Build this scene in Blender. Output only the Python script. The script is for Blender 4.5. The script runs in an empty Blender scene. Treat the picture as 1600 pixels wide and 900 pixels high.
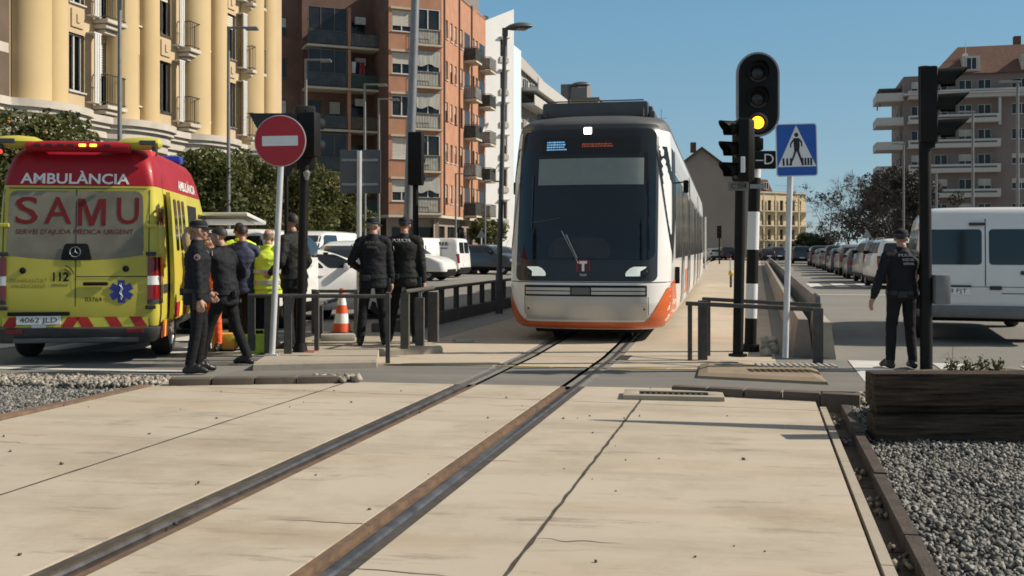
import bpy, bmesh, math, random
import numpy as np
from mathutils import Vector as V, Matrix, noise as mnoise
random.seed(7); np.random.seed(7)
R = math.radians
sc = bpy.context.scene
C = sc.collection

# ------------------------------------------------ camera, sky, sun, exposure
F, HY, EYE = 1600.0, 388.0, 1.45
cam_d = bpy.data.cameras.new('camera'); cam = bpy.data.objects.new('camera', cam_d); C.objects.link(cam)
cam.location = (0, 0, EYE); cam.rotation_euler = (R(90), 0, 0)
cam_d.sensor_width = 36; cam_d.lens = 36; cam_d.shift_y = -(450 - HY) / 1600
cam_d.clip_start = 0.1; cam_d.clip_end = 3000
sc.camera = cam
SUN_EL = R(36); SUN_DIR = V((0.998, 0.05, 0)).normalized()      # horizontal direction towards the sun
world = bpy.data.worlds.new('World'); sc.world = world; world.use_nodes = True
nt = world.node_tree; bg = nt.nodes['Background']
sky = nt.nodes.new('ShaderNodeTexSky'); sky.sky_type = 'NISHITA'; sky.sun_disc = False
sky.sun_elevation = SUN_EL; sky.sun_rotation = math.atan2(SUN_DIR.x, SUN_DIR.y)
sky.air_density = 0.9; sky.dust_density = 0.0; sky.ozone_density = 3.2
hs = nt.nodes.new('ShaderNodeHueSaturation'); hs.inputs['Saturation'].default_value = 0.92; hs.inputs['Hue'].default_value = 0.478
nt.links.new(sky.outputs[0], hs.inputs['Color']); tcw = nt.nodes.new('ShaderNodeTexCoord'); spw = nt.nodes.new('ShaderNodeSeparateXYZ'); nt.links.new(tcw.outputs['Generated'], spw.inputs[0])
rw = nt.nodes.new('ShaderNodeValToRGB'); nt.links.new(spw.outputs['Z'], rw.inputs[0])
rw.color_ramp.elements[0].position = 0.0; rw.color_ramp.elements[0].color = (2.6, 3.9, 4.75, 1); rw.color_ramp.elements[1].position = 0.27; rw.color_ramp.elements[1].color = (1.40, 3.45, 5.3, 1); e_ = rw.color_ramp.elements.new(0.5); e_.color = (2.9, 3.1, 3.3, 1)
mw = nt.nodes.new('ShaderNodeMix'); mw.data_type = 'RGBA'; mw.inputs[0].default_value = 0.72; nt.links.new(hs.outputs[0], mw.inputs[6]); nt.links.new(rw.outputs[0], mw.inputs[7]); nt.links.new(mw.outputs[2], bg.inputs[0]); bg.inputs[1].default_value = 0.085
sun_d = bpy.data.lights.new('sun', 'SUN'); sun = bpy.data.objects.new('sun', sun_d); C.objects.link(sun)
sun_d.energy = 4.6; sun_d.angle = R(0.53); sun_d.color = (1.0, 0.90, 0.76)
sd = V((SUN_DIR.x * math.cos(SUN_EL), SUN_DIR.y * math.cos(SUN_EL), math.sin(SUN_EL)))
sun.rotation_euler = sd.to_track_quat('Z', 'Y').to_euler(); sun.location = (30, -20, 40)
sc.view_settings.view_transform = 'Standard'; sc.view_settings.look = 'None'
sc.view_settings.gamma = 1; sc.view_settings.use_curve_mapping = False
sc.view_settings.exposure = 0.3
sc.cycles.max_bounces = 6; sc.cycles.transparent_max_bounces = 8; sc.cycles.filter_width = 1.7

# ------------------------------------------------ coordinates
TH = math.atan(385 / 1600); SU, CU = math.sin(TH), math.cos(TH)
def st(s, t, z=0.0): return V((SU * s + CU * t, CU * s - SU * t, z))          # along / across the tram line
def gp(px, py, z=0.0):
    Y = F * (EYE - z) / (py - HY); return V(((px - 800) / F * Y, Y, z))
def at(px, py, Y): return V(((px - 800) / F * Y, Y, EYE - (py - HY) * Y / F))
def on(px, Y, z=0.0): return V(((px - 800) / F * Y, Y, z))
def stc(s, t, z=0.0):                                                      # the same line, bending slightly left beyond the crossing
    return st(s, t, z) + V((-CU, SU, 0)) * (max(0, s - 13.5) * .034)
def xt(px, t):                                                             # ground point on line t seen in column px
    r = (px - 800) / F; Y = -t / (SU - CU * r); return V((r * Y, Y, 0))

# ------------------------------------------------ materials
MATS = {}
def mat(name, col, rough=0.6, metal=0.0, var=0.12, scale=6.0, bump=0.0, bscale=60.0, stretch=None, col2=None, coat=0.0, spec=0.5, emit=None, trans=0.0):
    if name in MATS: return MATS[name]
    m = bpy.data.materials.new(name); m.use_nodes = True; n = m.node_tree.nodes; l = m.node_tree.links
    b = n['Principled BSDF']; b.inputs['Roughness'].default_value = rough; b.inputs['Metallic'].default_value = metal
    b.inputs['Coat Weight'].default_value = coat; b.inputs['Specular IOR Level'].default_value = spec
    tc = n.new('ShaderNodeTexCoord'); mp = n.new('ShaderNodeMapping'); l.new(tc.outputs['Object'], mp.inputs[0])
    if stretch: mp.inputs['Scale'].default_value = stretch
    t = n.new('ShaderNodeTexNoise'); t.inputs['Scale'].default_value = scale; t.inputs['Detail'].default_value = 5; t.inputs['Roughness'].default_value = 0.6
    l.new(mp.outputs[0], t.inputs[0])
    rp = n.new('ShaderNodeValToRGB'); l.new(t.outputs[0], rp.inputs[0])
    c = V(col); lo = V(col2) if col2 else c * (1 - var); hi = c if col2 else c * (1 + var)
    rp.color_ramp.elements[0].position = 0.32; rp.color_ramp.elements[1].position = 0.68
    rp.color_ramp.elements[0].color = (*lo, 1); rp.color_ramp.elements[1].color = (*[min(1, x) for x in hi], 1)
    l.new(rp.outputs[0], b.inputs['Base Color'])
    if bump:
        t2 = n.new('ShaderNodeTexNoise'); t2.inputs['Scale'].default_value = bscale; t2.inputs['Detail'].default_value = 4; l.new(tc.outputs['Object'], t2.inputs[0])
        bp = n.new('ShaderNodeBump'); bp.inputs['Strength'].default_value = bump; bp.inputs['Distance'].default_value = 0.02
        l.new(t2.outputs[0], bp.inputs['Height']); l.new(bp.outputs[0], b.inputs['Normal'])
    if emit:
        b.inputs['Emission Color'].default_value = (*emit[0], 1); b.inputs['Emission Strength'].default_value = emit[1]
    if trans:
        tr = n.new('ShaderNodeBsdfTranslucent'); l.new(rp.outputs[0], tr.inputs[0]); mx = n.new('ShaderNodeMixShader'); mx.inputs[0].default_value = trans
        l.new(b.outputs[0], mx.inputs[1]); l.new(tr.outputs[0], mx.inputs[2]); l.new(mx.outputs[0], n['Material Output'].inputs[0])
    MATS[name] = m; return m

def ground_mat(name, base, dark, stain, streak=(1, 1, 1), sstain=0.5, fine=120, bump=0.25, rough=0.9, rot=0.0):
    m = bpy.data.materials.new(name); m.use_nodes = True; n = m.node_tree.nodes; l = m.node_tree.links
    b = n['Principled BSDF']; b.inputs['Roughness'].default_value = rough; b.inputs['Specular IOR Level'].default_value = 0.25
    tc = n.new('ShaderNodeTexCoord'); mp = n.new('ShaderNodeMapping'); l.new(tc.outputs['Object'], mp.inputs[0]); mp.inputs['Scale'].default_value = streak
    mr = n.new('ShaderNodeMapping'); mr.inputs['Rotation'].default_value = (0, 0, rot); l.new(tc.outputs['Object'], mr.inputs[0]); l.new(mr.outputs[0], mp.inputs[0])
    def nz(sc_, det, src, rgh=0.6):
        t = n.new('ShaderNodeTexNoise'); t.inputs['Scale'].default_value = sc_; t.inputs['Detail'].default_value = det; t.inputs['Roughness'].default_value = rgh; l.new(src, t.inputs[0]); return t.outputs[0]
    def ramp(src, a, bb):
        r = n.new('ShaderNodeMapRange'); r.inputs['From Min'].default_value = a; r.inputs['From Max'].default_value = bb; l.new(src, r.inputs[0]); return r.outputs[0]
    def mix(f, a, bb):
        x = n.new('ShaderNodeMix'); x.data_type = 'RGBA'
        if isinstance(f, float): x.inputs[0].default_value = f
        else: l.new(f, x.inputs[0])
        for i, c in ((6, a), (7, bb)):
            if isinstance(c, tuple): x.inputs[i].default_value = (*c, 1)
            else: l.new(c, x.inputs[i])
        return x.outputs[2]
    big = ramp(nz(0.35, 6, tc.outputs['Object']), 0.35, 0.68); st1 = ramp(nz(1.1, 8, mp.outputs[0], 0.65), 0.5, 0.75)
    st2 = ramp(nz(3.4, 8, mp.outputs[0], 0.7), 0.56, 0.8); fn = nz(fine, 3, tc.outputs['Object'])
    c = mix(big, base, tuple(0.88 * x for x in base))
    og = ramp(nz(0.8, 5, mp.outputs[0], .6), 0.54, 0.74); mo = n.new('ShaderNodeMath'); mo.operation = 'MULTIPLY'; mo.inputs[1].default_value = 0.5 if 'concrete' in name else 0.0; l.new(og, mo.inputs[0]); c = mix(mo.outputs[0], c, (base[0] * .88, base[1] * .72, base[2] * .54))
    pl = ramp(nz(0.5, 7, mr.outputs[0], .72), 0.49, 0.68); mp_ = n.new('ShaderNodeMath'); mp_.operation = 'MULTIPLY'; mp_.inputs[1].default_value = 0.85 if 'concrete' in name else 0.3; l.new(pl, mp_.inputs[0]); c = mix(mp_.outputs[0], c, stain)
    sm = ramp(nz(1.7, 9, mp.outputs[0], .78), 0.57, 0.72); ms = n.new('ShaderNodeMath'); ms.operation = 'MULTIPLY'; ms.inputs[1].default_value = 0.6 if 'concrete' in name else 0.25; l.new(sm, ms.inputs[0]); c = mix(ms.outputs[0], c, dark)
    mul = n.new('ShaderNodeMath'); mul.operation = 'MULTIPLY'; mul.inputs[1].default_value = sstain; l.new(st1, mul.inputs[0]); c = mix(mul.outputs[0], c, stain)
    mul2 = n.new('ShaderNodeMath'); mul2.operation = 'MULTIPLY'; mul2.inputs[1].default_value = sstain * 0.9; l.new(st2, mul2.inputs[0]); c = mix(mul2.outputs[0], c, dark)
    spk = ramp(fn, 0.62, 0.75); mul3 = n.new('ShaderNodeMath'); mul3.operation = 'MULTIPLY'; mul3.inputs[1].default_value = 0.35; l.new(spk, mul3.inputs[0]); c = mix(mul3.outputs[0], c, dark)
    l.new(c, b.inputs['Base Color'])
    bp = n.new('ShaderNodeBump'); bp.inputs['Strength'].default_value = bump; bp.inputs['Distance'].default_value = 0.01; l.new(fn, bp.inputs['Height']); l.new(bp.outputs[0], b.inputs['Normal'])
    MATS[name] = m; return m

def glass_mat(name, col, rough=0.06):
    m = mat(name, col, rough, 0, 0.25, 1.5, spec=0.6); return m

# ------------------------------------------------ mesh building
class MB:
    def __init__(s): s.v = []; s.f = []; s.m = []; s.mi = 0
    def add(s, vs, fs):
        o = len(s.v); s.v += [tuple(p) for p in vs]; s.f += [tuple(o + i for i in f) for f in fs]; s.m += [s.mi] * len(fs); return s
    def box(s, c, d, rz=0.0, bev=0.0, M=None):
        x, y, z = [a / 2 for a in d]
        if bev <= 0:
            vs = [V((i, j, k)) for k in (-z, z) for j in (-y, y) for i in (-x, x)]
            fs = [(0, 2, 3, 1), (4, 5, 7, 6), (0, 1, 5, 4), (2, 6, 7, 3), (0, 4, 6, 2), (1, 3, 7, 5)]
        else:
            b = min(bev, x * .9, y * .9, z * .9); bm = bmesh.new(); bmesh.ops.create_cube(bm, size=1)
            for v in bm.verts: v.co = V((v.co.x * 2 * x, v.co.y * 2 * y, v.co.z * 2 * z))
            bmesh.ops.bevel(bm, geom=bm.edges[:], offset=b, segments=2, affect='EDGES', profile=0.6)
            vs = [v.co.copy() for v in bm.verts]; fs = [[v.index for v in f.verts] for f in bm.faces]; bm.free()
        mt = M if M is not None else Matrix.Translation(V(c)) @ Matrix.Rotation(rz, 4, 'Z')
        return s.add([mt @ v for v in vs], fs)
    def cyl(s, p0, p1, r0, r1=None, n=12, caps=True):
        r1 = r0 if r1 is None else r1; p0, p1 = V(p0), V(p1); d = (p1 - p0); q = d.to_track_quat('Z', 'Y') if d.length > 0 else V((0, 0, 1)).to_track_quat('Z', 'Y')
        vs = []
        for p, r in ((p0, r0), (p1, r1)):
            for i in range(n):
                a = 2 * math.pi * i / n; vs.append(p + q @ V((math.cos(a) * r, math.sin(a) * r, 0)))
        fs = [(i, (i + 1) % n, n + (i + 1) % n, n + i) for i in range(n)]
        if caps: fs += [tuple(range(n))[::-1], tuple(range(n, 2 * n))]
        return s.add(vs, fs)
    def tube(s, pts, r, n=8):
        pts = [V(p) for p in pts]; rs = r if isinstance(r, (list, tuple)) else [r] * len(pts); vs = []
        for i, p in enumerate(pts):
            d = (pts[min(i + 1, len(pts) - 1)] - pts[max(i - 1, 0)]).normalized(); q = d.to_track_quat('Z', 'Y')
            for k in range(n):
                a = 2 * math.pi * k / n; vs.append(p + q @ V((math.cos(a) * rs[i], math.sin(a) * rs[i], 0)))
        fs = []
        for i in range(len(pts) - 1):
            for k in range(n): fs.append((i * n + k, i * n + (k + 1) % n, (i + 1) * n + (k + 1) % n, (i + 1) * n + k))
        fs += [tuple(range(n))[::-1], tuple(range((len(pts) - 1) * n, len(pts) * n))]
        return s.add(vs, fs)
    def lathe(s, prof, n=24, M=None, caps=True):
        vs = []; M = M or Matrix()
        for r, z in prof:
            for k in range(n):
                a = 2 * math.pi * k / n; vs.append(M @ V((math.cos(a) * r, math.sin(a) * r, z)))
        fs = []
        for i in range(len(prof) - 1):
            for k in range(n): fs.append((i * n + k, i * n + (k + 1) % n, (i + 1) * n + (k + 1) % n, (i + 1) * n + k))
        if caps: fs += [tuple(range(n))[::-1], tuple(range((len(prof) - 1) * n, len(prof) * n))]
        return s.add(vs, fs)
    def prism(s, poly, z0, z1, M=None):
        n = len(poly); M = M or Matrix()
        vs = [M @ V((p[0], p[1], z0)) for p in poly] + [M @ V((p[0], p[1], z1)) for p in poly]
        fs = [tuple(range(n))[::-1], tuple(range(n, 2 * n))] + [(i, (i + 1) % n, n + (i + 1) % n, n + i) for i in range(n)]
        return s.add(vs, fs)
    def loft(s, rings, caps=True):
        n = len(rings[0]); vs = [p for r in rings for p in r]; fs = []
        for i in range(len(rings) - 1):
            for k in range(n): fs.append((i * n + k, i * n + (k + 1) % n, (i + 1) * n + (k + 1) % n, (i + 1) * n + k))
        if caps: fs += [tuple(range(n))[::-1], tuple(range((len(rings) - 1) * n, len(rings) * n))]
        return s.add(vs, fs)
    def grid(s, rows):
        nr, nc = len(rows), len(rows[0]); vs = [p for r in rows for p in r]
        return s.add(vs, [(i * nc + k, i * nc + k + 1, (i + 1) * nc + k + 1, (i + 1) * nc + k) for i in range(nr - 1) for k in range(nc - 1)])
    def build(s, name, mats, parent=None, smooth=False, fix=True, loc=None, rotz=None):
        me = bpy.data.meshes.new(name); me.from_pydata(s.v, [], s.f)
        for m in (mats if isinstance(mats, (list, tuple)) else [mats]): me.materials.append(m)
        if len(me.materials) > 1: me.polygons.foreach_set('material_index', s.m)
        if fix:
            bm = bmesh.new(); bm.from_mesh(me); bmesh.ops.recalc_face_normals(bm, faces=bm.faces[:]); bm.to_mesh(me); bm.free()
        if smooth:
            me.polygons.foreach_set('use_smooth', [True] * len(me.polygons))
            if smooth != 'all':
                try: me.set_sharp_from_angle(angle=R(smooth if smooth is not True else 40))
                except Exception: pass
        o = bpy.data.objects.new(name, me); C.objects.link(o)
        if parent: o.parent = parent
        if loc is not None: o.location = loc
        if rotz is not None: o.rotation_euler = (0, 0, rotz)
        return o

LABELS = {}
def tag(o, label, cat, group=None, kind=None):
    o['label'] = label; o['category'] = cat
    if group: o['group'] = group
    if kind: o['kind'] = kind
    return o
def thing(name, label, cat, loc=(0, 0, 0), rotz=0.0, group=None):
    o = bpy.data.objects.new(name, None); C.objects.link(o); o.empty_display_size = 0.3
    o.location = loc; o.rotation_euler = (0, 0, rotz); return tag(o, label, cat, group)
def struct(o, label=None, kind='structure'):
    o['kind'] = kind
    if label: o['label'] = label
    o['category'] = o.name.split('.')[0].replace('_', ' ')
    return o
def copy_tree(o, parent=None):
    kids = list(o.children); c = o.copy(); C.objects.link(c)
    if parent: c.parent = parent
    for k in kids: copy_tree(k, c)
    return c
def dup(o, loc, rotz, label, cat=None):
    c = copy_tree(o); c.location = loc; c.rotation_euler = (0, 0, rotz); c['label'] = label; return c

FONT_CACHE = {}
def text(s, size, m, parent, loc, rot=(R(90), 0, 0), align='CENTER', depth=0.0005, width=None, name='lettering', bold=0.0, fit=None):
    cu = bpy.data.curves.new(name, 'FONT'); cu.body = s; cu.size = size; cu.align_x = align; cu.align_y = 'CENTER'; cu.extrude = depth; cu.offset = bold; cu.resolution_u = 3
    o = bpy.data.objects.new(name, cu); C.objects.link(o)
    dg = bpy.context.evaluated_depsgraph_get(); me = bpy.data.meshes.new_from_object(o.evaluated_get(dg)); bpy.data.objects.remove(o); bpy.data.curves.remove(cu)
    me.name = name; me.materials.clear(); me.materials.append(m)
    if fit and len(me.vertices):
        xs = [v.co.x for v in me.vertices]; k = fit / (max(xs) - min(xs))
        for v in me.vertices: v.co.x *= k
    o = bpy.data.objects.new(name, me); C.objects.link(o); o.location = loc; o.rotation_euler = rot
    if parent: o.parent = parent
    return o
def rrect(w, h, r, n=4):
    pts = []
    for cx, cy, a0 in ((w / 2 - r, h / 2 - r, 0), (-w / 2 + r, h / 2 - r, 90), (-w / 2 + r, -h / 2 + r, 180), (w / 2 - r, -h / 2 + r, 270)):
        for i in range(n + 1):
            a = R(a0 + 90 * i / n); pts.append((cx + r * math.cos(a), cy + r * math.sin(a)))
    return pts
UP = Matrix.Rotation(R(90), 4, 'X')            # xy polygon -> xz plane, extruded towards -y
def interp(tab, z, i):
    if z <= tab[0][0]: return tab[0][i]
    for a, b in zip(tab, tab[1:]):
        if z <= b[0]: return a[i] + (b[i] - a[i]) * (z - a[0]) / max(1e-9, b[0] - a[0])
    return tab[-1][i]

# shared materials
W_PAINT = mat('white_paint', (0.78, 0.78, 0.76), 0.35, var=0.05, scale=3, coat=0.3)
BLACK = mat('black_plastic', (0.008, 0.008, 0.008), 0.5, var=0.3, spec=.25)
RUBBER = mat('tyre_rubber', (0.02, 0.02, 0.02), 0.85, var=0.2, scale=20)
STEEL = mat('galvanised_steel', (0.30, 0.31, 0.32), 0.5, 0.55, var=0.2, scale=14)
ALU = mat('alloy_metal', (0.5, 0.5, 0.51), 0.35, 0.8, var=0.1)
GREYP = mat('grey_post_paint', (0.085, 0.081, 0.074), 0.65, 0.0, var=0.2, scale=10, spec=.25)
POLE_G = mat('grey_lamp_pole', (0.20, 0.20, 0.20), 0.5, 0.3, var=0.15, scale=4)
POLE_W = mat('pale_sign_pole', (0.55, 0.56, 0.57), 0.45, 0.2, var=0.1, scale=5)
BLACKP = mat('black_pole_paint', (0.008, 0.0075, 0.007), 0.55, 0.0, var=0.3, scale=5, spec=.22)
GLASS = mat('dark_glass', (0.012, 0.015, 0.018), 0.08, 0, 0.3, 1.2, spec=0.7)
GLASS_B = mat('window_glass', (0.022, 0.023, 0.024), 0.16, 0, 0.5, 0.7, spec=0.35)
RED_L = mat('red_lens', (0.20, 0.008, 0.010), 0.15, var=0.15, coat=0.5)
WHITE_L = mat('clear_lens', (0.7, 0.7, 0.68), 0.12, var=0.08, coat=0.5)
ORANGE_L = mat('amber_lens', (0.7, 0.22, 0.02), 0.15, var=0.1, coat=0.4)
WHITE_F = mat('white_film', (0.8, 0.8, 0.79), 0.4, var=0.03)
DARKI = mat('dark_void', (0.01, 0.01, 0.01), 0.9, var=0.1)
CONC = mat('cast_concrete', (0.36, 0.33, 0.28), 0.9, var=0.22, scale=3, bump=0.3, bscale=40)
# ================================================================ ground, roads, slabs, rails
SLAB = ground_mat('track_concrete', (0.49, 0.425, 0.34), (0.17, 0.14, 0.11), (0.33, 0.275, 0.205), streak=(0.35, 1.7, 1), sstain=0.85, fine=140, bump=0.2, rot=R(8))
SLAB2 = ground_mat('far_concrete', (0.50, 0.43, 0.335), (0.22, 0.19, 0.15), (0.38, 0.32, 0.24), streak=(0.5, 1.6, 1), sstain=0.6, fine=120, bump=0.2, rot=R(8))
ASPH = ground_mat('asphalt', (0.225, 0.215, 0.195), (0.12, 0.115, 0.105), (0.26, 0.245, 0.22), streak=(0.4, 1.5, 1), sstain=0.7, fine=160, bump=0.5)
ASPH2 = ground_mat('crossing_asphalt', (0.185, 0.177, 0.163), (0.10, 0.095, 0.09), (0.25, 0.23, 0.20), streak=(0.3, 2.5, 1), sstain=0.7, fine=160, bump=0.4, rot=R(8))
DIRT = ground_mat('ballast_bed', (0.07, 0.07, 0.068), (0.03, 0.03, 0.03), (0.11, 0.10, 0.09), fine=60, bump=0.8)
PAVE = ground_mat('pavement', (0.34, 0.32, 0.29), (0.2, 0.19, 0.17), (0.27, 0.25, 0.22), fine=120)
LINE = ground_mat('road_paint', (0.62, 0.61, 0.57), (0.28, 0.27, 0.25), (0.42, 0.41, 0.38), streak=(1, 1, 1), sstain=0.8, fine=90)
YLINE = ground_mat('yellow_road_paint', (0.42, 0.30, 0.06), (0.2, 0.16, 0.08), (0.3, 0.24, 0.1), sstain=0.9, fine=60)
KERB = ground_mat('kerb_stone', (0.40, 0.35, 0.28), (0.16, 0.14, 0.12), (0.28, 0.24, 0.19), streak=(1, 3, 1), sstain=0.7, fine=120, bump=0.3)
KERB_D = ground_mat('dark_kerb_stone', (0.13, 0.105, 0.085), (0.05, 0.045, 0.04), (0.20, 0.165, 0.13), streak=(1, 3, 1), sstain=0.7, fine=120, bump=0.4)

def L1(x): return 10.86 - 0.147 * x
def L2(x): return 12.56 - 0.147 * x
def sheet(name, poly, z, m, kind='structure', th=0.0):
    b = MB()
    if th: b.prism([(p[0], p[1]) for p in poly], z - th, z)
    else: b.add([V((p[0], p[1], z)) for p in poly], [tuple(range(len(poly)))])
    o = b.build(name, m); o['kind'] = kind; o['category'] = name.replace('_', ' '); return o
def tline(t, s0, s1): return [st(s0, t), st(s1, t)]
def cut(t, fn):                                   # where line t meets front line fn
    s = 11.0
    for _ in range(30):
        p = st(s, t); s += (fn(p.x) - p.y) * 0.9
    return st(s, t)
sheet('ground', [(-900, -300), (900, -300), (900, 1500), (-900, 1500)], -0.16, ground_mat('earth', (0.24, 0.21, 0.17), (0.12, 0.1, 0.08), (0.2, 0.17, 0.13)))
# asphalt everywhere beyond the front line
sheet('road', [(-90, L1(-90) ), (60, L1(60) if L1(60) > 3 else 3.0), (60, 3.2), (160, 420), (-140, 420)], -0.004, ASPH) if False else None
sheet('road', [(-120, 24), (-14, L1(-14)), (-4.2, L1(-4.2)), (3.3, L1(3.3)), (10, 9.4), (60, 3), (190, 420), (-160, 420)], -0.004, ASPH)
# foreground slab in panels, so that joints are real gaps
JW = 0.012
TS = [-6.2, -4.33, -3.175, -2.915, -2.01, -1.75, -1.09, 0.53]
panels = [(-6.2, -4.33), (-4.33, -3.16), (-2.90, -2.025), (-1.77, -1.09), (-1.09, 0.53)]
for a, b in panels:
    p0, p1 = st(-3, a + JW / 2), st(-3, b - JW / 2); e0, e1 = cut(a + JW / 2, L1), cut(b - JW / 2, L1)
    # one cross joint at s ~ 9.6
    sj = 9.55
    sheet('track_slab', [p0, p1, st(sj - .008 - .02 * b, b - JW / 2), st(sj - .008 - .02 * a, a + JW / 2)], 0.0, SLAB, th=0.2)
    sheet('track_slab', [st(sj + .008 - .02 * a, a + JW / 2), st(sj + .008 - .02 * b, b - JW / 2), e1, e0], 0.0, SLAB, th=0.2)
# crossing strip (lighter worn asphalt) and far slab
c = [cut(-6.0, L1), cut(1.6, L1), cut(1.6, L2), cut(-6.0, L2)]
for a, b in ((-6.0, -3.16), (-2.90, -2.025), (-1.77, 3.2)):
    sheet('crossing_road', [cut(a, L1), cut(b, L1), cut(b, L2), cut(a, L2)], 0.001, ASPH2, th=0.15)
for a, b in ((-5.0, -3.16), (-2.90, -2.025), (-1.77, 0.22)):
    prev = None
    ss = [None, 13.5, 21, 29, 38, 48, 60, 75, 95, 130]
    for i in range(len(ss) - 1):
        fa = st if a < -4 else stc; fb = st if b > 0 else stc
        q0 = [cut(a + .006, L2), cut(b - .006, L2)] if i == 0 else [fa(ss[i] + .01, a + .006), fb(ss[i] + .01, b - .006)]
        q1 = [fb(ss[i + 1] - .01, b - .006), fa(ss[i + 1] - .01, a + .006)]
        sheet('track_slab', q0 + q1, 0.002, SLAB2, th=0.2)
sheet('track_shoulder', [cut(-6.3, L2), cut(-5.02, L2), st(130, -5.02), st(130, -6.3)], 0.0, PAVE, th=0.1)
# yellow line along the crossing edge
yb = MB()
for x0 in np.arange(-1.6, 2.6, 0.7):
    yb.add([V((x0, L2(x0) - .03, .006)), V((x0 + .66, L2(x0 + .66) - .03, .006)), V((x0 + .66, L2(x0 + .66) + .035, .006)), V((x0, L2(x0) + .035, .006))], [(0, 1, 2, 3)])
struct(yb.build('yellow_line', YLINE), 'worn yellow line painted along the far edge of the crossing')

# ---------------- rails (grooved, in rubber)
RUST = mat('rust_groove', (0.20, 0.125, 0.075), 0.75, 0.1, scale=9, col2=(0.10, 0.07, 0.05), stretch=(1, 1, 1))
RAILM = mat('worn_rail_steel', (0.30, 0.28, 0.27), 0.32, 0.85, scale=5, col2=(0.13, 0.12, 0.115))
RUBM = mat('rail_rubber', (0.06, 0.053, 0.046), 0.85, var=0.3, scale=8)
for tc_, sg in ((-3.05, 1), (-1.88, -1)):          # sg = direction of the inner (gauge) side
    smax = 128
    for nm, a, b, z0, z1, m in (('rail_seal', -0.105, -0.045, -.15, -.006, RUBM), ('tram_rail', -0.045, 0.03, -.15, .006, RAILM), ('rail_groove', 0.03, 0.095, -.15, -.035, RUST), ('rail_lip', 0.095, 0.146, -.15, -.004, RUST)):
        t0, t1 = sorted((tc_ + sg * a, tc_ + sg * b))
        seg = MB(); cuts_ = [-3, 4, 8, 9.7, 12, 13.5, 16, 30, 60, 95, 128]
        pr = [st(-3, t0), st(-3, t1)]
        if nm == 'tram_rail':                       # rounded head
            prof = [(t0, -.01), (t0 + .012, .004), ((t0 + t1) / 2, .008), (t1 - .012, .004), (t1, -.01)]
            seg.grid([[stc(s_, tt, zz) for tt, zz in prof] for s_ in cuts_])
            seg.grid([[stc(s_, tt, zz) for tt, zz in ((t0, -.15), (t0, -.01))] for s_ in cuts_]); seg.grid([[stc(s_, tt, zz) for tt, zz in ((t1, -.01), (t1, -.15))] for s_ in cuts_])
        else:
            seg.prism([st(-3, t0 + .001)[:2], st(-3, t1 - .001)[:2], stc(13.5, t1 - .001)[:2], stc(smax, t1 - .001)[:2], stc(smax, t0 + .001)[:2], stc(13.5, t0 + .001)[:2]], z0, z1)
        struct(seg.build(nm, m, smooth=(nm == 'tram_rail')))

# ---------------- kerb stones between slab and road, ramps
def ground_poly(pts, z): return [gp(x, y, z) for x, y in pts]
def kerb_run(name, pts_px, z0, z1, depth, m, label, n=4, cat='kerb'):
    a, b = [gp(*p, z1) for p in pts_px]
    for i in range(n):
        p, q = a.lerp(b, i / n + .004), a.lerp(b, (i + 1) / n - .004); d = (q - p).normalized(); nn = V((-d.y, d.x, 0))
        k = MB(); L = (q - p).length; jig = random.uniform(-.008, .008)
        k.box((0, 0, 0), (L, depth, z1 - z0), bev=0.015, M=Matrix.Translation((p + q) / 2 + nn * (depth / 2 + jig) + V((0, 0, (z0 - z1) / 2))) @ Matrix.Rotation(math.atan2(d.y, d.x), 4, 'Z'))
        o = k.build(name, m, smooth=True); struct(o, label)
kerb_run('kerb', [(262, 592), (530, 588)], -.1, .075, .16, KERB_D, 'low kerb stones on the near left edge of the crossing')
kerb_run('kerb', [(1048, 603), (1345, 617)], -.1, .08, .14, KERB_D, 'low dark kerb stones on the near right edge of the crossing', n=5)
# raised islands
isl = MB(); z = .1
top = [gp(x, y, z) for x, y in ((388, 560), (588, 558), (592, 552), (690, 540), (690, 535), (400, 530))]
def island(name, tp, base_grow, m, z, label):
    cx = sum((p for p in tp), V()) / len(tp); b = MB()
    rings = [[V((p.x + (p.x - cx.x) * g, p.y + (p.y - cx.y) * g, zz)) for p in tp] for zz, g in ((-.1, base_grow), (z - .03, base_grow * .6), (z, 0))]
    b.loft(rings); return struct(b.build(name, m), label)
island('traffic_island', [gp(398, 566, .1), gp(588, 562, .1), gp(592, 545, .1), gp(690, 541, .1), gp(640, 521, .1), gp(570, 512, .1), gp(505, 520, .1), gp(440, 540, .1)], .02, KERB, .1, 'raised concrete island with kerb beside the left road')
island('traffic_island', [gp(1105, 582, .06), gp(1275, 590, .06), gp(1262, 573, .06), gp(1108, 567, .06)], .30, ground_mat('ramp_concrete', (.30, .235, .165), (.14, .11, .08), (.22, .175, .125), sstain=.7), .06, 'sloped concrete island under the crossing sign')
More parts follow.
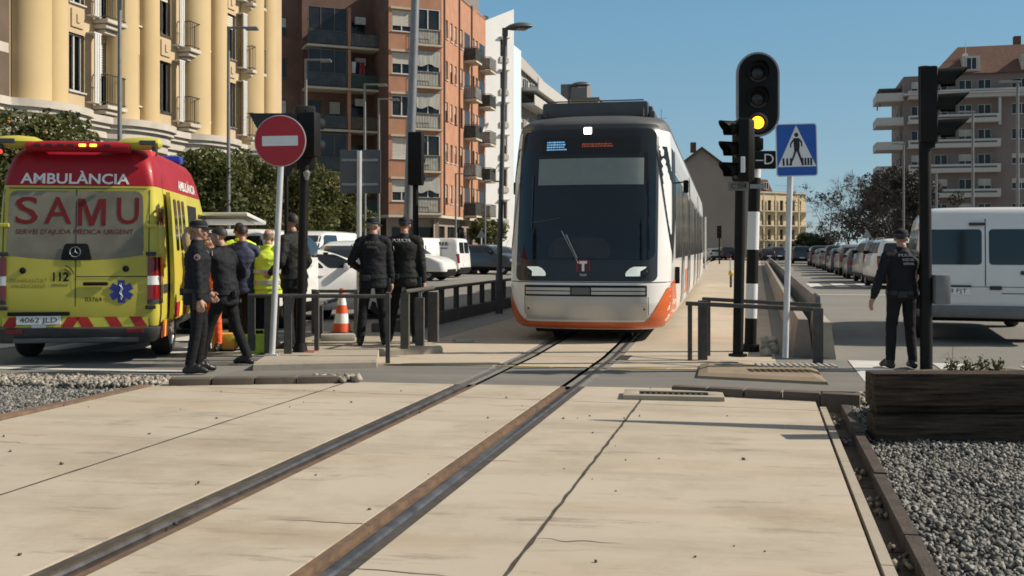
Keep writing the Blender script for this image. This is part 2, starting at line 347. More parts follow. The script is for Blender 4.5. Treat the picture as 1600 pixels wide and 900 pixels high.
# ballast edge kerb on the right of the slab: dark timber-like channel
for i, s0 in enumerate(np.arange(2.6, 9.7, 1.42)):
    e = MB(); jt = random.uniform(-.012, .012)
    for ta, tb, z1 in ((.60, .72, -.075),):
        P = [st(s0 + .01, ta + jt), st(s0 + .01, tb + jt), st(min(s0 + 1.41, 9.75), tb + jt), st(min(s0 + 1.41, 9.75), ta + jt)]
        e.prism([p[:2] for p in P], -.2, z1)
    e.prism([st(s0 + .01, .72 + jt)[:2], st(s0 + .01, .79 + jt)[:2], st(min(s0 + 1.41, 9.75), .79 + jt)[:2], st(min(s0 + 1.41, 9.75), .72 + jt)[:2]], -.2, .03 + jt)
    struct(e.build('edge_channel', [mat('edge_timber', (0.085, 0.06, 0.045), 0.85, scale=7, col2=(0.035, 0.028, 0.024), stretch=(1, 1, 1), bump=.4)]))
for i, s0 in enumerate(np.arange(2.6, 9.7, 2.35)):
    e = MB(); e.prism([p[:2] for p in (st(s0, .545), st(s0, .60), st(min(s0 + 2.34, 9.75), .60), st(min(s0 + 2.34, 9.75), .545))], -.2, .004); struct(e.build('slab_edge', KERB))
# dirt filled joints: ragged dark strips lying in the open joints of the slab
JD = mat('joint_dirt', (.055, .045, .035), .95, var=.4, scale=12)
for tj, wj, sa, sb in ((-1.09, .010, 2.5, 10.2), (-4.33, .008, 5.0, 10.4)):
    e = MB(); rows = []
    for s_ in np.arange(sa, sb, .06):
        a_ = wj * (1 + .9 * mnoise.noise((s_ * 6, tj, 0))); b_ = wj * (1 + 1.3 * mnoise.noise((s_ * 5, tj, 7))); rows.append([st(s_, tj - max(.003, a_), .0025), st(s_, tj + max(.003, b_), .0025)])
    e.grid(rows); struct(e.build('joint_dirt', JD, fix=False))
for k in range(9):
    s0_, t0_, L_ = random.uniform(3, 9.5), random.uniform(-6, 0), random.uniform(.3, 1.2); e = MB(); rows = []
    for i in range(24):
        q = i / 23; w_ = .0035 * math.sin(math.pi * q) + .0006; c_ = st(s0_ + .06 * mnoise.noise((q * 4, k, 0)), t0_ + q * L_, .002); rows.append([c_ + V((0, -w_, 0)), c_ + V((0, w_, 0))])
    e.grid(rows); struct(e.build('hairline_crack', JD, fix=False))
for i, s0 in enumerate(np.arange(4.0, 9.6, 1.4)):
    e = MB(); P = [st(s0, -6.215), st(s0, -6.34), st(s0 + 1.39, -6.34), st(s0 + 1.39, -6.215)]
    e.prism([p[:2] for p in P], -.2, .02 + random.uniform(-.01, .01)); struct(e.build('edge_strip', mat('edge_brick', (0.24, 0.15, 0.10), 0.9, scale=8, col2=(0.12, .085, .06), bump=.4)))

# ---------------- ballast stones
def stones(name, pts, rmin, rmax, m, label):
    base = np.array([[-1, -1, -.7], [1, -1, -.7], [1, 1, -.7], [-1, 1, -.7], [-.7, -.7, .8], [.75, -.65, .7], [.6, .75, .85], [-.7, .6, .75]], float)
    fc = np.array([[0, 3, 2, 1], [4, 5, 6, 7], [0, 1, 5, 4], [1, 2, 6, 5], [2, 3, 7, 6], [3, 0, 4, 7]])
    n = len(pts); rng = np.random.default_rng(3)
    vs = base[None] * (1 + rng.uniform(-.38, .38, (n, 8, 3))) * rng.uniform(rmin, rmax, (n, 1, 1)) * rng.uniform(.65, 1.25, (n, 1, 3))
    q = rng.normal(size=(n, 4)); q /= np.linalg.norm(q, axis=1)[:, None]; w, x, y, z = q.T
    Rm = np.stack([1 - 2 * (y * y + z * z), 2 * (x * y - z * w), 2 * (x * z + y * w), 2 * (x * y + z * w), 1 - 2 * (x * x + z * z), 2 * (y * z - x * w), 2 * (x * z - y * w), 2 * (y * z + x * w), 1 - 2 * (x * x + y * y)], 1).reshape(n, 3, 3)
    vs = np.einsum('nij,nkj->nki', Rm, vs) + np.array(pts)[:, None]
    fs = (fc[None] + 8 * np.arange(n)[:, None, None]).reshape(-1, 4)
    me = bpy.data.meshes.new(name); me.vertices.add(n * 8); me.vertices.foreach_set('co', vs.reshape(-1)); me.loops.add(len(fs) * 4); me.loops.foreach_set('vertex_index', fs.reshape(-1))
    me.polygons.add(len(fs)); me.polygons.foreach_set('loop_start', np.arange(len(fs)) * 4); me.polygons.foreach_set('loop_total', np.full(len(fs), 4))
    at_ = me.attributes.new('shade', 'FLOAT', 'FACE'); at_.data.foreach_set('value', np.repeat(rng.uniform(0, 1, n), 6)); me.update(); me.validate()
    me.materials.append(m); o = bpy.data.objects.new(name, me); C.objects.link(o); return struct(o, label, 'stuff')
def stone_mat(name, lo, hi):
    m = bpy.data.materials.new(name); m.use_nodes = True; n = m.node_tree.nodes; l = m.node_tree.links; b = n['Principled BSDF']; b.inputs['Roughness'].default_value = .85
    a = n.new('ShaderNodeAttribute'); a.attribute_name = 'shade'; r = n.new('ShaderNodeValToRGB'); l.new(a.outputs['Fac'], r.inputs[0])
    r.color_ramp.elements[0].color = (*lo, 1); r.color_ramp.elements[1].color = (*hi, 1); l.new(r.outputs[0], b.inputs['Base Color']); return m
def scatter(poly, n, zf):
    px = [p[0] for p in poly]; py = [p[1] for p in poly]; out = []
    rng = np.random.default_rng(5)
    while len(out) < n:
        X = rng.uniform(min(px), max(px), 4000); Y = rng.uniform(min(py), max(py), 4000)
        ins = np.zeros(4000, bool); j = len(poly) - 1
        for i in range(len(poly)):
            c_ = ((py[i] > Y) != (py[j] > Y)) & (X < (px[j] - px[i]) * (Y - py[i]) / (py[j] - py[i] + 1e-12) + px[i]); ins ^= c_; j = i
        for x, y in zip(X[ins], Y[ins]): out.append((x, y, zf(x, y)))
    return out[:n]
polyR = [st(2.5, .8), st(2.5, 3.2), (8.5, 9.5), (3.35, 10.25), st(9.7, .8)]
polyR = [tuple(p)[:2] for p in polyR]
zR = lambda x, y: -.045 + .03 * mnoise.noise((x * 1.3, y * 1.3, 0)) + random.uniform(-.012, .012)
GR = stone_mat('ballast_stone', (0.055, 0.053, 0.048), (0.30, 0.29, 0.265))
sheet('ballast_bed', [st(0, .79), st(0, 6), (12, 9.3), (3.2, 10.35), st(9.75, .79)], -.07, DIRT)
stones('ballast', scatter(polyR, 46000, zR), .007, .017, GR, 'grey ballast stones to the right of the concrete slab')
polyL = [st(6.0, -6.4), st(11.2, -6.42), (-9, L1(-9) - .12), (-8.5, 7.5)]
polyL = [tuple(p)[:2] for p in polyL]
polyL = [(-4.75, 8.3), (-3.98, 11.15), (-6.6, 11.75), (-6.3, 8.0)]
sheet('ballast_bed', [(-4.6, 6.0), (-3.9, 11.3), (-9, 12.0), (-9, 6.0)], -.07, DIRT)
stones('ballast', scatter(polyL, 15000, zR), .009, .020, GR, 'grey ballast stones to the left of the concrete slab')
GRL = stone_mat('pale_gravel', (0.14, 0.125, 0.10), (0.42, 0.38, 0.32))
polyP = [(-6.6, 11.2), (-6.6, 11.75), (-3.7, 11.35), (-3.75, 10.9), (-4.4, 10.75)]
stones('pale_gravel', scatter(polyP, 2600, lambda x, y: -.01 + random.uniform(-.015, .03)), .014, .028, GRL, 'pale gravel along the back of the left ballast bed')
polyQ = [(3.2, 9.75), (3.45, 10.2), (4.6, 10.1), (4.6, 9.5)]
stones('pale_gravel', scatter(polyQ, 1300, lambda x, y: -.01 + random.uniform(-.015, .02)), .012, .024, GRL, 'pale gravel at the back of the right ballast bed')
polyK = [gp(505, 599)[:2], gp(560, 599)[:2], gp(560, 594)[:2], gp(490, 592)[:2]]
stones('kerb_rubble', scatter([tuple(p) for p in polyK], 60, lambda x, y: .02 + random.uniform(0, .03)), .02, .035, GRL, 'broken stones at the end of the left kerb')
polyE = [tuple(st(s_, t_))[:2] for s_, t_ in ((2.6, .6), (2.6, .71), (9.6, .71), (9.6, .6))]
stones('loose_stones', [p for p in scatter(polyE, 150, lambda x, y: -.06 + random.uniform(0, .02)) if mnoise.noise((p[0] * 1.7, p[1] * 1.7, 3)) > .12], .008, .022, stone_mat('dusty_stone', (.08, .07, .055), (.34, .30, .24)), 'loose stones lying in the edge channel')
# little debris on the slab
deb = [st(random.uniform(3, 10), random.uniform(-6, .4)) for _ in range(70)]
stones('litter', [(p.x, p.y, .004) for p in deb], .003, .010, stone_mat('debris', (0.05, .04, .03), (.14, .11, .08)), 'small dry leaves and grit lying on the concrete slab')

# ---------------- drain grates
def grate(cx, cy, w, d, rz, label, frame=True):
    t = thing('drain_grate', label, 'drain', (cx, cy, 0), rz)
    b = MB()
    if frame:
        for x, y, a, c_ in ((0, -d / 2 - .05, w + .3, .1), (0, d / 2 + .05, w + .3, .1), (-w / 2 - .075, 0, .15, d), (w / 2 + .075, 0, .15, d)): b.box((x, y, .02), (a, c_, .05), bev=.012)
        b.build('frame', KERB, t, smooth=True)
    g = MB(); g.box((0, 0, .006), (w, d, .004)); g.build('pit', DARKI, t)
    g = MB(); n = int(w / .055)
    for i in range(n + 1): g.box((-w / 2 + w * i / n, 0, .022), (.022, d, .02))
    for y in (-d / 2, 0, d / 2): g.box((0, y, .0225), (w, .02, .021))
    g.build('bars', mat('rusty_iron', (0.10, 0.075, 0.055), .8, .3, scale=20, col2=(.05, .04, .035)), t)
p = gp(1052, 621); grate(p.x, p.y, .66, .23, -R(8.4), 'rusty iron grate in a concrete frame on the slab in front of the right kerb')
b = MB(); b.box((0, 0, 0.0045), (.16, .55, .002)); p = gp(975, 559); o = b.build('drain_plate', mat('iron_plate', (.05, .045, .04), .7, .3), loc=p, rotz=-TH); tag(o, 'small dark iron plate set in concrete right of the rails before the tram', 'plate')
b = MB()
for i in range(13): b.box((-.42 + i * .07, 0, .012), (.035, .3, .02))
p = gp(1245, 573, .11); o = b.build('tactile_strip', mat('tactile', (.34, .32, .29), .8), loc=(p.x, p.y + .05, .11), rotz=-R(5)); tag(o, 'ribbed grey strip behind the foot of the blue sign', 'grating')

# ---------------- road markings
def mark(pts, z=.004, m=LINE, label=None):
    b = MB(); b.add([gp(x, y) + V((0, 0, z)) for x, y in pts], [tuple(range(len(pts)))]); o = b.build('road_marking', m, fix=False); struct(o, label)
def bar(p, q, w, z=.004, m=LINE):
    p, q = V(p), V(q); d = (q - p).normalized(); n = V((-d.y, d.x, 0)) * w / 2; b = MB()
    b.add([p - n + V((0, 0, z)), q - n + V((0, 0, z)), q + n + V((0, 0, z)), p + n + V((0, 0, z))], [(0, 1, 2, 3)]); struct(b.build('road_marking', m, fix=False))
bar((-9, L1(-9) + .62, 0), (-3.7, L1(-3.7) + .62, 0), .16)
for k in range(6):
    bar(st(12.6, -6.9 - 1.0 * k), st(15.6, -6.9 - 1.0 * k), .5)
bar(st(16.4, -17), st(16.4, -6.6), .35)
for s_ in np.arange(20, 110, 6.0): bar(st(s_, -11.5), st(s_ + 3, -11.5), .12)
bar(st(17, -14.2), st(110, -14.2), .12)
# right road: zebra by the island, edge line, far bars
for k in range(5): bar(st(11.3 - .1 * k, 1.35 + 1.0 * k), st(13.9 - .1 * k, 1.35 + 1.0 * k), .45)
for k in range(4): bar(st(40, 1.2 + .95 * k), st(44, 1.2 + .95 * k), .5)
bar(st(33.5, 1.3), st(33.5, 4.0), .3)
bar(st(52, 1.3), st(52, 4.0), .4)
# pavements
def pavement(poly, label): struct(sheet('pavement', poly, .13, PAVE, th=.3), label)
pavement([st(14, -16.2), st(130, -16.2), st(130, -22.6), st(14, -22.6)], 'left pavement under the orange trees')
pavement([st(22, 6.9), st(160, 6.9), st(160, 14), st(22, 14)], 'right pavement behind the parked cars')
# ================================================================ buildings
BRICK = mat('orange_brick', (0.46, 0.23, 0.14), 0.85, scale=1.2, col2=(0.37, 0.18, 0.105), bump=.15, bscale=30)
BRICK_D = mat('shaded_brick', (0.155, 0.085, 0.062), 0.85, var=.2, scale=1.0)  # shade of the recessed walls put into a darker brick colour
OCHRE = mat('ochre_render', (0.54, 0.41, 0.22), 0.8, scale=.5, col2=(0.49, 0.365, 0.19))
CREAM = mat('cream_render', (0.52, 0.40, 0.255), 0.8, scale=.7, col2=(0.46, 0.345, 0.215))
CORN = mat('cornice_white', (0.54, 0.49, 0.42), 0.8, scale=2, col2=(0.42, 0.38, 0.33))
ALUW = mat('window_frame_white', (0.62, 0.62, 0.60), .5, var=.05)
BLIND = mat('roller_blind', (0.60, 0.56, 0.48), .6, var=.06, scale=1.5)
SLABE = mat('balcony_edge', (0.50, 0.44, 0.34), .8, var=.1)
RAILB = mat('balcony_rail', (0.06, 0.058, 0.055), .6, .2, var=.2)
WALLW = mat('white_wall', (0.80, 0.80, 0.78), .8, var=.04, scale=.6)
WALLB = mat('pale_blue_wall', (0.55, 0.68, 0.74), .8, var=.04)
GREYW = mat('grey_wall', (0.24, 0.22, 0.20), .85, var=.12, scale=.5)
PINK = mat('rose_stone_wall', (0.235, 0.185, 0.165), .85, scale=.6, col2=(0.195, 0.15, 0.135))
ROOF = mat('roof_tile', (0.17, 0.085, 0.055), .9, scale=3, col2=(0.11, 0.06, 0.045), bump=.4, bscale=20)
ROOFG = mat('roof_grey', (0.20, 0.18, 0.165), .9, var=.15)
AWN = mat('striped_awning', (0.50, 0.48, 0.42), .7, scale=5, col2=(0.22, 0.22, 0.20), stretch=(6, 1, .25))

def wall(name, W, Hh, ops, m, parent, M=None, depth=.18, x0=0.0, z0=0.0):
    """facade sheet with real openings and reveals; local x along the wall, y into the house, z up"""
    xs = sorted({x0, x0 + W, *[min(max(v, x0), x0 + W) for o in ops for v in o[:2]]}); zs = sorted({z0, z0 + Hh, *[min(max(v, z0), z0 + Hh) for o in ops for v in o[2:4]]})
    b = MB(); idx = {}
    M = M or Matrix()
    for i in range(len(xs) - 1):
        for j in range(len(zs) - 1):
            cx, cz = (xs[i] + xs[i + 1]) / 2, (zs[j] + zs[j + 1]) / 2
            if any(o[0] < cx < o[1] and o[2] < cz < o[3] for o in ops): continue
            b.add([M @ V((xs[i], 0, zs[j])), M @ V((xs[i + 1], 0, zs[j])), M @ V((xs[i + 1], 0, zs[j + 1])), M @ V((xs[i], 0, zs[j + 1]))], [(0, 1, 2, 3)])
    for o in ops:
        a, c, d, e = o[:4]
        for p, q in (((a, d), (c, d)), ((c, d), (c, e)), ((c, e), (a, e)), ((a, e), (a, d))):
            b.add([M @ V((p[0], 0, p[1])), M @ V((q[0], 0, q[1])), M @ V((q[0], depth, q[1])), M @ V((p[0], depth, p[1]))], [(0, 1, 2, 3)])
    return b.build(name, m, parent, fix=False)
WIN = {}
def window(parent, x0, x1, z0, z1, M=None, y=.15, sashes=2, blind=0.0, frame=ALUW, sill=True, cross=True, glass=None):
    """one window: frame mesh > pane, blind"""
    glass = glass or GLASS_B; key = (round(x1 - x0, 2), round(z1 - z0, 2), sashes, blind, frame.name, sill, cross, glass.name); w, h = x1 - x0, z1 - z0
    Mx = (M or Matrix()) @ Matrix.Translation((x0, y, z0))
    if key in WIN: src = WIN[key]; f = src.copy(); C.objects.link(f); kids = [c.copy() for c in src.children]
    else:
        b = MB(); t = .06
        b.box((t / 2, 0, h / 2), (t, .07, h)); b.box((w - t / 2, 0, h / 2), (t, .07, h)); b.box((w / 2, 0, t / 2), (w - 2 * t, .07, t)); b.box((w / 2, 0, h - t / 2), (w - 2 * t, .07, t))
        for k in range(1, sashes): b.box((w * k / sashes, -.005, h / 2), (t * 1.2, .07, h - 2 * t))
        if sill: b.box((w / 2, -.12, -.03), (w + .12, .22, .05))
        f = b.build('window', frame); kids = []
        p = MB(); p.add([V((t, .02, t)), V((w - t, .02, t)), V((w - t, .02, h - t)), V((t, .02, h - t))], [(0, 1, 2, 3)]); kids.append(p.build('pane', glass, fix=False))
        if blind:
            p = MB(); hb = (h - t) * blind; n = max(2, int(hb / .09))
            for i in range(n): p.box((w / 2, -.045, h - t - hb + hb * (i + .5) / n), (w - 2 * t, .02, hb / n * .82))
            kids.append(p.build('blind', BLIND))
        WIN[key] = f
    f.parent = parent; f.matrix_local = Mx
    for k in kids:
        if k.name not in C.objects: C.objects.link(k)
        k.parent = f
    return f
def railing(parent, pts, h=1.0, z=0.0, m=RAILB, step=.13, M=None, name='balcony_railing', panel=None, solid=None):
    b = MB(); M = M or Matrix()
    for p, q in zip(pts, pts[1:]):
        p, q = V((*p, z)), V((*q, z)); L = (q - p).length; n = max(1, int(L / step))
        for zz in (.08, h): b.tube([M @ (p + V((0, 0, zz))), M @ (q + V((0, 0, zz)))], .022, 4)
        for i in range(n + 1): c = p.lerp(q, i / n); b.tube([M @ (c + V((0, 0, .08))), M @ (c + V((0, 0, h)))], .012, 4)
    return b.build(name, m, parent)

# ---------------------------------------------------------------- yellow building with half-round columns
def yellow_house():
    ang = math.atan2(CU, SU); o = st(20.5, -22.4)
    t = thing('apartment_building', 'yellow apartment block with tall half-round columns above a white cornice', 'building', (o.x, o.y, 0), ang)
    L = 25.0; H = 23.0; zc = 6.0
    A = [7.3, 12.0, 16.95, 21.65]; Bp = [8.55, 13.85, 18.95, 23.5]          # columns, pilasters (local x)
    ops = []; wins = []
    for k in range(6):
        z0 = zc + .75 + k * 2.98
        for a, b_ in zip(A, Bp):
            for x0, x1, bl in ((b_ + .75, b_ + 1.55, 0), (b_ - .78 + (.0 if a > 7 else 10), b_ - .48 + .0 + (10 if a < 7 else 0), 0) if False else (b_ + .75, b_ + 1.55, 0),):
                if x1 < L: ops.append((x0, x1, z0, z0 + 1.95)); wins.append((x0, x1, z0, z0 + 1.95, random.choice([0, 0, .3, .6])))
            x0 = b_ + 2.15; 
            if x0 + .9 < L: ops.append((x0, x0 + .9, z0 - .35, z0 + 1.95)); wins.append((x0, x0 + .9, z0 - .35, z0 + 1.95, random.choice([0, .25, .5])))
        if True:
            for x0 in (1.2, 3.6): ops.append((x0, x0 + 1.5, z0 + .1, z0 + 1.8)); wins.append((x0, x0 + 1.5, z0 + .1, z0 + 1.8, 0))
            for a, b_ in zip(A[1:], Bp[1:]): ops.append((a + .86, a + 1.32, z0, z0 + 1.9)); wins.append((a + .86, a + 1.32, z0, z0 + 1.9, 0))
    wall('wall', L, H - zc, ops, CREAM, t, z0=zc)
    for x0, x1, z0, z1, bl in wins: window(t, x0, x1, z0, z1, sashes=2, blind=bl, frame=ALUW)
    # end wall, roof, back
    b = MB(); b.box((L / 2, 6.2, H / 2), (L - .02, 12, H)); 
    bb = MB(); bb.add([V((0, 0, 0)), V((0, 12, 0)), V((0, 12, H)), V((0, 0, H))], [(0, 1, 2, 3)]); bb.add([V((L, 0, 0)), V((L, 12, 0)), V((L, 12, H)), V((L, 0, H))], [(0, 1, 2, 3)]); bb.add([V((0, 0, H)), V((L, 0, H)), V((L, 12, H)), V((0, 12, H))], [(0, 1, 2, 3)]); bb.add([V((0, 12, 0)), V((L, 12, 0)), V((L, 12, H)), V((0, 12, H))], [(0, 1, 2, 3)])
    bb.build('outer_wall', CREAM, t)
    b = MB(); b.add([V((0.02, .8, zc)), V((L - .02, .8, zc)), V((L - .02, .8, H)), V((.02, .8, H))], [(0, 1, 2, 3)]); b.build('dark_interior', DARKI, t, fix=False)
    def half(x, r, z0, z1, m, nm, dep=1.0, n=18):
        b = MB(); b.prism([(x + r * math.cos(R(180 + 180 * i / n)), r * dep * math.sin(R(180 + 180 * i / n)) - .02) for i in range(n + 1)], z0, z1); return b.build(nm, m, t, smooth=30)
    for a in A: half(a, .72, zc, H, OCHRE, 'column', .95)
    for p in Bp: half(p, .48, zc, H, OCHRE, 'pilaster', .8)
    # shade of the recessed bay left of the first column, painted as brown panels
    b = MB(); b.box((3.25, -.012, 7.6), (6.4, .02, .3)); b.build('string_course', CORN, t)
    b = MB(); [b.box((x_, -.008, (zc + H) / 2), (w_, .014, H - zc)) for x_, w_ in ((.6, 1.2), (3.15, .9), (5.8, 1.4))]; b.build('bay_shade', mat('bay_shade_paint', (.115, .082, .058), .85, var=.15, scale=1), t)
    # relief panels, shutters, small balconies
    for k in range(6):
        z0 = zc + .75 + k * 2.98
        for p in Bp:
            if p + 3 > L: continue
            b = MB(); b.box((p + 1.15, -.03, z0 + 2.46), (.62, .05, .62), bev=.015); b.box((p + 1.15, -.07, z0 + 2.46), (.16, .06, .30), bev=.02); b.build('relief_panel', CREAM, t)
            b = MB(); 
            for i in range(6): b.box((p + 1.70 + i * .06, -.32 + .02 * (i % 2), z0 + .9), (.05, .05, 2.35))
            b.box((p + 1.85, -.15, z0 - .29), (.42, .36, .04)); b.box((p + 1.85, -.15, z0 + 2.09), (.42, .36, .04)); b.build('white_shutter', ALUW, t)
            if k % 2 == 0 or True:
                b = MB()
                for q, (w_, d_) in enumerate(((1.35, .62), (1.2, .5), (.9, .34))): b.box((p + 2.65, -d_ / 2, z0 - .42 - .16 * q), (w_, d_, .14), bev=.03)
                b.build('balcony_slab', CORN, t)
                railing(t, [(p + 2.02, 0), (p + 2.02, -.58), (p + 3.28, -.58), (p + 3.28, 0)], 1.05, z0 - .35)
    # cornice: rounded stacked mouldings bulging round each column pair, brackets
    def moulding(off, z0, z1, m, nm):
        pts = []
        for x in np.linspace(0, L, 130):
            bul = 0
            for a, p in zip(A, Bp):
                c_, hw = (a + p) / 2, 1.75
                if abs(x - c_) < hw: bul = max(bul, math.sqrt(1 - ((x - c_) / hw) ** 2) * .75)
            pts.append((x, -(off + bul)))
        b = MB(); b.prism(pts + [(L, .05), (0, .05)], z0, z1); return b.build(nm, m, t, smooth=30)
    moulding(.48, 5.78, 6.02, CORN, 'cornice'); moulding(.36, 5.62, 5.775, CORN, 'cornice'); moulding(.22, 5.30, 5.615, CORN, 'cornice'); moulding(.10, 5.0, 5.295, CORN, 'cornice')
    for a, p in zip(A, Bp):
        for x in (a - .75, a + .35, p + .7):
            bul = math.sqrt(max(0, 1 - ((x - (a + p) / 2) / 1.75) ** 2)) * .6
            b = MB(); b.prism([(0, 0), (-.62 - bul, 0), (-.55 - bul, -.25), (-.2 - bul, -.7), (-.12 - bul * .8, -1.5), (0, -1.5)], -.16, .16, Matrix.Translation((x, 0, 4.99)) @ Matrix(((0, 0, 1, 0), (1, 0, 0, 0), (0, 1, 0, 0), (0, 0, 0, 1)))); b.build('bracket', CORN, t)
    # ground floor
    ops = []; wn = []
    for x in np.arange(.8, L - 2, 3.1): ops.append((x, x + 2.1, .15, 4.0))
    wall('ground_floor', L, 5.0, ops, mat('base_stone', (.40, .34, .27), .85, var=.12), t, Matrix.Translation((0, -.02, 0)), depth=.4)
    for o_ in ops: window(t, *o_, y=.35, sashes=2, frame=BLACKP, sill=False)
yellow_house()

# ---------------------------------------------------------------- brick apartment block
def brick_house():
    Y0 = 74.8; X0 = on(690, Y0).x; ang = R(23); t = thing('apartment_building', 'orange brick apartment block with glazed balconies facing the tram stop', 'building', (X0, Y0, 0), ang)
    zf = 3.9; S_ = 3.05; NF = 6; H = zf + S_ * 5.6
    # lit front block (local x -4..0)
    ops = [(-3.85 + .1, -2.35 + .1, zf + S_ * k + .95, zf + S_ * k + 2.45) for k in range(NF - 1)] + [(-2.0, -.12, zf + S_ * k + .12, zf + S_ * k + 2.75) for k in range(NF - 1)]
    wall('front_wall', 4.0, H - zf, ops, BRICK, t, x0=-4, z0=zf)
    for k in range(NF - 1):
        z = zf + S_ * k; bl = [.55, 1.0, .0, .5, .72][k % 5]
        window(t, -3.75, -2.25, z + .95, z + 2.45, blind=bl if bl else .0)
        b = MB(); b.box((-3.0, -.05, z + 2.60), (1.75, .16, .14)); b.build('lintel', SLABE, t)
        # glazed balcony: slab, bars, glazing or awning
        b = MB(); b.box((-1.06, -.18, z + .04), (2.12, .42, .14)); b.build('balcony_slab', SLABE, t)
        window(t, -1.98, -.14, z + 1.2, z + 2.72, y=.02, sashes=2, blind=0, sill=False)
        b = MB(); b.add([V((-1.97, .06, z + .15)), V((-.15, .06, z + .15)), V((-.15, .06, z + 1.18)), V((-1.97, .06, z + 1.18))], [(0, 1, 2, 3)]); b.build('balcony_panel', AWN if k in (2, 3) else mat('frosted_panel', (.33, .32, .28), .6, var=.3, scale=3), t, fix=False)
        railing(t, [(-2.0, -.26), (-.12, -.26)], 1.1, z + .1, step=.2)
        if k in (2, 3, 0):
            b = MB(); rows = [[V((-1.95 + 1.78 * i / 8, -.06 - .10 * q + .02 * math.sin(i * 2.4), z + 2.70 - q * (1.05 + .12 * math.sin(i * 1.1)))) for i in range(9)] for q in (0, .35, .7, 1.0)]; b.grid(rows); b.build('drawn_awning', AWN, t, fix=False, smooth=True)
        if k == 4:
            pass
    b = MB(); b.box((-2, -.1, H + .0), (4.3, .3, .3)); b.build('parapet_cap', SLABE, t)
    # recessed balcony part (x -9.3..-4) set back 3.2 m
    def rec(x0, x1, d): pass
    D = 3.0
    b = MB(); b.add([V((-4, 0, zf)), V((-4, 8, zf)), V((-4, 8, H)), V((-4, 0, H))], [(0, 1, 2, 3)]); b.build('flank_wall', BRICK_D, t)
    ops = []
    for k in range(NF - 1):
        z = zf + S_ * k
        ops += [(-8.9, -7.9, z + .1, z + 2.4), (-7.3, -6.4, z + .1, z + 2.4), (-5.9, -4.5, z + .1, z + 2.3)]
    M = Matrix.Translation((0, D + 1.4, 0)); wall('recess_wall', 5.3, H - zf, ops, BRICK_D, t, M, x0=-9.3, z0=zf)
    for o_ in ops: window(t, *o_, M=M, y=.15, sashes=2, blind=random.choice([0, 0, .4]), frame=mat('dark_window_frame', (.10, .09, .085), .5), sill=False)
    for k in range(NF - 1):
        z = zf + S_ * k
        b = MB(); b.box((-6.65, D + .55, z + .02), (5.3, 1.9, .16)); b.build('balcony_slab', SLABE, t)
        b = MB(); b.box((-6.2, D - .25, z + 1.5), (.22, .3, 2.85)); b.build('balcony_pier', BRICK, t)
        railing(t, [(-9.25, D - .36), (-6.35, D - .36)], 1.1, z + .1, step=.16); railing(t, [(-6.05, D - .36), (-4.05, D - .36)], 1.1, z + .1, step=.16)
        pm = [mat('green_screen', (.035, .075, .06), .7, var=.3, scale=4), mat('grey_screen', (.12, .13, .12), .6, var=.4, scale=3), mat('brown_screen', (.13, .10, .07), .7, var=.3, scale=5)][k % 3]
        b = MB(); b.add([V((-6.04, D - .32, z + .12)), V((-4.08, D - .32, z + .12)), V((-4.08, D - .32, z + 1.08)), V((-6.04, D - .32, z + 1.08))], [(0, 1, 2, 3)]); b.build('balcony_panel', pm, t, fix=False)
        b = MB(); b.add([V((-9.24, D - .32, z + .12)), V((-6.4, D - .32, z + .12)), V((-6.4, D - .32, z + 1.08)), V((-9.24, D - .32, z + 1.08))], [(0, 1, 2, 3)]); b.build('balcony_panel', mat('smoked_panel', (.05, .055, .055), .3, var=.5, scale=2), t, fix=False)
        if k != 2:
            b = MB()
            for x in (-9.2, -8.3, -7.3, -6.4): b.box((x, D - .34, z + 1.95), (.05, .05, 1.7))
            b.box((-7.8, D - .34, z + 1.12), (2.85, .05, .05)); b.box((-7.8, D - .34, z + 2.8), (2.85, .05, .05)); b.build('glazing_frame', mat('dark_window_frame', (.10, .09, .085), .5), t)
            b = MB(); b.add([V((-9.2, D - .33, z + 1.15)), V((-6.4, D - .33, z + 1.15)), V((-6.4, D - .33, z + 2.8)), V((-9.2, D - .33, z + 2.8))], [(0, 1, 2, 3)]); b.build('glazing', GLASS_B, t, fix=False)
        if k in (2, 3, 4):
            u = MB(); u.box((-5.0, D + 1.15, z + 2.35), (.8, .32, .55), bev=.03); u.lathe([(.22, 0), (.2, .02), (.05, .02)], 16, Matrix.Translation((-5.1, D + .985, z + 2.35)) @ Matrix.Rotation(R(90), 4, 'X')); u.build('air_conditioner', mat('ac_white', (.55, .55, .53), .5), t)
        if k == 3:
            for x, c_, nm in ((-5.65, (.012, .014, .03), 'hung_cloth'), (-5.3, (.35, .01, .015), 'hung_cloth'), (-5.95, (.7, .7, .68), 'hung_cloth')):
                u = MB(); rows = [[V((x + .3 * i / 5 * (1 - .2 * q), D - .1 + .04 * math.sin(i * 2 + q), z + 2.1 - q * .85)) for i in range(6)] for q in (0, .3, .6, 1)]; u.grid(rows); u.build(nm, mat('cloth_%d' % int(x * -100), c_, .9), t, fix=False)
        if k == 1:
            u = MB(); u.box((-8.6, D, z + 1.5), (.12, .12, .9), rz=.3, bev=.03); u.box((-8.25, D, z + 1.25), (.1, .1, .35), rz=.3); u.build('parasol_folded', ALUW, t)
    # left flat wing set back
    M = Matrix.Translation((0, 5.2, 0)); ops = [(-11.9, -10.25, zf + S_ * k + 1.0, zf + S_ * k + 2.4) for k in range(NF - 1)] + [(-16, -14.4, zf + S_ * k + 1.0, zf + S_ * k + 2.4) for k in range(NF - 1)]
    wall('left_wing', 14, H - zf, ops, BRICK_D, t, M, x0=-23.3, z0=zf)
    for k, o_ in enumerate(ops): window(t, *o_, M=M, blind=[1.0, 1.0, .95, .0, .5][k % 5], frame=mat('dark_window_frame', (.10, .09, .085), .5))
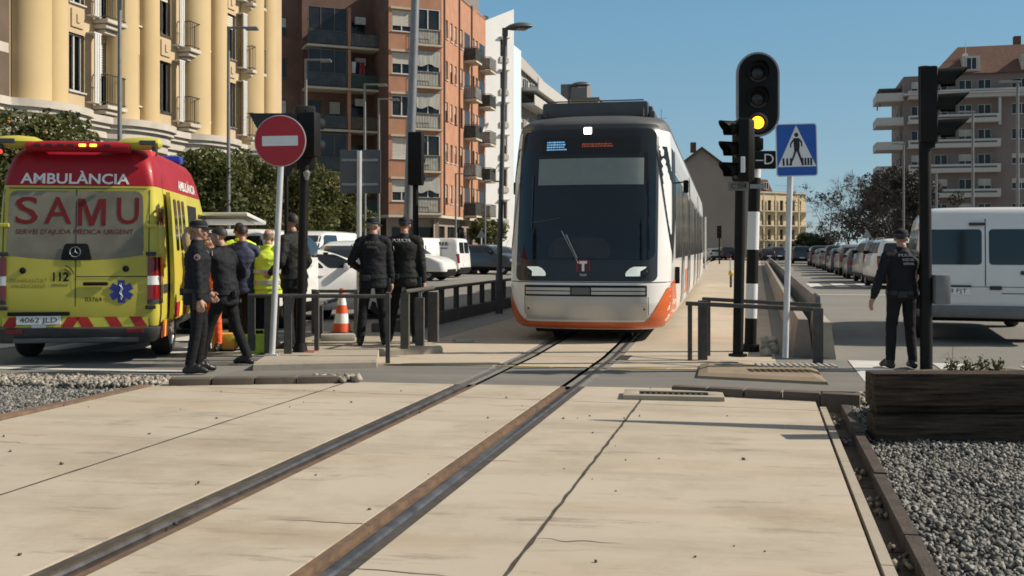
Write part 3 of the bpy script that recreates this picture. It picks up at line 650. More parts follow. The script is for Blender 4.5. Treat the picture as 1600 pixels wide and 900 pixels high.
    b = MB(); b.add([V((-9.3, D + 1.4, zf)), V((-9.3, 5.2, zf)), V((-9.3, 5.2, H)), V((-9.3, D + 1.4, H))], [(0, 1, 2, 3)]); b.build('flank_wall', BRICK_D, t, fix=False)
    # street side (turned back along the track): frame whose x runs along u
    rot = math.atan2(CU, SU) - ang; SM = Matrix.Rotation(rot, 4, 'Z'); W = 12.4
    ops = []; wn = []
    for k in range(NF - 1):
        z = zf + S_ * k
        for x in (1.0, 2.2, 3.3): ops.append((x, x + .55, z + .9, z + 2.3))
        for x in (4.9, 8.3, 9.3): ops.append((x, x + .6, z + .9, z + 2.4))
    wall('side_wall', W, H - zf, ops, BRICK, t, SM, z0=zf)
    for o_ in ops: window(t, *o_, M=SM, sashes=1, blind=random.choice([0, .4, .7]), frame=random.choice([ALUW, RAILB]))
    for k in range(NF - 1):
        z = zf + S_ * k
        for x0, x1 in ((5.9, 7.6), (10.3, 12.2)):
            b = MB(); b.box(((x0 + x1) / 2, -.5, z + .05), (x1 - x0, 1.0, .14), M=SM @ Matrix.Translation(((x0 + x1) / 2, -.5, z + .05))); b.build('balcony_slab', SLABE, t)
            b = MB(); b.add([SM @ V(p) for p in ((x0 + .1, -.01, z + .12), (x1 - .1, -.01, z + .12), (x1 - .1, -.01, z + 2.4), (x0 + .1, -.01, z + 2.4))], [(0, 1, 2, 3)]); b.build('balcony_door', GLASS_B, t, fix=False)
            railing(t, [(x0, 0), (x0, -.97), (x1, -.97), (x1, 0)], 1.05, z + .12, step=.17, M=SM)
            pm = mat('dim_screen', (.06, .065, .06), .7, var=.4, scale=3) if (k + int(x0)) % 2 else mat('pale_screen', (.30, .30, .28), .7, var=.3, scale=3)
            b = MB(); b.add([SM @ V(p) for p in ((x0, -.94, z + .14), (x1, -.94, z + .14), (x1, -.94, z + 1.1), (x0, -.94, z + 1.1))], [(0, 1, 2, 3)]); b.add([SM @ V(p) for p in ((x0 + .02, 0, z + .14), (x0 + .02, -.94, z + .14), (x0 + .02, -.94, z + 1.1), (x0 + .02, 0, z + 1.1))], [(0, 1, 2, 3)]); b.build('balcony_panel', pm, t, fix=False)
    for x in (0.5, 4.4, 7.9): b = MB(); b.cyl(SM @ V((x, -.08, zf)), SM @ V((x, -.08, H)), .06); b.build('downpipe', mat('pipe_brown', (.10, .06, .045), .6), t)
    for x, z in ((7.5, zf + S_ * 2 + 1.2), (11.7, zf + S_ * 1 + 1.4)):
        b = MB(); b.lathe([(.02, 0), (.3, .06), (.42, .16)], 18, SM @ Matrix.Translation((x, -1.2, z)) @ Matrix.Rotation(R(120), 4, 'X'), caps=False); b.build('satellite_dish', ALUW, t, smooth=True)
    # roof, ground floor with shops, cores
    P = [V((-4, 0, 0)), V((0, 0, 0)), SM @ V((W, 0, 0)), V((-6, 18, 0)), V((-23.3, 16, 0)), V((-23.3, 5.2, 0)), V((-9.3, 5.2, 0)), V((-9.3, 4.4, 0)), V((-4, 4.4, 0))]
    b = MB(); b.prism([p[:2] for p in P], H - .25, H - .05); b.build('roof', ROOFG, t)
    b = MB(); b.add([SM @ V((W, 0, 0)), V((-6, 18, 0)), V((-6, 18, H)), SM @ V((W, 0, H))], [(0, 1, 2, 3)]); b.build('end_wall', BRICK, t, fix=False)
    G = mat('shop_base', (.26, .20, .16), .8, var=.15)
    ops = [(-3.6, -.4, .1, 3.0)]; wall('shop_front', 4, zf, ops, G, t, Matrix.Translation((0, .6, 0)), x0=-4); window(t, -3.6, -.4, .1, 3.0, M=Matrix.Translation((0, .6, 0)), sashes=3, frame=RAILB, sill=False)
    ops = [(x, x + 1.9, .1, 3.1) for x in (.8, 3.4, 6.0, 8.6)]; M2 = SM @ Matrix.Translation((0, .6, 0)); wall('shop_front', W, zf, ops, G, t, M2)
    for o_ in ops: window(t, *o_, M=M2, sashes=2, frame=RAILB, sill=False)
    wall('shop_front', 19.3, zf, [(-22, -19, .2, 3), (-16, -12, .2, 3), (-8.8, -5, .2, 3)], G, t, Matrix.Translation((0, 4.9, 0)), x0=-23.3)
    b = MB(); b.add([V((-22, 5.2, .2)), V((-5, 5.2, .2)), V((-5, 5.2, 3)), V((-22, 5.2, 3))], [(0, 1, 2, 3)]); b.build('shop_glass', GLASS_B, t, fix=False)
    b = MB(); b.prism([p[:2] for p in (V((-4, 0, 0)), V((0, 0, 0)), SM @ V((W, 0, 0)), V((-6, 18, 0)), V((-4, 4.4, 0)))], zf - .22, zf - .02); b.build('first_floor_slab', SLABE, t)
    b = MB(); 
    for z in np.arange(zf + .5, H - 1, 3.05): pass
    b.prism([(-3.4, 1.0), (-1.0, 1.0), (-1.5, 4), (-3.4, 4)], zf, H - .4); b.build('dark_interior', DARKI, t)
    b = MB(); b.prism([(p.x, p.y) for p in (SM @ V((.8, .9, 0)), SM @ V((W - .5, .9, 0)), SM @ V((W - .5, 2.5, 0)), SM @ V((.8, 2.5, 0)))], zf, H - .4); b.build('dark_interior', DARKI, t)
    # rooftop room and plants at the far end
    q = SM @ V((9.5, 2.5, 0)); b = MB(); b.box((q.x, q.y, H + 1.0), (5, 4, 2.4), rz=rot); b.build('roof_room', ROOFG, t)
brick_house()

# ---------------------------------------------------------------- white end-wall house and the grey block behind
def white_house():
    Y0 = 97; X0 = on(803, Y0).x; ang = R(34); t = thing('apartment_building', 'bright white end wall of an apartment block beyond the brick one', 'building', (X0, Y0, 0), ang)
    H = 21.9; W = 10; ops = []; wn = []
    for k in range(6):
        z = 3.6 + 3.05 * k; ops.append((-1.55, -.75, z + .6, z + 2.3)); ops.append((-5.0, -4.0, z + .8, z + 2.2))
    wall('end_wall', W, H, ops, WALLW, t, x0=-W)
    for o_ in ops: window(t, *o_, frame=ALUW, sashes=2, blind=random.choice([0, 0, .5]))
    for k in range(6):
        z = 3.6 + 3.05 * k; b = MB(); b.box((-1.15, -.12, z + 2.42), (1.1, .3, .08)); b.box((-1.15, -.06, z + .3), (1.0, .12, .45)); b.build('window_hood', mat('hood_shade', (.45, .42, .36), .8), t)
    # sloping parapet
    b = MB(); b.prism([(-W, 0), (0, 0), (0, 2.2), (-3.6, .55), (-W, .4)], -.25, 0, Matrix.Translation((0, 0, H - .002)) @ UP @ Matrix.Translation((0, 0, -.0))); b.build('parapet', WALLW, t)
    rot = math.atan2(CU, SU) - ang; SM = Matrix.Rotation(rot, 4, 'Z'); wall('street_wall', 3.0, H - 1.2, [], WALLB, t, SM)
    b = MB(); b.box((-W / 2, 6, H - .4), (W - .1, 11.8, .3)); b.build('roof', ROOFG, t)
    b = MB(); b.box((-2.4, 4.5, H + 1.0), (3.2, 2.5, 2.1)); b.build('roof_room', mat('roof_room_glass', (.05, .05, .06), .4), t)
white_house()
def grey_house():
    o = st(97.5, -22.9); ang = math.atan2(CU, SU); t = thing('apartment_building', 'grey block with stepped penthouse terraces behind the white end wall', 'building', (o.x, o.y, 0), ang)
    L = 34; H = 17.2; ops = [(x, x + 1.6, 3.4 + 3.05 * k + .7, 3.4 + 3.05 * k + 2.3) for k in range(4) for x in np.arange(1, L - 2, 3.2)]
    wall('street_wall', L, H, ops, GREYW, t)
    for o_ in ops: window(t, *o_, blind=random.choice([0, .5, .8]))
    for k in range(5):
        z = 3.4 + 3.05 * k
        if k >= 3:
            b = MB(); b.box((L / 2 - 3, -.75, z + .1), (L - 8, 1.5, .2)); b.box((L / 2 - 3, -1.47, z + .55), (L - 8, .08, .9)); b.build('balcony', mat('pale_grey_balcony', (.45, .43, .41), .8, var=.06), t)
    # penthouse with sloping roof, terraces, chimneys
    b = MB(); b.prism([(0.5, 0), (21, 0), (21, 3.2), (19, 3.9), (3.0, 4.9), (.5, 3.9)], 0, 6, Matrix.Translation((0, 7.5, H)) @ UP); b.build('penthouse', mat('penthouse_rose', (.40, .36, .33), .85, var=.08), t)
    b = MB(); b.add([V((0.2, 1.1, H + 3.2)), V((21.4, 1.1, H + 2.6)), V((21.2, 5, H + 4.6)), V((1, 5, H + 5.6))], [(0, 1, 2, 3)]); b.add([V((0.2, 1.1, H + 3.05)), V((21.4, 1.1, H + 2.45)), V((21.4, 1.1, H + 2.6)), V((.2, 1.1, H + 3.2))], [(0, 1, 2, 3)]); b.build('roof', ROOFG, t)
    for x in (2.5, 9, 15): b = MB(); b.box((x, 4, H + 5.2), (.8, .6, 1.6)); b.box((x, 4, H + 6.08), (1.0, .8, .14)); b.build('chimney', mat('chimney_grey', (.36, .33, .31), .85), t)
    for k, x in enumerate(np.arange(2, 19, 3.4)): window(t, x, x + 1.8, H + .4, H + 2.4, M=Matrix.Translation((0, 1.35, 0)), y=0, sill=False, sashes=2)
    b = MB(); b.box((L / 2, 5, H - .15), (L - .1, 9.8, .3)); b.build('roof_slab', ROOFG, t)
    b = MB(); b.box((L / 2 - 2, -1.0, H - .1), (L - 5, 2.0, .3)); b.box((L / 2 - 2, -1.95, H + .5), (L - 5, .1, .9)); b.build('terrace', mat('pale_grey_balcony', (.45, .43, .41), .8, var=.06), t)
    b = MB(); b.add([V((0, 0, 0)), V((0, 10, 0)), V((0, 10, H)), V((0, 0, H))], [(0, 1, 2, 3)]); b.build('end_wall', GREYW, t, fix=False)
    b = MB(); b.add([V((L, 0, 0)), V((L, 10, 0)), V((L, 10, H)), V((L, 0, H))], [(0, 1, 2, 3)]); b.build('end_wall', GREYW, t, fix=False)
grey_house()
def cream_block():
    o = st(150, -23); t = thing('apartment_building', 'distant cream block rising behind the grey penthouse', 'building', (o.x, o.y, 0), math.atan2(CU, SU)); b = MB()
    ops = [(x, x + 1.4, 4 + 3.1 * k, 5.8 + 3.1 * k) for k in range(6) for x in np.arange(1, 15, 3)]; wall('street_wall', 16, 23.5, ops, CREAM, t)
    for o_ in ops: window(t, *o_)
    wall('end_wall', 10, 23.5, [], CREAM, t, Matrix.Rotation(R(-90), 4, 'Z') @ Matrix.Translation((-10, 0, 0))); b.box((8, 5, 23.6), (16.4, 10.4, .3)); b.box((4, 4, 25), (4, 4, 2.4)); b.build('roof', ROOFG, t)
cream_block()
# ---------------------------------------------------------------- grey gable house and cream arcade house at the end of the road
def gable_house():
    p = on(1170, 160); t = thing('house', 'grey blank gable wall with a brown tiled roof right behind the tram', 'house', (p.x, p.y, 0), -R(8))
    W, D, e, a = 14.5, 16, 11.4, 17.0; b = MB(); b.prism([(-W, 0), (0, 0), (0, e), (-W / 2, a), (-W, e)], -D, 0, UP); b.build('wall', mat('gable_render', (.33, .285, .25), .9, var=.08, scale=.3), t)
    b = MB()
    for sx in (0, 1):
        x0, x1 = (-W / 2, .7) if sx == 0 else (-W / 2, -W - .7); z1 = e - .55
        b.add([V((x0, -.7, a + .05)), V((x1, -.7, z1)), V((x1, D, z1)), V((x0, D, a + .05)), V((x0, -.7, a + .4)), V((x1, -.7, z1 + .35)), V((x1, D, z1 + .35)), V((x0, D, a + .4))], [(0, 1, 2, 3), (4, 5, 6, 7), (0, 1, 5, 4), (2, 3, 7, 6), (1, 2, 6, 5)])
    b.build('roof', ROOF, t)
    b = MB(); b.box((-W / 2 - 1.2, 3, a + .6), (.9, .9, 1.6)); b.build('chimney', ROOF, t)
    b = MB(); b.cyl((-W + 1, 4, a - 2), (-W + 1, 4, a + 7), .06); b.box((-W + 1, 4, a + 5.5), (1.6, .05, .05)); b.build('aerial', STEEL, t)
gable_house()
def arcade_house():
    p = on(1168, 215); t = thing('apartment_building', 'sunlit cream block with balconies and brown roof at the far end of the road', 'building', (p.x, p.y, 0), R(30))
    L = 17.0; H = 13.2; ops = [(x, x + 1.0, .2 + 3.1 * k, 2.4 + 3.1 * k) for k in range(4) for x in np.arange(.5, L - 1, 1.75)]
    cm = mat('sunny_cream', (.62, .50, .31), .8, var=.08, scale=.5); wall('front_wall', L, H, ops, cm, t, depth=.4)
    for o_ in ops: window(t, *o_, y=.35, frame=RAILB if random.random() < .5 else ALUW, sill=False, sashes=1)
    for k in (1, 2, 3):
        b = MB(); b.box((L / 2 + .6, -.6, 3.1 * k + .02), (L + .8, 1.2, .16)); b.build('balcony_slab', CORN, t); railing(t, [(0, -1.15), (L + 1, -1.15)], 1.0, 3.1 * k + .1, step=.5, M=None)
    wall('end_wall', 12, H, [], cm, t, Matrix.Translation((L, 0, 0)) @ Matrix.Rotation(R(90), 4, 'Z'))
    for x in np.arange(.2, L, 3.4): b = MB(); b.box((x, -1.0, 6.4), (.28, .28, 12.8)); b.build('pillar', cm, t)
    b = MB(); b.box((L / 2, 6, H + .15), (L + .6, 12.6, .3)); b.build('parapet', CORN, t)
    b = MB(); b.prism([(-.6, 0), (7.6, 0), (6.0, 2.6), (.8, 2.6)], -10, -.4, Matrix.Translation((0, 0, H + .3)) @ UP); b.build('roof', ROOF, t)
    for x in (1.8, 4.8): window(t, x, x + 1.3, H + .8, H + 2.3, M=Matrix.Translation((0, .4, 0)), y=-.25, sill=False)
    railing(t, [(8, .5), (L, .5)], 1.5, H + .3, step=.6)
arcade_house()
# ---------------------------------------------------------------- right apartment house
def rose_house():
    p = on(1412, 128); t = thing('apartment_building', 'rose stone apartment block with white balconies and brown roof on the right', 'building', (p.x, p.y, 0), -TH - R(1))
    H = 22.9; L = 26; zs = [1.7 + 3.05 * k for k in range(7)]; ops = []
    PB = mat('white_balcony', (.50, .47, .44), .8, var=.05)
    for k, z in enumerate(zs):
        for x in (.9, 3.6, 6.4, 8.6): ops.append((x, x + 1.5, z + .15, z + 2.2))
        ops += [(12.4, 14.6, z + .9, z + 2.2), (17.5, 19, z + .9, z + 2.2), (21, 22.6, z + .9, z + 2.2)]
    wall('front_wall', L, H, ops, PINK, t)
    for o_ in ops: window(t, *o_, blind=random.choice([0, 0, .4]), sashes=2)
    for k, z in enumerate(zs[1:], 1):
        big = k in (5, 6); x1 = 15.5 if k == 6 else 10.9
        b = MB(); b.box((x1 / 2 + .2, -.65, z), (x1 - .4, 1.3, .2)); b.box((x1 / 2 + .2, -1.27, z + .5), (x1 - .4, .08, .82)); b.box((x1, -.65, z + .5), (.08, 1.3, .82)); b.build('balcony', PB, t)
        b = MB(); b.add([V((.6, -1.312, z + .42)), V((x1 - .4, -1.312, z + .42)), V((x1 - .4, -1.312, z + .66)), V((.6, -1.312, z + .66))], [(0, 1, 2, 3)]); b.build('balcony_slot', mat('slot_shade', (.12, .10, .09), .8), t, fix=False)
        if k in (3, 4, 5, 6):     # balconies wrapping the left corner
            b = MB(); b.box((-1.6, 2.6, z), (3.2, 5.2, .2)); b.box((-1.6, .02, z + .5), (3.2, .08, .82)); b.box((-3.16, 2.6, z + .5), (.08, 5.2, .82)); b.build('balcony', PB, t)
    rot = R(-90); SM = Matrix.Translation((0, 14, 0)) @ Matrix.Rotation(rot, 4, 'Z')
    ops = [(x, x + 1.4, z + .2, z + 2.2) for z in zs for x in (2.5, 6.5, 10.5)]; wall('side_wall', 14, H, ops, PINK, t, SM)
    for o_ in ops: window(t, *o_, M=SM)
    for x in (10.9, 15.6): b = MB(); b.box((x, -.75, 18.5), (.3, .4, 4.0)); b.build('pergola_post', PB, t)
    b = MB(); b.box((7.8, -.8, 20.45), (16, 1.7, .22)); b.build('pergola', PB, t)
    # hipped roof with dormers, chimney
    b = MB(); b.add([V((3.2, -.5, H)), V((L + .5, -.5, H)), V((L + .5, 14.5, H)), V((3.2, 14.5, H)), V((6.8, 3.4, H + 4.0)), V((L - 2, 3.4, H + 4.0)), V((L - 2, 11, H + 4.0)), V((6.8, 11, H + 4.0))], [(0, 1, 5, 4), (1, 2, 6, 5), (2, 3, 7, 6), (3, 0, 4, 7), (4, 5, 6, 7), (0, 3, 2, 1)]); b.build('roof', ROOF, t)
    b = MB(); b.box((14, 5, H + 4.5), (.8, .8, 1.6)); b.build('chimney', ROOF, t)
    for x in (7.2, 10.8 + 3): 
        b = MB(); b.box((x + .6, .6, H + 1.2), (2.0, 1.6, 2.0)); b.build('dormer', CORN, t); window(t, x, x + 1.2, H + .5, H + 2.0, M=Matrix.Translation((0, -.3, 0)), y=0, sill=False)
    b = MB(); b.box((-1.0, 4, H - 1.2), (3.5, 4, .2)); 
    for q in ((-2.6, 2.2), (.6, 2.2), (-2.6, 5.8)): b.box((*q, H - 2.3), (.15, .15, 2.2))
    b.build('roof_pergola', mat('pergola_dark', (.12, .10, .09), .8), t)
    b = MB(); b.cyl((7.5, 2, H + 2.5), (7.5, 2, H + 4.5), .04); b.lathe([(.02, 0), (.35, .1)], 14, Matrix.Translation((7.4, 1.8, H + 2.6)) @ Matrix.Rotation(R(100), 4, 'X')); b.build('satellite_dish', ALUW, t)
rose_house()
# ================================================================ vehicles
class Body:
    """closed body made of horizontal slices (z, y_rear, y_front, half width, rear corner radius, front corner radius)"""
    def __init__(s, prof): s.p = prof
    def w(s, z): return interp(s.p, z, 3)
    def yb(s, z): return interp(s.p, z, 1)
    def yf(s, z): return interp(s.p, z, 2)
    def ring(s, row):
        z, yb, yf, w, rb, rf = row; L = yf - yb; rb = min(rb, w * .95, L * .45); rf = min(rf, w * .95, L * .45); pts = []
        def arc(cx, cy, r, a0):
            for i in range(7):
                a = R(a0 + 90 * i / 6); pts.append(V((cx + r * math.cos(a), cy + r * math.sin(a), z)))
        arc(w - rf, yf - rf, rf, 0); arc(-w + rf, yf - rf, rf, 90); arc(-w + rb, yb + rb, rb, 180); arc(w - rb, yb + rb, rb, 270)
        return pts
    def side(s, sx, rows, off=.004, nc=8):            # rows (z, y0, y1)
        return [[V((sx * (s.w(z) + off), a + (b - a) * i / nc, z)) for i in range(nc + 1)] for z, a, b in rows]
    def end(s, rear, rows, off=.004, nc=14):          # rows (z, x0, x1)
        out = []
        for z, a, b in rows:
            w = s.w(z); rr = interp(s.p, z, 4 if rear else 5); y0 = s.yb(z) if rear else s.yf(z); row = []
            for i in range(nc + 1):
                x = a + (b - a) * i / nc; e = max(0, abs(x) - (w - rr)); d = rr - math.sqrt(max(0, rr * rr - e * e))
                row.append(V((x, (y0 + d - off) if rear else (y0 - d + off), z)))
            out.append(row)
        return out
def rows_round(z0, z1, a0, a1, b0, b1, r=.06, n=12):
    """rows for a patch with rounded corners; (a0,b0) left/right at the bottom, (a1,b1) at the top"""
    out = []
    for i in range(n + 1):
        t = (1 - math.cos(math.pi * i / n)) / 2; z = z0 + (z1 - z0) * t; a = a0 + (a1 - a0) * t; b = b0 + (b1 - b0) * t
        e = min(z - z0, z1 - z); ins = r - math.sqrt(max(0, r * r - max(0, r - e) ** 2)) if e < r else 0
        out.append((z, a + ins, b - ins))
    return out
def patch(rows, name, m, parent, smooth=True):
    b = MB(); b.grid(rows); return b.build(name, m, parent, smooth=smooth, fix=False)
def wheel(parent, x, y, r=.33, wd=.21, side=1, rim=ALU):
    b = MB(); M = Matrix.Translation((x, y, r)) @ Matrix.Rotation(R(90) * side, 4, 'Y')
    b.lathe([(r * .62, -wd / 2), (r * .9, -wd / 2), (r, -wd / 2 + .04), (r, wd / 2 - .04), (r * .9, wd / 2), (r * .62, wd / 2 - .01), (r * .6, 0)], 28, M, caps=True)
    w = b.build('wheel', RUBBER, parent, smooth=True)
    b = MB(); b.lathe([(r * .62, wd / 2 - .012), (r * .57, wd / 2 - .03), (r * .3, wd / 2 - .045), (r * .12, wd / 2 - .02), (.001, wd / 2 - .015)], 24, M, caps=False)
    for k in range(5):
        a = 2 * math.pi * k / 5; b.box((0, 0, 0), (r * .42, r * .13, .03), M=M @ Matrix.Rotation(a, 4, 'Z') @ Matrix.Translation((r * .36, 0, wd / 2 - .022)))
    b.build('rim', rim, w, smooth=True)
    return w
def body_mesh(B, name, parent, mats, zmat, wheels, arch=.40, archw=.3, cap_bottom=True):
    b = MB(); rings = [B.ring(r) for r in B.p]; b.loft(rings)
    n = len(rings[0]); me_m = []
    if mats[0] is mats[-1]: mats = [mats[0]]; zmat = lambda z: 0
    nb = len(rings) - 1
    for i in range(nb): me_m += [zmat((B.p[i][0] + B.p[i + 1][0]) / 2)] * n
    me_m += [zmat(B.p[0][0] - .01), zmat(B.p[-1][0] + .01)]; b.m = me_m
    dark = len(mats); o = b.build(name, list(mats) + [DARKI], parent, smooth=38)
    if wheels:
        c = MB()
        for y, r in wheels:
            for sx in (-1, 1):
                wv = B.w(.5); c.cyl((sx * (wv - archw), y, r), (sx * (wv + .3), y, r), r + .055, n=26)
        co = c.build('cutter', DARKI)
        bm_ = o.modifiers.new('b', 'BOOLEAN'); bm_.operation = 'DIFFERENCE'; bm_.object = co; bm_.solver = 'EXACT'; 
        try: bm_.material_mode = 'TRANSFER'
        except Exception: pass
        dg = bpy.context.evaluated_depsgraph_get(); me = bpy.data.meshes.new_from_object(o.evaluated_get(dg)); o.modifiers.clear(); o.data = me
        bpy.data.objects.remove(co)
    return o
def plate(parent, y, z, s, w=.52, h=.11, x=0, rear=True):
    b = MB(); b.box((x, y, z), (w, .012, h)); p = b.build('number_plate', WHITE_F, parent)
    text(s, h * .82, BLACK, p, (x, y - .0075 if rear else y + .0075, z), (R(90), 0, 0 if rear else math.pi), fit=w * .84 if s else None); return p

def make_car(name, label, cat, loc, rotz, paint, kind='hatch', group=None, trim=BLACK, roofrails=False, sgn=1):
    t = thing(name, label, cat, loc, rotz, group)
    K = {'hatch': dict(L=3.95, W=.86, H=1.46, hood=.92, cowl=1.0, ws=2.75, rt=2.1, rb=.28, tail=.18, wr=.31, nose=.74),
         'suv': dict(L=4.35, W=.91, H=1.66, hood=1.05, cowl=1.15, ws=3.1, rt=2.45, rb=.22, tail=.14, wr=.35, nose=.85),
         'saloon': dict(L=4.5, W=.89, H=1.45, hood=.92, cowl=.98, ws=3.1, rt=2.45, rb=.55, tail=.5, wr=.32, nose=.72),
         'minivan': dict(L=4.3, W=.90, H=1.80, hood=1.08, cowl=1.22, ws=3.35, rt=2.7, rb=.10, tail=.06, wr=.32, nose=.86),
         'van': dict(L=4.9, W=.97, H=1.97, hood=1.15, cowl=1.28, ws=4.0, rt=3.35, rb=.06, tail=.03, wr=.34, nose=.9)}[kind]
    L, W, H = K['L'], K['W'], K['H']; y0 = -L / 2
    def P(z, b, f, w, rb=.14, rf=.30): return (z, y0 + b, y0 + f, w, rb, rf)
    zc = K['cowl']; ws, rt = K['ws'], K['rt']
    B = Body([P(.20, .12, L - .12, W * .90), P(.27, .05, L - .04, W * .96), P(.42, .0, L, W), P(.62, .02, L - .01, W), P(K['nose'], .03, L - .08, W * .995, .14, .36),
              P(K['hood'] - .03, .05, L - .42, W * .985, .14, .34), P(zc - .02, .06, ws + .28, W * .97, .14, .3), P(zc + .03, .08, ws + .02, W * .95, .14, .26),
              P((zc + H) / 2, .08 + K['tail'], (ws + rt) / 2 + .04, W * .88, .16, .22), P(H - .12, .08 + K['rb'] + .0, rt + .05, W * .79, .18, .2), P(H - .04, .16 + K['rb'], rt - .22, W * .73, .2, .2), P(H, .5 + K['rb'], rt - .6, W * .5, .3, .3)])
    wy = (y0 + .78, y0 + L - .82)
    low = .40 if trim is BLACK and kind in ('suv', 'van', 'minivan') else .24
    body_mesh(B, 'body', t, [trim, paint], lambda z: 0 if z < low else 1, [(y, K['wr']) for y in wy])
    for y in wy:
        for sx in (-1, 1): wheel(t, sx * (W - .11), y, K['wr'], .2, sx)
    zb, zt = zc + .05, H - .13; p_end = y0 + ws - .06
    # side windows: front door, rear door, quarter
    tail_b = y0 + .2 + K['tail'] * .5
    segs = [(.02, .30), (.33, .66), (.69, 1.0)] if kind != 'van' else [(.66, 1.0)]
    for sx in (-1, 1):
        for a, b_ in segs:
            ya0, yb0 = tail_b + .08, p_end; ya1, yb1 = tail_b + .12 + K['rb'] * .7, y0 + rt + .02
            f = lambda lo, hi, q: lo + (hi - lo) * q
            patch(B.side(sx, rows_round(zb, zt, f(ya0, yb0, a), f(ya1, yb1, a), f(ya0, yb0, b_), f(ya1, yb1, b_), .05)), 'window', GLASS, t)
        b = MB(); b.box((sx * (W + .03), y0 + ws - .42, zc + .08), (.2, .11, .14), bev=.04); b.build('mirror', paint if kind == 'hatch' else BLACK, t, smooth=True)
        b = MB()
        for yy in (tail_b + (p_end - tail_b) * .34, tail_b + (p_end - tail_b) * .675): 
            b.grid(B.side(sx, [(.45, yy, yy + .012), (zc, yy, yy + .012)], .002, 1))
        b.build('door_gap', DARKI, t, fix=False)
        for yy in (.40, .74):
            b = MB(); b.box((sx * (B.w(zc - .1) + .012), tail_b + (p_end - tail_b) * yy - .28, zc - .1), (.025, .17, .03), bev=.01); b.build('door_handle', paint, t, smooth=True)
    # rear
    hw = W * .80; zr0 = zc + .02 if kind not in ('van',) else 1.2
    if kind == 'van':
        for a, b_ in ((-.72, -.04), (.04, .72)): patch(B.end(True, rows_round(1.2, 1.75, a, a * .96, b_, b_ * .96, .05)), 'rear_window', GLASS, t)
        b = MB(); b.grid(B.end(True, [(.45, -.008, .008), (1.85, -.008, .008)], .003, 2)); b.build('door_gap', DARKI, t, fix=False)
    else:
        patch(B.end(True, rows_round(zr0, H - .16, -hw, -hw * .86, hw, hw * .86, .08)), 'rear_window', GLASS, t)
    for sx in (-1, 1):
        zz = (.72, 1.18) if kind in ('minivan', 'van', 'suv') else (.68, .90); wd = .15 if kind in ('minivan', 'van') else .26
        a, b_ = sorted((sx * (W - .015), sx * (W - wd))); patch(B.end(True, rows_round(zz[0], zz[1], a, a, b_, b_, .04), .008), 'tail_light', RED_L, t)
        a, b_ = sorted((sx * (W - .03), sx * (W - .40))); zh = K['nose'] - .04
        patch(B.end(False, rows_round(zh - .11, zh + .06, a, a * 1.0, b_, b_, .05), .008), 'headlight', WHITE_L, t)
    patch(B.end(True, rows_round(.3, .50, -W * .9, -W * .9, W * .9, W * .9, .05), .012), 'rear_bumper', trim if trim is BLACK else paint, t)
    patch(B.end(False, rows_round(.28, .52, -W * .55, -W * .6, W * .55, W * .6, .06), .01), 'grille', BLACK, t)
    patch(B.end(False, rows_round(zc + .05, H - .14, -W * .83, -W * .72, W * .83, W * .72, .08), .005), 'windscreen', GLASS, t)
    plate(t, y0 - .012 + .02, .62 if kind in ('van', 'minivan') else .55, '')
    if roofrails:
        for sx in (-1, 1):
            b = MB(); b.tube([(sx * W * .68, y0 + .5, H - .03), (sx * W * .68, y0 + .55, H + .03), (sx * W * .68, y0 + rt - .4, H + .03), (sx * W * .68, y0 + rt - .35, H - .04)], .016, 6); b.build('roof_rail', ALU, t, smooth=True)
    return t
CAR_W = mat('car_white', (0.72, 0.72, 0.71), 0.28, var=.03, scale=2, coat=.5)
CAR_S = mat('car_silver', (0.24, 0.245, 0.25), 0.35, .4, var=.05, coat=.5)
CAR_B = mat('car_black', (0.018, 0.019, 0.022), 0.22, var=.1, coat=.6)
CAR_N = mat('car_navy', (0.03, 0.04, 0.06), 0.25, var=.1, coat=.6)
CAR_G = mat('car_grey', (0.10, 0.105, 0.11), 0.3, .3, var=.1, coat=.5)

# ---------------------------------------------------------------- ambulance
YEL = mat('ambulance_yellow', (0.53, 0.475, 0.075), 0.42, var=.06, scale=1.3, coat=.08, spec=.3)
AMR = mat('ambulance_red', (0.34, 0.010, 0.020), 0.42, var=.08, scale=2, coat=.06, spec=.3)
STRIPE_R = mat('reflective_red', (0.48, 0.02, 0.02), .4, var=.08)
STRIPE_Y = mat('reflective_yellow', (0.68, 0.64, 0.08), .4, var=.08)
TXR = mat('letter_red', (0.17, 0.022, 0.025), .7, var=.15, spec=.15)
BLUE_L = mat('star_blue', (0.03, 0.05, 0.28), .4, var=.1)
DGLASS = mat('dusty_rear_glass', (0.20, 0.185, 0.14), 0.3, var=.22, scale=2.2, spec=.3)
BUMP = mat('bumper_plastic', (0.035, 0.035, 0.037), .6, var=.2, scale=8)
def star_of_life(parent, M, s):
    b = MB()
    for k in range(3):
        b.box((0, 0, 0), (s * .30, .004 + .0004 * k, s), M=M @ Matrix.Rotation(R(60 * k), 4, 'Y'))
    o = b.build('star_emblem', BLUE_L, parent)
    b = MB(); b.box((0, -.004, 0), (s * .035, .003, s * .72), M=M @ Matrix.Translation((0, -.004, 0)))
    pts = [M @ V((s * .07 * math.sin(q * 1.1), -.0065, -s * .3 + q * s * .06)) for q in range(11)]
    b.tube(pts, s * .017, 5); b.build('staff_mark', WHITE_F, o); return o
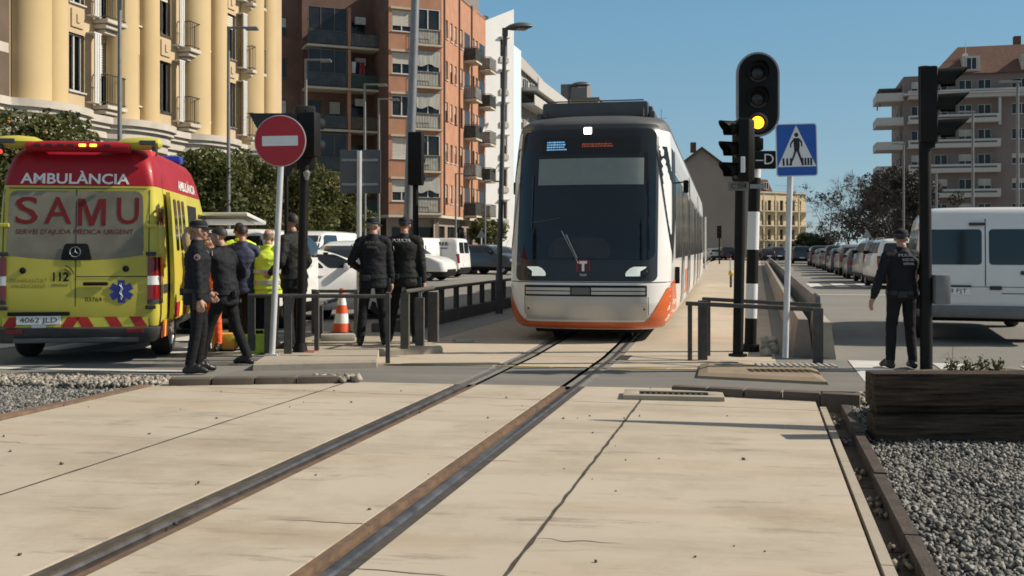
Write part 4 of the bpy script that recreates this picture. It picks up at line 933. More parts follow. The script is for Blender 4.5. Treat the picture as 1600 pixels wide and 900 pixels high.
def ring3(parent, c, r, m=ALU, name='emblem'):
    b = MB(); b.lathe([(r * .88, 0), (r, .006), (r * 1.02, .0), (r, -.006)], 28, Matrix.Translation(c) @ Matrix.Rotation(R(90), 4, 'X'), caps=False)
    for k in range(3):
        a = R(90 + 120 * k); d = V((math.cos(a), 0, math.sin(a))); n = V((-d.z, 0, d.x)); C0 = V(c)
        b.add([C0 + n * r * .13, C0 + d * r * .95, C0 - n * r * .13, C0 + V((0, -.012, 0))], [(0, 1, 3), (1, 2, 3), (0, 3, 2)])
    return b.build(name, m, parent, smooth=False)
def ambulance():
    Y0 = 12.95; t = thing('ambulance', 'yellow ambulance with red roof seen from behind, its side door slid open', 'ambulance', on(121, Y0), R(8.5))
    def P(z, b, f, w, rb=.10, rf=.35): return (z, b, f, w, rb, rf)
    B = Body([P(.36, .06, 5.80, .93), P(.46, .02, 5.88, .97), P(.60, .0, 5.9, .985), P(.92, .01, 5.86, .99), P(1.06, .02, 5.7, .99), P(1.18, .025, 5.25, .988), P(1.30, .03, 4.98, .985), P(1.7, .05, 4.62, .965), P(2.1, .075, 4.28, .94), P(2.235, .09, 4.15, .925), P(2.245, .09, 4.14, .925), P(2.45, .12, 3.95, .90, .14), P(2.62, .17, 3.75, .86, .18), P(2.72, .24, 3.6, .80, .22), P(2.78, .36, 3.4, .70, .3), P(2.81, .7, 3.0, .45, .3)])
    body_mesh(B, 'body', t, [BUMP, YEL, AMR], lambda z: 0 if z < .5 else (2 if z > 2.24 else 1), [(1.0, .35), (4.75, .35)])
    for y in (1.0, 4.75):
        for sx in (-1, 1): wheel(t, sx * .86, y, .35, .24, sx, rim=BUMP if sx < 0 else ALU)
    # underside: axle, tank, exhaust
    b = MB(); b.cyl((-.75, 1.0, .36), (.75, 1.0, .36), .06); b.box((0, 1.0, .38), (.26, .3, .24), bev=.05); b.box((.0, 2.7, .40), (1.3, 1.6, .2), bev=.04); b.tube([(-.5, 3, .34), (-.5, .5, .36), (-.55, .1, .36)], .04); b.build('underbody', BUMP, t, smooth=True)
    # rear glass (two doors), seam
    glass = patch(B.end(True, [(1.27 + (z - 1.36) * 1.0 if False else z, a, b_) for z, a, b_ in rows_round(1.36, 2.18, -.86, -.83, .80, .78, .09, 16)]), 'rear_window', DGLASS, t)
    # curved lower glass edge
    rows = []
    for i in range(7):
        q = i / 6; row = []
        for k in range(15):
            x = -.85 + 1.64 * k / 14; zb = 1.37 - .07 * (1 - (abs(x + .03) / .86) ** 2.2); row.append(V((x, B.yb(1.36) - .004 + (.02 if abs(x) > .93 else 0), zb + (1.385 - zb) * q)))
        rows.append(row)
    patch(rows, 'rear_window', DGLASS, t)
    b = MB(); b.grid(B.end(True, [(z, -.034, -.022) for z in (.52, .9, 1.3, 1.8, 2.2)], .007, 1))
    b.grid(B.end(True, [(2.205, -.84, .82), (2.217, -.84, .82)], .006, 12))
    for x in (-.905, .855): b.grid(B.end(True, [(z, x, x + .012) for z in (.52, .9, 1.3, 1.8, 2.2)], .006, 1))
    b.grid(B.end(True, [(1.085, -.02, .85), (1.097, -.02, .85)], .006, 8))
    b.build('door_gap', BUMP, t, fix=False)
    yw = lambda z: B.yb(z) - .0058
    tilt = lambda z0, z1: math.atan2(B.yb(z1) - B.yb(z0), z1 - z0)
    rotl = (R(90) - tilt(1.7, 2.1), 0, 0); ym = yw(1.91)
    for ch, x_, w_ in (('S', -.625, .27), ('A', -.25, .33), ('U', .60, .27)): text(ch, .485, TXR, t, (x_, ym, 1.91), rotl, fit=w_, bold=.004)
    b = MB(); h_ = .172; pm = [(-.17, -h_), (-.115, -h_), (-.115, .09), (-.03, -h_), (.03, -h_), (.115, .09), (.115, -h_), (.17, -h_), (.17, h_), (.085, h_), (0, -.07), (-.085, h_), (-.17, h_)]
    b.prism(pm, 0, .001, Matrix.Translation((.16, ym, 1.91)) @ Matrix.Rotation(rotl[0], 4, 'X')); b.build('lettering', TXR, t, fix=False)
    text("SERVEI D'AJUDA MÈDICA URGENT", .085, TXR, t, (-.04, yw(1.66), 1.66), (R(90) - tilt(1.6, 1.7), 0, 0), fit=1.42)
    text('AMBULÀNCIA', .185, WHITE_F, t, (-.05, B.yb(2.33) - .004, 2.33), (R(90) - tilt(2.25, 2.45), 0, 0), fit=1.32, bold=.004)
    b = MB(); b.grid(B.end(True, rows_round(1.30, 1.51, -.21, -.16, .17, .12, .03), .016)); b.build('latch_panel', BLACK, t, fix=False)
    ring3(t, (-.03, yw(1.4) - .017, 1.405), .066)
    b = MB(); b.box((.22, B.yb(1) - .025, 1.0), (.30, .03, .045), bev=.012); b.build('door_handle', BLACK, t, smooth=True)
    for x, z in ((-.66, 1.17), (.58, 1.19)):
        b = MB(); b.lathe([(.042, 0), (.036, .02), (.02, .026)], 14, Matrix.Translation((x, B.yb(z), z)) @ Matrix.Rotation(R(90), 4, 'X')); b.build('warning_light', BLACK, t, smooth=True)
    BR = mat('faded_brown_letter', (.30, .20, .03), .5)
    text('GENERALITAT', .062, BR, t, (-.59, yw(1.06), 1.045), align='CENTER', fit=.44); text('VALENCIANA', .062, BR, t, (-.59, yw(1.0), .975), fit=.42)
    b = MB(); b.prism(rrect(.055, .17, .02), 0, .003, Matrix.Translation((-.875, yw(1) + .006, 1.0)) @ UP); b.build('coat_of_arms', mat('crest_ochre', (.42, .34, .03), .5), t)
    text('112', .155, BLACK, t, (-.215, yw(1.1), 1.085), bold=.004, fit=.19); text('EMERGÈNCIES', .035, BLACK, t, (-.215, yw(1) + .001, .985), fit=.2)
    b = MB()
    for r in (.10, .145): b.tube([V((-.19 + r * math.cos(R(a)), yw(1.1), 1.09 + r * math.sin(R(a)))) for a in range(15, 76, 12)], .006, 5)
    b.build('wave_mark', BLACK, t)
    text('03764', .075, BLACK, t, (.19, yw(.8), .80), fit=.2)
    star_of_life(t, Matrix.Translation((.53, B.yb(.87) - .009, .90)), .29)
    # plate, recess, chevrons, bumper
    b = MB(); b.box((-.46, B.yb(.6) - .01, .625), (.74, .03, .05), bev=.01); b.build('plate_lamp_strip', BLACK, t)
    plate(t, B.yb(.55) - .018, .545, '4062 JLD', .53, .105, x=-.46)
    b = MB(); b.box((-.46, B.yb(.55) - .012, .46), (.17, .01, .06)); b.build('sticker', WHITE_F, t)
    b = MB(); b.mi = 0
    def chev(x0, x1, dx, z0=.455, z1=.60, mi=0):
        b.mi = mi; y = B.yb(.52) - .009 - .0007 * mi; b.add([V((x0, y, z0)), V((x1, y, z0)), V((x1 + dx, y, z1)), V((x0 + dx, y, z1))], [(0, 1, 2, 3)])
    b.mi = 1
    for x in (-.90, -.86): pass
    b.mi = 1; y = B.yb(.52) - .0075; b.add([V((-.90, y, .453)), V((.86, y, .453)), V((.86, y, .602)), V((-.90, y, .602))], [(0, 1, 2, 3)])
    for x, dx in ((-.9, .09), (-.2, .09), (.05, -.09), (.40, -.09), (.70, -.09)): chev(x, x + .15, dx)
    b.build('chevron_strip', [STRIPE_R, STRIPE_Y], t, fix=False)
    bb = Body([(.26, -.05, 1, .93, .12, .1), (.34, -.11, 1, .99, .14, .1), (.44, -.11, 1, 1.0, .14, .1), (.45, -.09, 1, 1.0, .14, .1)])
    m = MB()
    for sl in (bb.p,):
        m.loft([[V((p.x, min(p.y, .30), p.z)) for p in bb.ring(r)] for r in sl])
    m.build('rear_bumper', BUMP, t, smooth=True)
    b = MB(); b.box((.02, -.12, .30), (1.5, .05, .06), bev=.015); b.build('step_bar', mat('step_grey', (.10, .10, .10), .5, .3), t)
    for sx in (-1, 1):
        b = MB(); b.box((sx * .72, -.115, .41), (.2, .02, .05), bev=.008); b.build('reflector', RED_L, t)
        # corner chevrons on the bumper side
        b = MB(); b.mi = 0
        for k in range(3):
            for mi, o_ in ((0, 0), (1, .075)):
                b.mi = mi; y = .05 + k * .15 + o_; b.add([V((sx * 1.012, y, .30)), V((sx * 1.012, y + .075, .30)), V((sx * 1.012, y + .135, .52)), V((sx * 1.012, y + .06, .52))], [(0, 1, 2, 3)])
        b.build('chevron_strip', [STRIPE_R, STRIPE_Y], t, fix=False)
        # tail lights
        for z0, z1, m_ in ((.74, .80, BUMP), (.80, .98, RED_L), (.98, 1.10, WHITE_L), (1.10, 1.34, RED_L)):
            a, b_ = sorted((sx * .985, sx * .85)); q = B.end(True, [(z0 + .003, a, b_), (z1 - .003, a, b_)], .018, 8); mm = MB(); mm.grid(q)
            mm.grid(B.side(sx, [(z0, .06, .2), (z1, .06, .2)], .016, 2)); mm.build('tail_light', m_, t, fix=False)
        for zz in (.70, 1.38, 1.74):
            b = MB(); b.box((sx * .89, B.yb(zz) - .012, zz), (.13, .03, .05), bev=.012); b.build('hinge', YEL if zz > 1.5 else BUMP, t)
        # yellow light pod on the roof corner
        b = MB(); rings = []
        for q, xx in enumerate((.30, .42, .55, .75, .9, .97, 1.0)):
            h = (.01, .06, .11, .14, .13, .11, .04)[q]; zc = 2.86 - .02 * q * 0 - (.06 if q == 0 else .03 if q == 1 else 0) ; d = (.05, .12, .2, .24, .24, .2, .1)[q]
            rings.append([V((sx * xx, .16 + d * math.cos(R(a)) * .6, zc - .06 + h * .6 * math.sin(R(a)))) for a in range(0, 360, 30)])
        b.loft(rings); b.build('light_pod', YEL, t, smooth=True)
        b = MB(); b.box((sx * .85, .015, 2.80), (.2, .03, .06), bev=.01); b.build('pod_lamp', mat('smoked_lens', (.06, .06, .075), .15), t)
        b = MB(); b.box((sx * .93, .06, 2.70), (.06, .10, .12), bev=.02); b.build('pod_bracket', BUMP, t, smooth=True)
        b = MB(); b.lathe([(.03, 0), (.025, .03)], 12, Matrix.Translation((sx * .92, .0, 2.66)) @ Matrix.Rotation(R(90), 4, 'X')); b.build('marker_light', mat('lit_marker', (.5, .03, .02), .3, emit=((1, .08, .04), .8)), t)
    b = MB()
    rr = [[V((x, .09 + .18 * math.cos(R(a)) * .5, 2.745 - .35 * (x / 1.0) ** 4 * .2 + .07 * math.sin(R(a)))) for a in range(0, 360, 30)] for x in (-.62, -.5, -.3, 0, .3, .5, .62)]
    b.loft(rr); b.build('roof_light_bar', AMR, t, smooth=True)
    for x, lit in ((-.48, 0), (-.34, 0), (-.2, 0), (-.08, 0), (.06, 1), (.19, 1), (.36, 0)):
        b = MB(); b.box((x, -.004, 2.755), (.085, .02, .035), bev=.008)
        b.build('flash_lamp', mat('amber_lamp_lit', (.8, .3, .02), .3, emit=((1, .42, .04), 3.0)) if lit else mat('lamp_off', (.10, .012, .014), .25), t)
    # the camera side (right): red band text, sliding door standing open, opening
    text('AMBULÀNCIA', .19, WHITE_F, t, (B.w(2.35) + .006, 2.6, 2.36), (R(90) - .12, 0, R(90)), fit=1.5, bold=.004)
    b = MB()
    patch(B.side(1, [(.62, 2.05, 3.3), (1.2, 2.05, 3.3), (2.1, 2.05, 3.3)], .005), 'door_opening', DARKI, t)
    dr = MB(); rows_ = [(z, .62, 1.95) for z in (.5, .8, 1.1, 1.5, 1.9, 2.2)]
    o1 = B.side(1, rows_, .085, 6); i1 = B.side(1, rows_, .035, 6); dr.grid(o1); dr.grid(i1)
    for g in (0, -1): dr.grid([o1[g], i1[g]]); dr.grid([[r[g] for r in o1], [r[g] for r in i1]])
    d = dr.build('sliding_door', YEL, t, smooth=True)
    for y0_, y1_ in ((.80, 1.0), (1.12, 1.32), (1.44, 1.64)):
        patch(B.side(1, rows_round(1.42, 2.12, y0_ + .08, y0_, y1_ + .08, y1_, .04), .09), 'door_window', GLASS, d)
    rd = MB()
    for k in range(4):
        y = .68 + k * .3; rd.mi = k % 2
        rd.add([V((B.w(.6) + .09, y, .52)), V((B.w(.6) + .09, y + .28, .52)), V((B.w(.7) + .09, y + .38, .72)), V((B.w(.7) + .09, y + .1, .72))], [(0, 1, 2, 3)])
    rd.build('door_chevron', [STRIPE_R, STRIPE_Y], d, fix=False)
    b = MB(); b.box((B.w(1.2) + .1, 1.8, 1.12), (.04, .2, .05), bev=.01); b.build('door_handle', BLACK, d)
    text('SAMU', .3, TXR, t, (B.w(1.85) + .007, .30, 1.85), (R(90), 0, R(90)), fit=.5, bold=.006)
    text('GENERALITAT', .06, BR, t, (B.w(1.2) + .006, .35, 1.22), (R(90), 0, R(90)), fit=.42)
    for sx in (-1, 1):
        patch(B.side(sx, rows_round(1.38, 2.0, 3.4, 3.45, 4.72, 4.25, .06)), 'cab_window', GLASS, t)
        b = MB(); b.box((sx * 1.13, 4.55, 1.55), (.24, .14, .40), bev=.05); b.build('mirror', BUMP, t, smooth=True)
        pl = B.side(sx, [(.40, 1.5, 4.2), (.48, 1.5, 4.2)], .02, 4); mm = MB(); mm.grid(pl); mm.build('sill', BUMP, t, fix=False)
        mm = MB(); mm.grid(B.side(sx, [(.62, .45, .62) if False else (.86, .3, 5.2), (.98, .3, 5.2)], .006, 6)); mm.build('rub_strip', BUMP, t, fix=False)
    patch(B.end(False, rows_round(1.32, 2.05, -.86, -.78, .86, .78, .1)), 'windscreen', GLASS, t)
    b = MB(); b.box((0, 3.2, 2.84), (1.5, .35, .12), bev=.04); b.build('front_light_bar', mat('beacon_blue', (.02, .05, .35), .2), t, smooth=True)
    return t
ambulance()

# ---------------------------------------------------------------- white van on the right (rear)
def big_van():
    t = thing('parked_van', 'tall white minibus van with two dark rear windows by the right traffic signal', 'van', on(1540, 15.5) , -R(19))
    def P(z, b, f, w, rb=.10, rf=.35): return (z, b, f, w, rb, rf)
    B = Body([P(.38, .06, 4.9, .90), P(.46, .02, 4.95, .96), P(.60, .0, 5.0, .98), P(.95, .01, 4.95, .985), P(1.06, .015, 4.8, .985), P(1.18, .02, 4.4, .98), P(1.28, .025, 4.15, .975), P(1.7, .06, 3.8, .93), P(1.85, .075, 3.65, .905), P(1.95, .09, 3.5, .88, .14), P(2.03, .12, 3.3, .83, .2), P(2.075, .2, 3.0, .74, .3), P(2.09, .5, 2.6, .5, .3)])
    body_mesh(B, 'body', t, [BUMP, CAR_W], lambda z: 0 if z < .44 else 1, [(.95, .33), (4.1, .33)])
    for y in (.95, 4.1):
        for sx in (-1, 1): wheel(t, sx * .85, y, .33, .22, sx)
    for a, b_ in ((-.86, -.05), (.05, .86)):
        patch(B.end(True, rows_round(1.20, 1.74, a, a * .97, b_, b_ * .97, .05)), 'rear_window', GLASS, t)
    b = MB(); b.grid(B.end(True, [(z, -.007, .007) for z in (.5, 1, 1.5, 1.9)], .005, 1)); b.grid(B.end(True, [(.86, -.9, .9), (.868, -.9, .9)], .005, 8))
    for x in (-.9, .89): b.grid(B.end(True, [(z, x, x + .01) for z in (.5, 1, 1.5, 1.9)], .005, 1))
    b.build('door_gap', DARKI, t, fix=False)
    b = MB(); b.box((-.12, B.yb(1.8) - .03, 1.82), (.22, .05, .045), bev=.012); b.build('brake_light', BUMP, t)
    plate(t, -.003, .80, '4908 FJT', .50, .11, x=-.47)
    b = MB(); b.box((-.47, -.01, .875), (.54, .03, .025)); b.build('plate_lamp_strip', BUMP, t)
    for x, z, w_ in ((.14, .85, .17), (.55, 1.08, .14)):
        b = MB(); b.box((x, B.yb(z) - .012, z), (w_, .03, .06), bev=.014); b.build('door_handle', BUMP, t, smooth=True)
    b = MB(); b.add([V((.22, .003 - .012 + .012, .76)), V((.8, -.004, .76)), V((.8, -.004, .772)), V((.22, -.004, .772))], [(0, 1, 2, 3)]); b.build('door_crease', BUMP, t, fix=False)
    for sx in (-1, 1):
        a, b_ = sorted((sx * .975, sx * .90)); mm = MB(); mm.grid(B.end(True, [(.78, a, b_), (1.22, a, b_)], .012, 6)); mm.build('tail_light', RED_L, t, fix=False)
        patch(B.side(sx, rows_round(1.24, 1.76, .35, .38, 1.75, 1.75, .05)), 'side_window', GLASS, t); patch(B.side(sx, rows_round(1.24, 1.76, 1.85, 1.85, 3.7, 3.45, .05)), 'side_window', GLASS, t)
        b = MB(); b.box((sx * 1.1, 3.6, 1.3), (.2, .12, .3), bev=.04); b.build('mirror', BUMP, t, smooth=True)
    m = MB(); bb = Body([(.40, -.05, 1, .95, .12, .1), (.46, -.09, 1, .985, .14, .1), (.56, -.09, 1, .99, .14, .1), (.58, -.06, 1, .985, .14, .1)])
    m.loft([[V((p.x, min(p.y, .28), p.z)) for p in bb.ring(r)] for r in bb.p]); m.build('rear_bumper', mat('grey_bumper', (.16, .16, .165), .6), t, smooth=True)
    b = MB(); b.cyl((-.7, .95, .34), (.7, .95, .34), .06); b.box((0, 2.2, .42), (1.4, 2.6, .16)); b.build('underbody', DARKI, t)
    patch(B.end(False, rows_round(1.30, 1.8, -.84, -.76, .84, .76, .1)), 'windscreen', GLASS, t)
    # mirror/lamp block: reversing lamp on the corner
big_van()

# ---------------------------------------------------------------- parked cars, right row
g = 'cars parked along the right kerb'
row = [('minivan', CAR_W, 'parked_van', 'white small van with roof bars, nearest of the cars parked along the right kerb', 'van'), ('minivan', CAR_S, 'parked_car', 'silver people carrier parked just ahead of the white small van', 'car'),
       ('hatch', CAR_G, 'parked_car', 'third car of the right kerb row, a grey hatchback', 'car'), ('suv', CAR_S, 'parked_car', 'fourth car of the right kerb row, a silver off-roader', 'car'), ('hatch', CAR_N, 'parked_car', 'fifth car of the right kerb row, a navy hatchback', 'car'),
       ('suv', CAR_B, 'parked_car', 'sixth car of the right kerb row, a black off-roader', 'car'), ('hatch', CAR_S, 'parked_car', 'seventh car of the right kerb row, a silver hatchback', 'car'), ('saloon', CAR_G, 'parked_car', 'eighth car of the right kerb row, a grey saloon', 'car'), ('suv', CAR_B, 'parked_car', 'ninth and farthest car of the right kerb row, a black off-roader', 'car')]
for i, (k, p, nm, lb, ct) in enumerate(row):
    s_ = (40.6 + 6.0 * i); q = st(s_, 4.95 + .1 * (i % 2)); make_car(nm, lb, ct, q, -TH + R(random.uniform(-2, 2)), p, k, g, roofrails=(i == 0), trim=BLACK if k in ('minivan', 'suv') else p)
make_car('moving_car', 'small black car driving away in the far right lane', 'car', on(1252, 100), -TH, CAR_B, 'suv')
far = [(1192, 122, CAR_B), (1207, 123, CAR_N), (1222, 124, CAR_B), (1236, 125, CAR_G), (1112, 128, CAR_W), (1130, 127, CAR_B)]
for i, (px, Y, p) in enumerate(far):
    make_car('parked_car', ['dark car, first right of the striped pole, in the far row across the road', 'navy car in the far row, second right of the striped pole', 'black car in the far row beside the white sign pole', 'grey car at the right end of the far row', 'white car far behind the tram beyond the track end', 'black car beside the white one beyond the track end'][i], 'car', on(px, Y), R(8), p, 'suv' if i % 2 else 'hatch', 'cars in the far row across the road')
# ---------------------------------------------------------------- left side cars
make_car('parked_car', 'white hatchback seen from its side between the black pole and the officers', 'car', on(505, 21.5), -R(72), CAR_W, 'hatch', None, trim=CAR_W)
make_car('parked_car', 'white off-roader facing the road behind the white hatchback', 'car', on(550, 27.5), R(180 - 5), CAR_W, 'suv', None)
make_car('parked_van', 'white van parked beneath the orange trees, behind the black left pole', 'van', on(486, 31), R(170), CAR_W, 'van', None)
v = make_car('parked_van', 'white panel van with a lettered side parked by the brick building', 'van', on(656, 52), R(74), CAR_W, 'van', 'white vans parked by the brick building')

MK = Matrix.Translation((-.93, 0, 0)) @ Matrix.Rotation(.13, 4, 'Y'); m1 = mat('van_letter_dark', (.06, .06, .08), .5)
b = MB()
for k, w_ in enumerate((.12, .13, .10, .10, .13, .10, .12)): b.box((0, 0, 0), (.004, w_, .17), M=Matrix.Translation((-.912, -.72 - .17 * k, 1.68)) @ Matrix.Rotation(.13, 4, 'Y')); b.box((0, 0, 0), (.005, w_ * .4, .06), M=Matrix.Translation((-.914, -.72 - .17 * k, 1.66)) @ Matrix.Rotation(.13, 4, 'Y'))
b.build('lettering', m1, v)
b = MB(); b.box((0, 0, 0), (.004, 1.2, .05), M=Matrix.Translation((-.938, -1.22, 1.46)) @ Matrix.Rotation(.13, 4, 'Y')); b.build('lettering', m1, v)
b = MB(); b.prism([(.30 * math.cos(R(a)), .16 * math.sin(R(a))) for a in range(0, 181, 15)], 0, .004, Matrix.Translation((-.925, -.1, 1.50)) @ Matrix.Rotation(R(-90), 4, 'Z') @ UP); b.build('red_logo', mat('van_logo_red', (.30, .06, .09), .5), v)
make_car('parked_van', 'plain white van parked nose out beside the lettered van', 'van', on(640, 50), R(180 - 30), CAR_W, 'van', 'white vans parked by the brick building')
make_car('parked_car', 'white off-roader with its nose to the right in front of the lettered van', 'car', on(636, 46.5), -R(108), CAR_W, 'suv', None)
for i, (px, Y, p, k) in enumerate([(742, 60, CAR_B, 'suv'), (772, 58, CAR_N, 'suv'), (797, 68, CAR_G, 'hatch'), (722, 72, CAR_B, 'suv'), (752, 80, CAR_S, 'hatch'), (785, 88, CAR_B, 'suv')]):
    make_car('parked_car', ['black off-roader beside the lettered white van', 'navy off-roader beside the tall lamp post', 'grey hatchback at the left edge of the tram', 'black off-roader behind the lettered white van', 'silver hatchback far behind the navy off-roader', 'black off-roader far off beneath the white building'][i], 'car', on(px, Y), R(180 + 50), p, k, 'dark cars parked before the white building')
# police estate with raised tailgate behind the hi-vis man
pv = make_car('police_van', 'white van with raised tailgate behind the bald man in yellow', 'van', on(416, 20.2), -R(6), CAR_W, 'minivan')
tg = MB(); tg.box((0, 0, 0), (1.45, .95, .07), bev=.03, M=Matrix.Translation((0, -2.5, 1.96)) @ Matrix.Rotation(R(-8), 4, 'X')); o = tg.build('tailgate', CAR_W, pv, smooth=True)
tg = MB(); tg.box((0, 0, 0), (1.1, .5, .012), M=Matrix.Translation((0, -2.45, 1.918)) @ Matrix.Rotation(R(-8), 4, 'X')); tg.build('tailgate_window', GLASS, o)
tg = MB(); tg.box((0, 0, 0), (1.3, .02, .9), M=Matrix.Translation((0, -2.14, 1.22))); tg.build('load_space', DARKI, pv)
# ================================================================ tram
TW = mat('tram_white', (0.80, 0.79, 0.77), 0.3, var=.04, scale=1.2, coat=.4)
TO = mat('tram_orange', (0.62, 0.13, 0.035), 0.38, var=.06, scale=1.5, coat=.3)
TG = mat('tram_roof_grey', (0.075, 0.077, 0.08), 0.55, var=.15, scale=2)
TS_ = mat('tram_silver_panel', (0.50, 0.49, 0.47), 0.35, .35, var=.06, scale=2)
TB = mat('tram_screen_glass', (0.008, 0.011, 0.014), 0.07, var=.3, scale=1, spec=.55)
TBK = mat('tram_black_panel', (0.016, 0.017, 0.019), 0.3, var=.15, scale=2, coat=.3)
class TramSurf:
    tab = [(.20, .20, 1.12), (.26, .12, 1.19), (.40, .05, 1.25), (.60, .0, 1.27), (.90, .0, 1.275), (1.10, .05, 1.28), (1.5, .13, 1.28), (2.0, .23, 1.275), (2.5, .33, 1.27), (3.0, .44, 1.255), (3.32, .55, 1.235), (3.46, .66, 1.20), (3.56, .86, 1.12), (3.62, 1.2, .95)]
    rad = .52
    def yf(s, z): return interp(s.tab, z, 1)
    def w(s, z): return interp(s.tab, z, 2)
    def d(s, x, w):
        x = min(abs(x), w); e = max(0, x - (w - s.rad)) / s.rad
        return .16 * (x / w) ** 2 + s.rad * (1 - math.sqrt(max(0, 1 - e * e))) * 1.0
    def pt(s, q, z, off=0.0):                         # q: arc parameter, |q|<=w on the nose, beyond it along the side
        w = s.w(z); sg = 1 if q >= 0 else -1; a = abs(q)
        def raw(a):
            if a <= w: return V((sg * a, s.yf(z) + s.d(a, w), z))
            return V((sg * w, s.yf(z) + s.d(w, w) + (a - w), z))
        p = raw(a)
        if off:
            h = .01; t_ = (raw(a + h) - raw(max(0, a - h)))
            n = V((t_.y * sg, -t_.x * sg, 0)); 
            if a < h: n = V((0, -1, 0))
            n.normalize(); p = p + n * off
        return p
S = TramSurf()
def qs(w, L):
    k = [math.sin(R(90) * i / 30) for i in range(31)]; front = [w * (.0 + x) for x in k]
    return front + [w + x for x in (.2, .5, 1, 2, 4, 7)] + [w + L]
def tpatch(rows, name, m, parent, off=.006, nc=20, clus=False):
    out = []
    for z, a, b in rows:
        out.append([S.pt(a + (b - a) * i / nc, z, off) for i in range(nc + 1)])
    return patch(out, name, m, parent)
def tram():
    t = thing('tram', 'white and orange tram with black front coming along the track', 'tram', stc(15.45, -2.51), -TH + math.atan(.034))
    LEN = 28.0; rings = []
    zs_ = sorted(set([a for a, _, _ in S.tab] + list(np.linspace(.22, 3.5, 56))))
    for z in zs_:
        w = S.w(z)
        half = [S.pt(q, z) for q in qs(w, 1)]
        half = [p for p in half]; yb = LEN
        half[-1] = V((half[-1].x, yb, z)); left = [V((-p.x, p.y, p.z)) for p in half[1:]][::-1]
        rings.append(left + half)
    b = MB(); b.loft(rings); n = len(rings[0]); b.m = []
    for i in range(len(rings) - 1): b.m += [1 if zs_[i] >= 3.30 else 0] * n
    b.m += [1, 1]; b.build('body', [TW, TG], t, smooth=50)
    # orange skirt: front strip and corner sweep
    rows = []
    for i in range(8):
        z = .225 + .145 * i / 7; rows.append((z, -1.20, 1.20))
    tpatch([(z, -S.w(z) * .985, S.w(z) * .985) for z in np.linspace(.215, .318, 8)], 'orange_skirt', TO, t, .009, 60)
    for sg in (-1, 1):
        rows = []
        for i in range(15):
            z = .23 + .70 * i / 14; w = S.w(z); q0 = interp([(.2, .80), (.30, .84), (.345, .93), (.5, 1.04), (.67, 1.13), (.84, 1.215), (.95, 1.33)], z, 1); q0 += .07 * (sg < 0); q1 = w + 1.2 + 1.2 * (1 - (z - .23) / .7)
            rows.append((z, sg * q0, sg * q1) if sg > 0 else (z, -q1, -q0))
        tpatch(rows, 'orange_corner', TO, t, .011, 40)
        for y0, y1 in ((5.6, 7.5), (13.2, 15.2), (20.2, 22.4)):
            tpatch([(z, *sorted((sg * (S.w(z) + y0 + (z - .24) * 1.0), sg * (S.w(z) + y1)))) for z in (.24, .5, .8, 1.0)], 'orange_corner', TO, t, .006, 6)
    text('TRAM', .13, WHITE_F, t, S.pt(1.50, .60, .018) , (R(90), 0, R(75)), fit=.34); text('d’Alacant', .07, WHITE_F, t, S.pt(1.50, .46, .018), (R(90), 0, R(75)), fit=.32)
    # black mask, screen
    tpatch(rows_round(.945, 3.42, -1.12, -1.12, 1.08, 1.08, .09, 26), 'front_mask', TBK, t, .008, 36)
    tpatch(rows_round(1.28, 3.34, -1.08, -1.07, 1.04, 1.04, .12, 26), 'windscreen', TB, t, .014, 36)
    BL = mat('sun_blind', (0.20, 0.235, 0.22), .5, var=.06, spec=.6, coat=.3); tpatch([(z, -.78, .86) for z in (2.44, 2.64, 2.86)], 'sun_blind', BL, t, .018, 30)
    # destination display
    tpatch(rows_round(2.94, 3.20, -.74, -.74, .80, .80, .02), 'display', mat('display_black', (.006, .007, .009), .15), t, .019, 26)
    LB = mat('display_blue', (.05, .2, .4), .5, emit=((.25, .6, 1.0), .55)); LR = mat('display_red', (.25, .05, .03), .5, emit=((1, .2, .1), .12))
    rng = random.Random(4); b = MB()
    for zz, hh in ((3.125, .022), (3.085, .022), (3.045, .022), (3.005, .018)):
        x_ = -.66
        while x_ < -.38: w_ = rng.choice([.018, .03, .045]); b.box(S.pt(x_ + w_ / 2, zz, .024), (w_, .004, hh)); x_ += w_ + .010
    b.build('display_text', LB, t); b = MB()
    for zz in (3.085, 3.05):
        x_ = -.10
        while x_ < .36: w_ = rng.choice([.02, .03, .05]); b.box(S.pt(x_ + w_ / 2, zz, .024), (w_, .004, .022)); x_ += w_ + .012
    b.build('display_text', LR, t)
    b = MB(); b.box((0, 0, 0), (.12, .03, .11), bev=.02, M=Matrix.Translation(S.pt(-.02, 3.30, .02))); b.build('top_headlight', mat('lamp_white_lit', (.9, .9, .85), .3, emit=((1, .97, .88), 6)), t, smooth=True)
    # wiper
    b = MB(); b.tube([S.pt(-.30, 1.66, .05), S.pt(-.12, 1.30, .05)], .010, 6); b.tube([S.pt(-.38, 1.72, .03), S.pt(-.1, 1.22, .05)], .006, 5); b.build('wiper', ALU, t)
    b = MB(); b.tube([S.pt(-.86, 2.6, .03), S.pt(-.86, 1.75, .03)], .010, 6); b.tube([S.pt(-.86, 1.85, .03), S.pt(-.4, 1.92, .03)], .008, 6); b.build('cab_rail', mat('dim_rail', (.06, .06, .065), .4), t)
    # dash and seat shapes seen through the screen (dark shapes)
    DSH = mat('dash_dim', (.022, .028, .04), .5); tpatch(rows_round(1.30, 1.62, -.62, -.5, .42, .3, .12), 'dashboard', DSH, t, .017, 16)
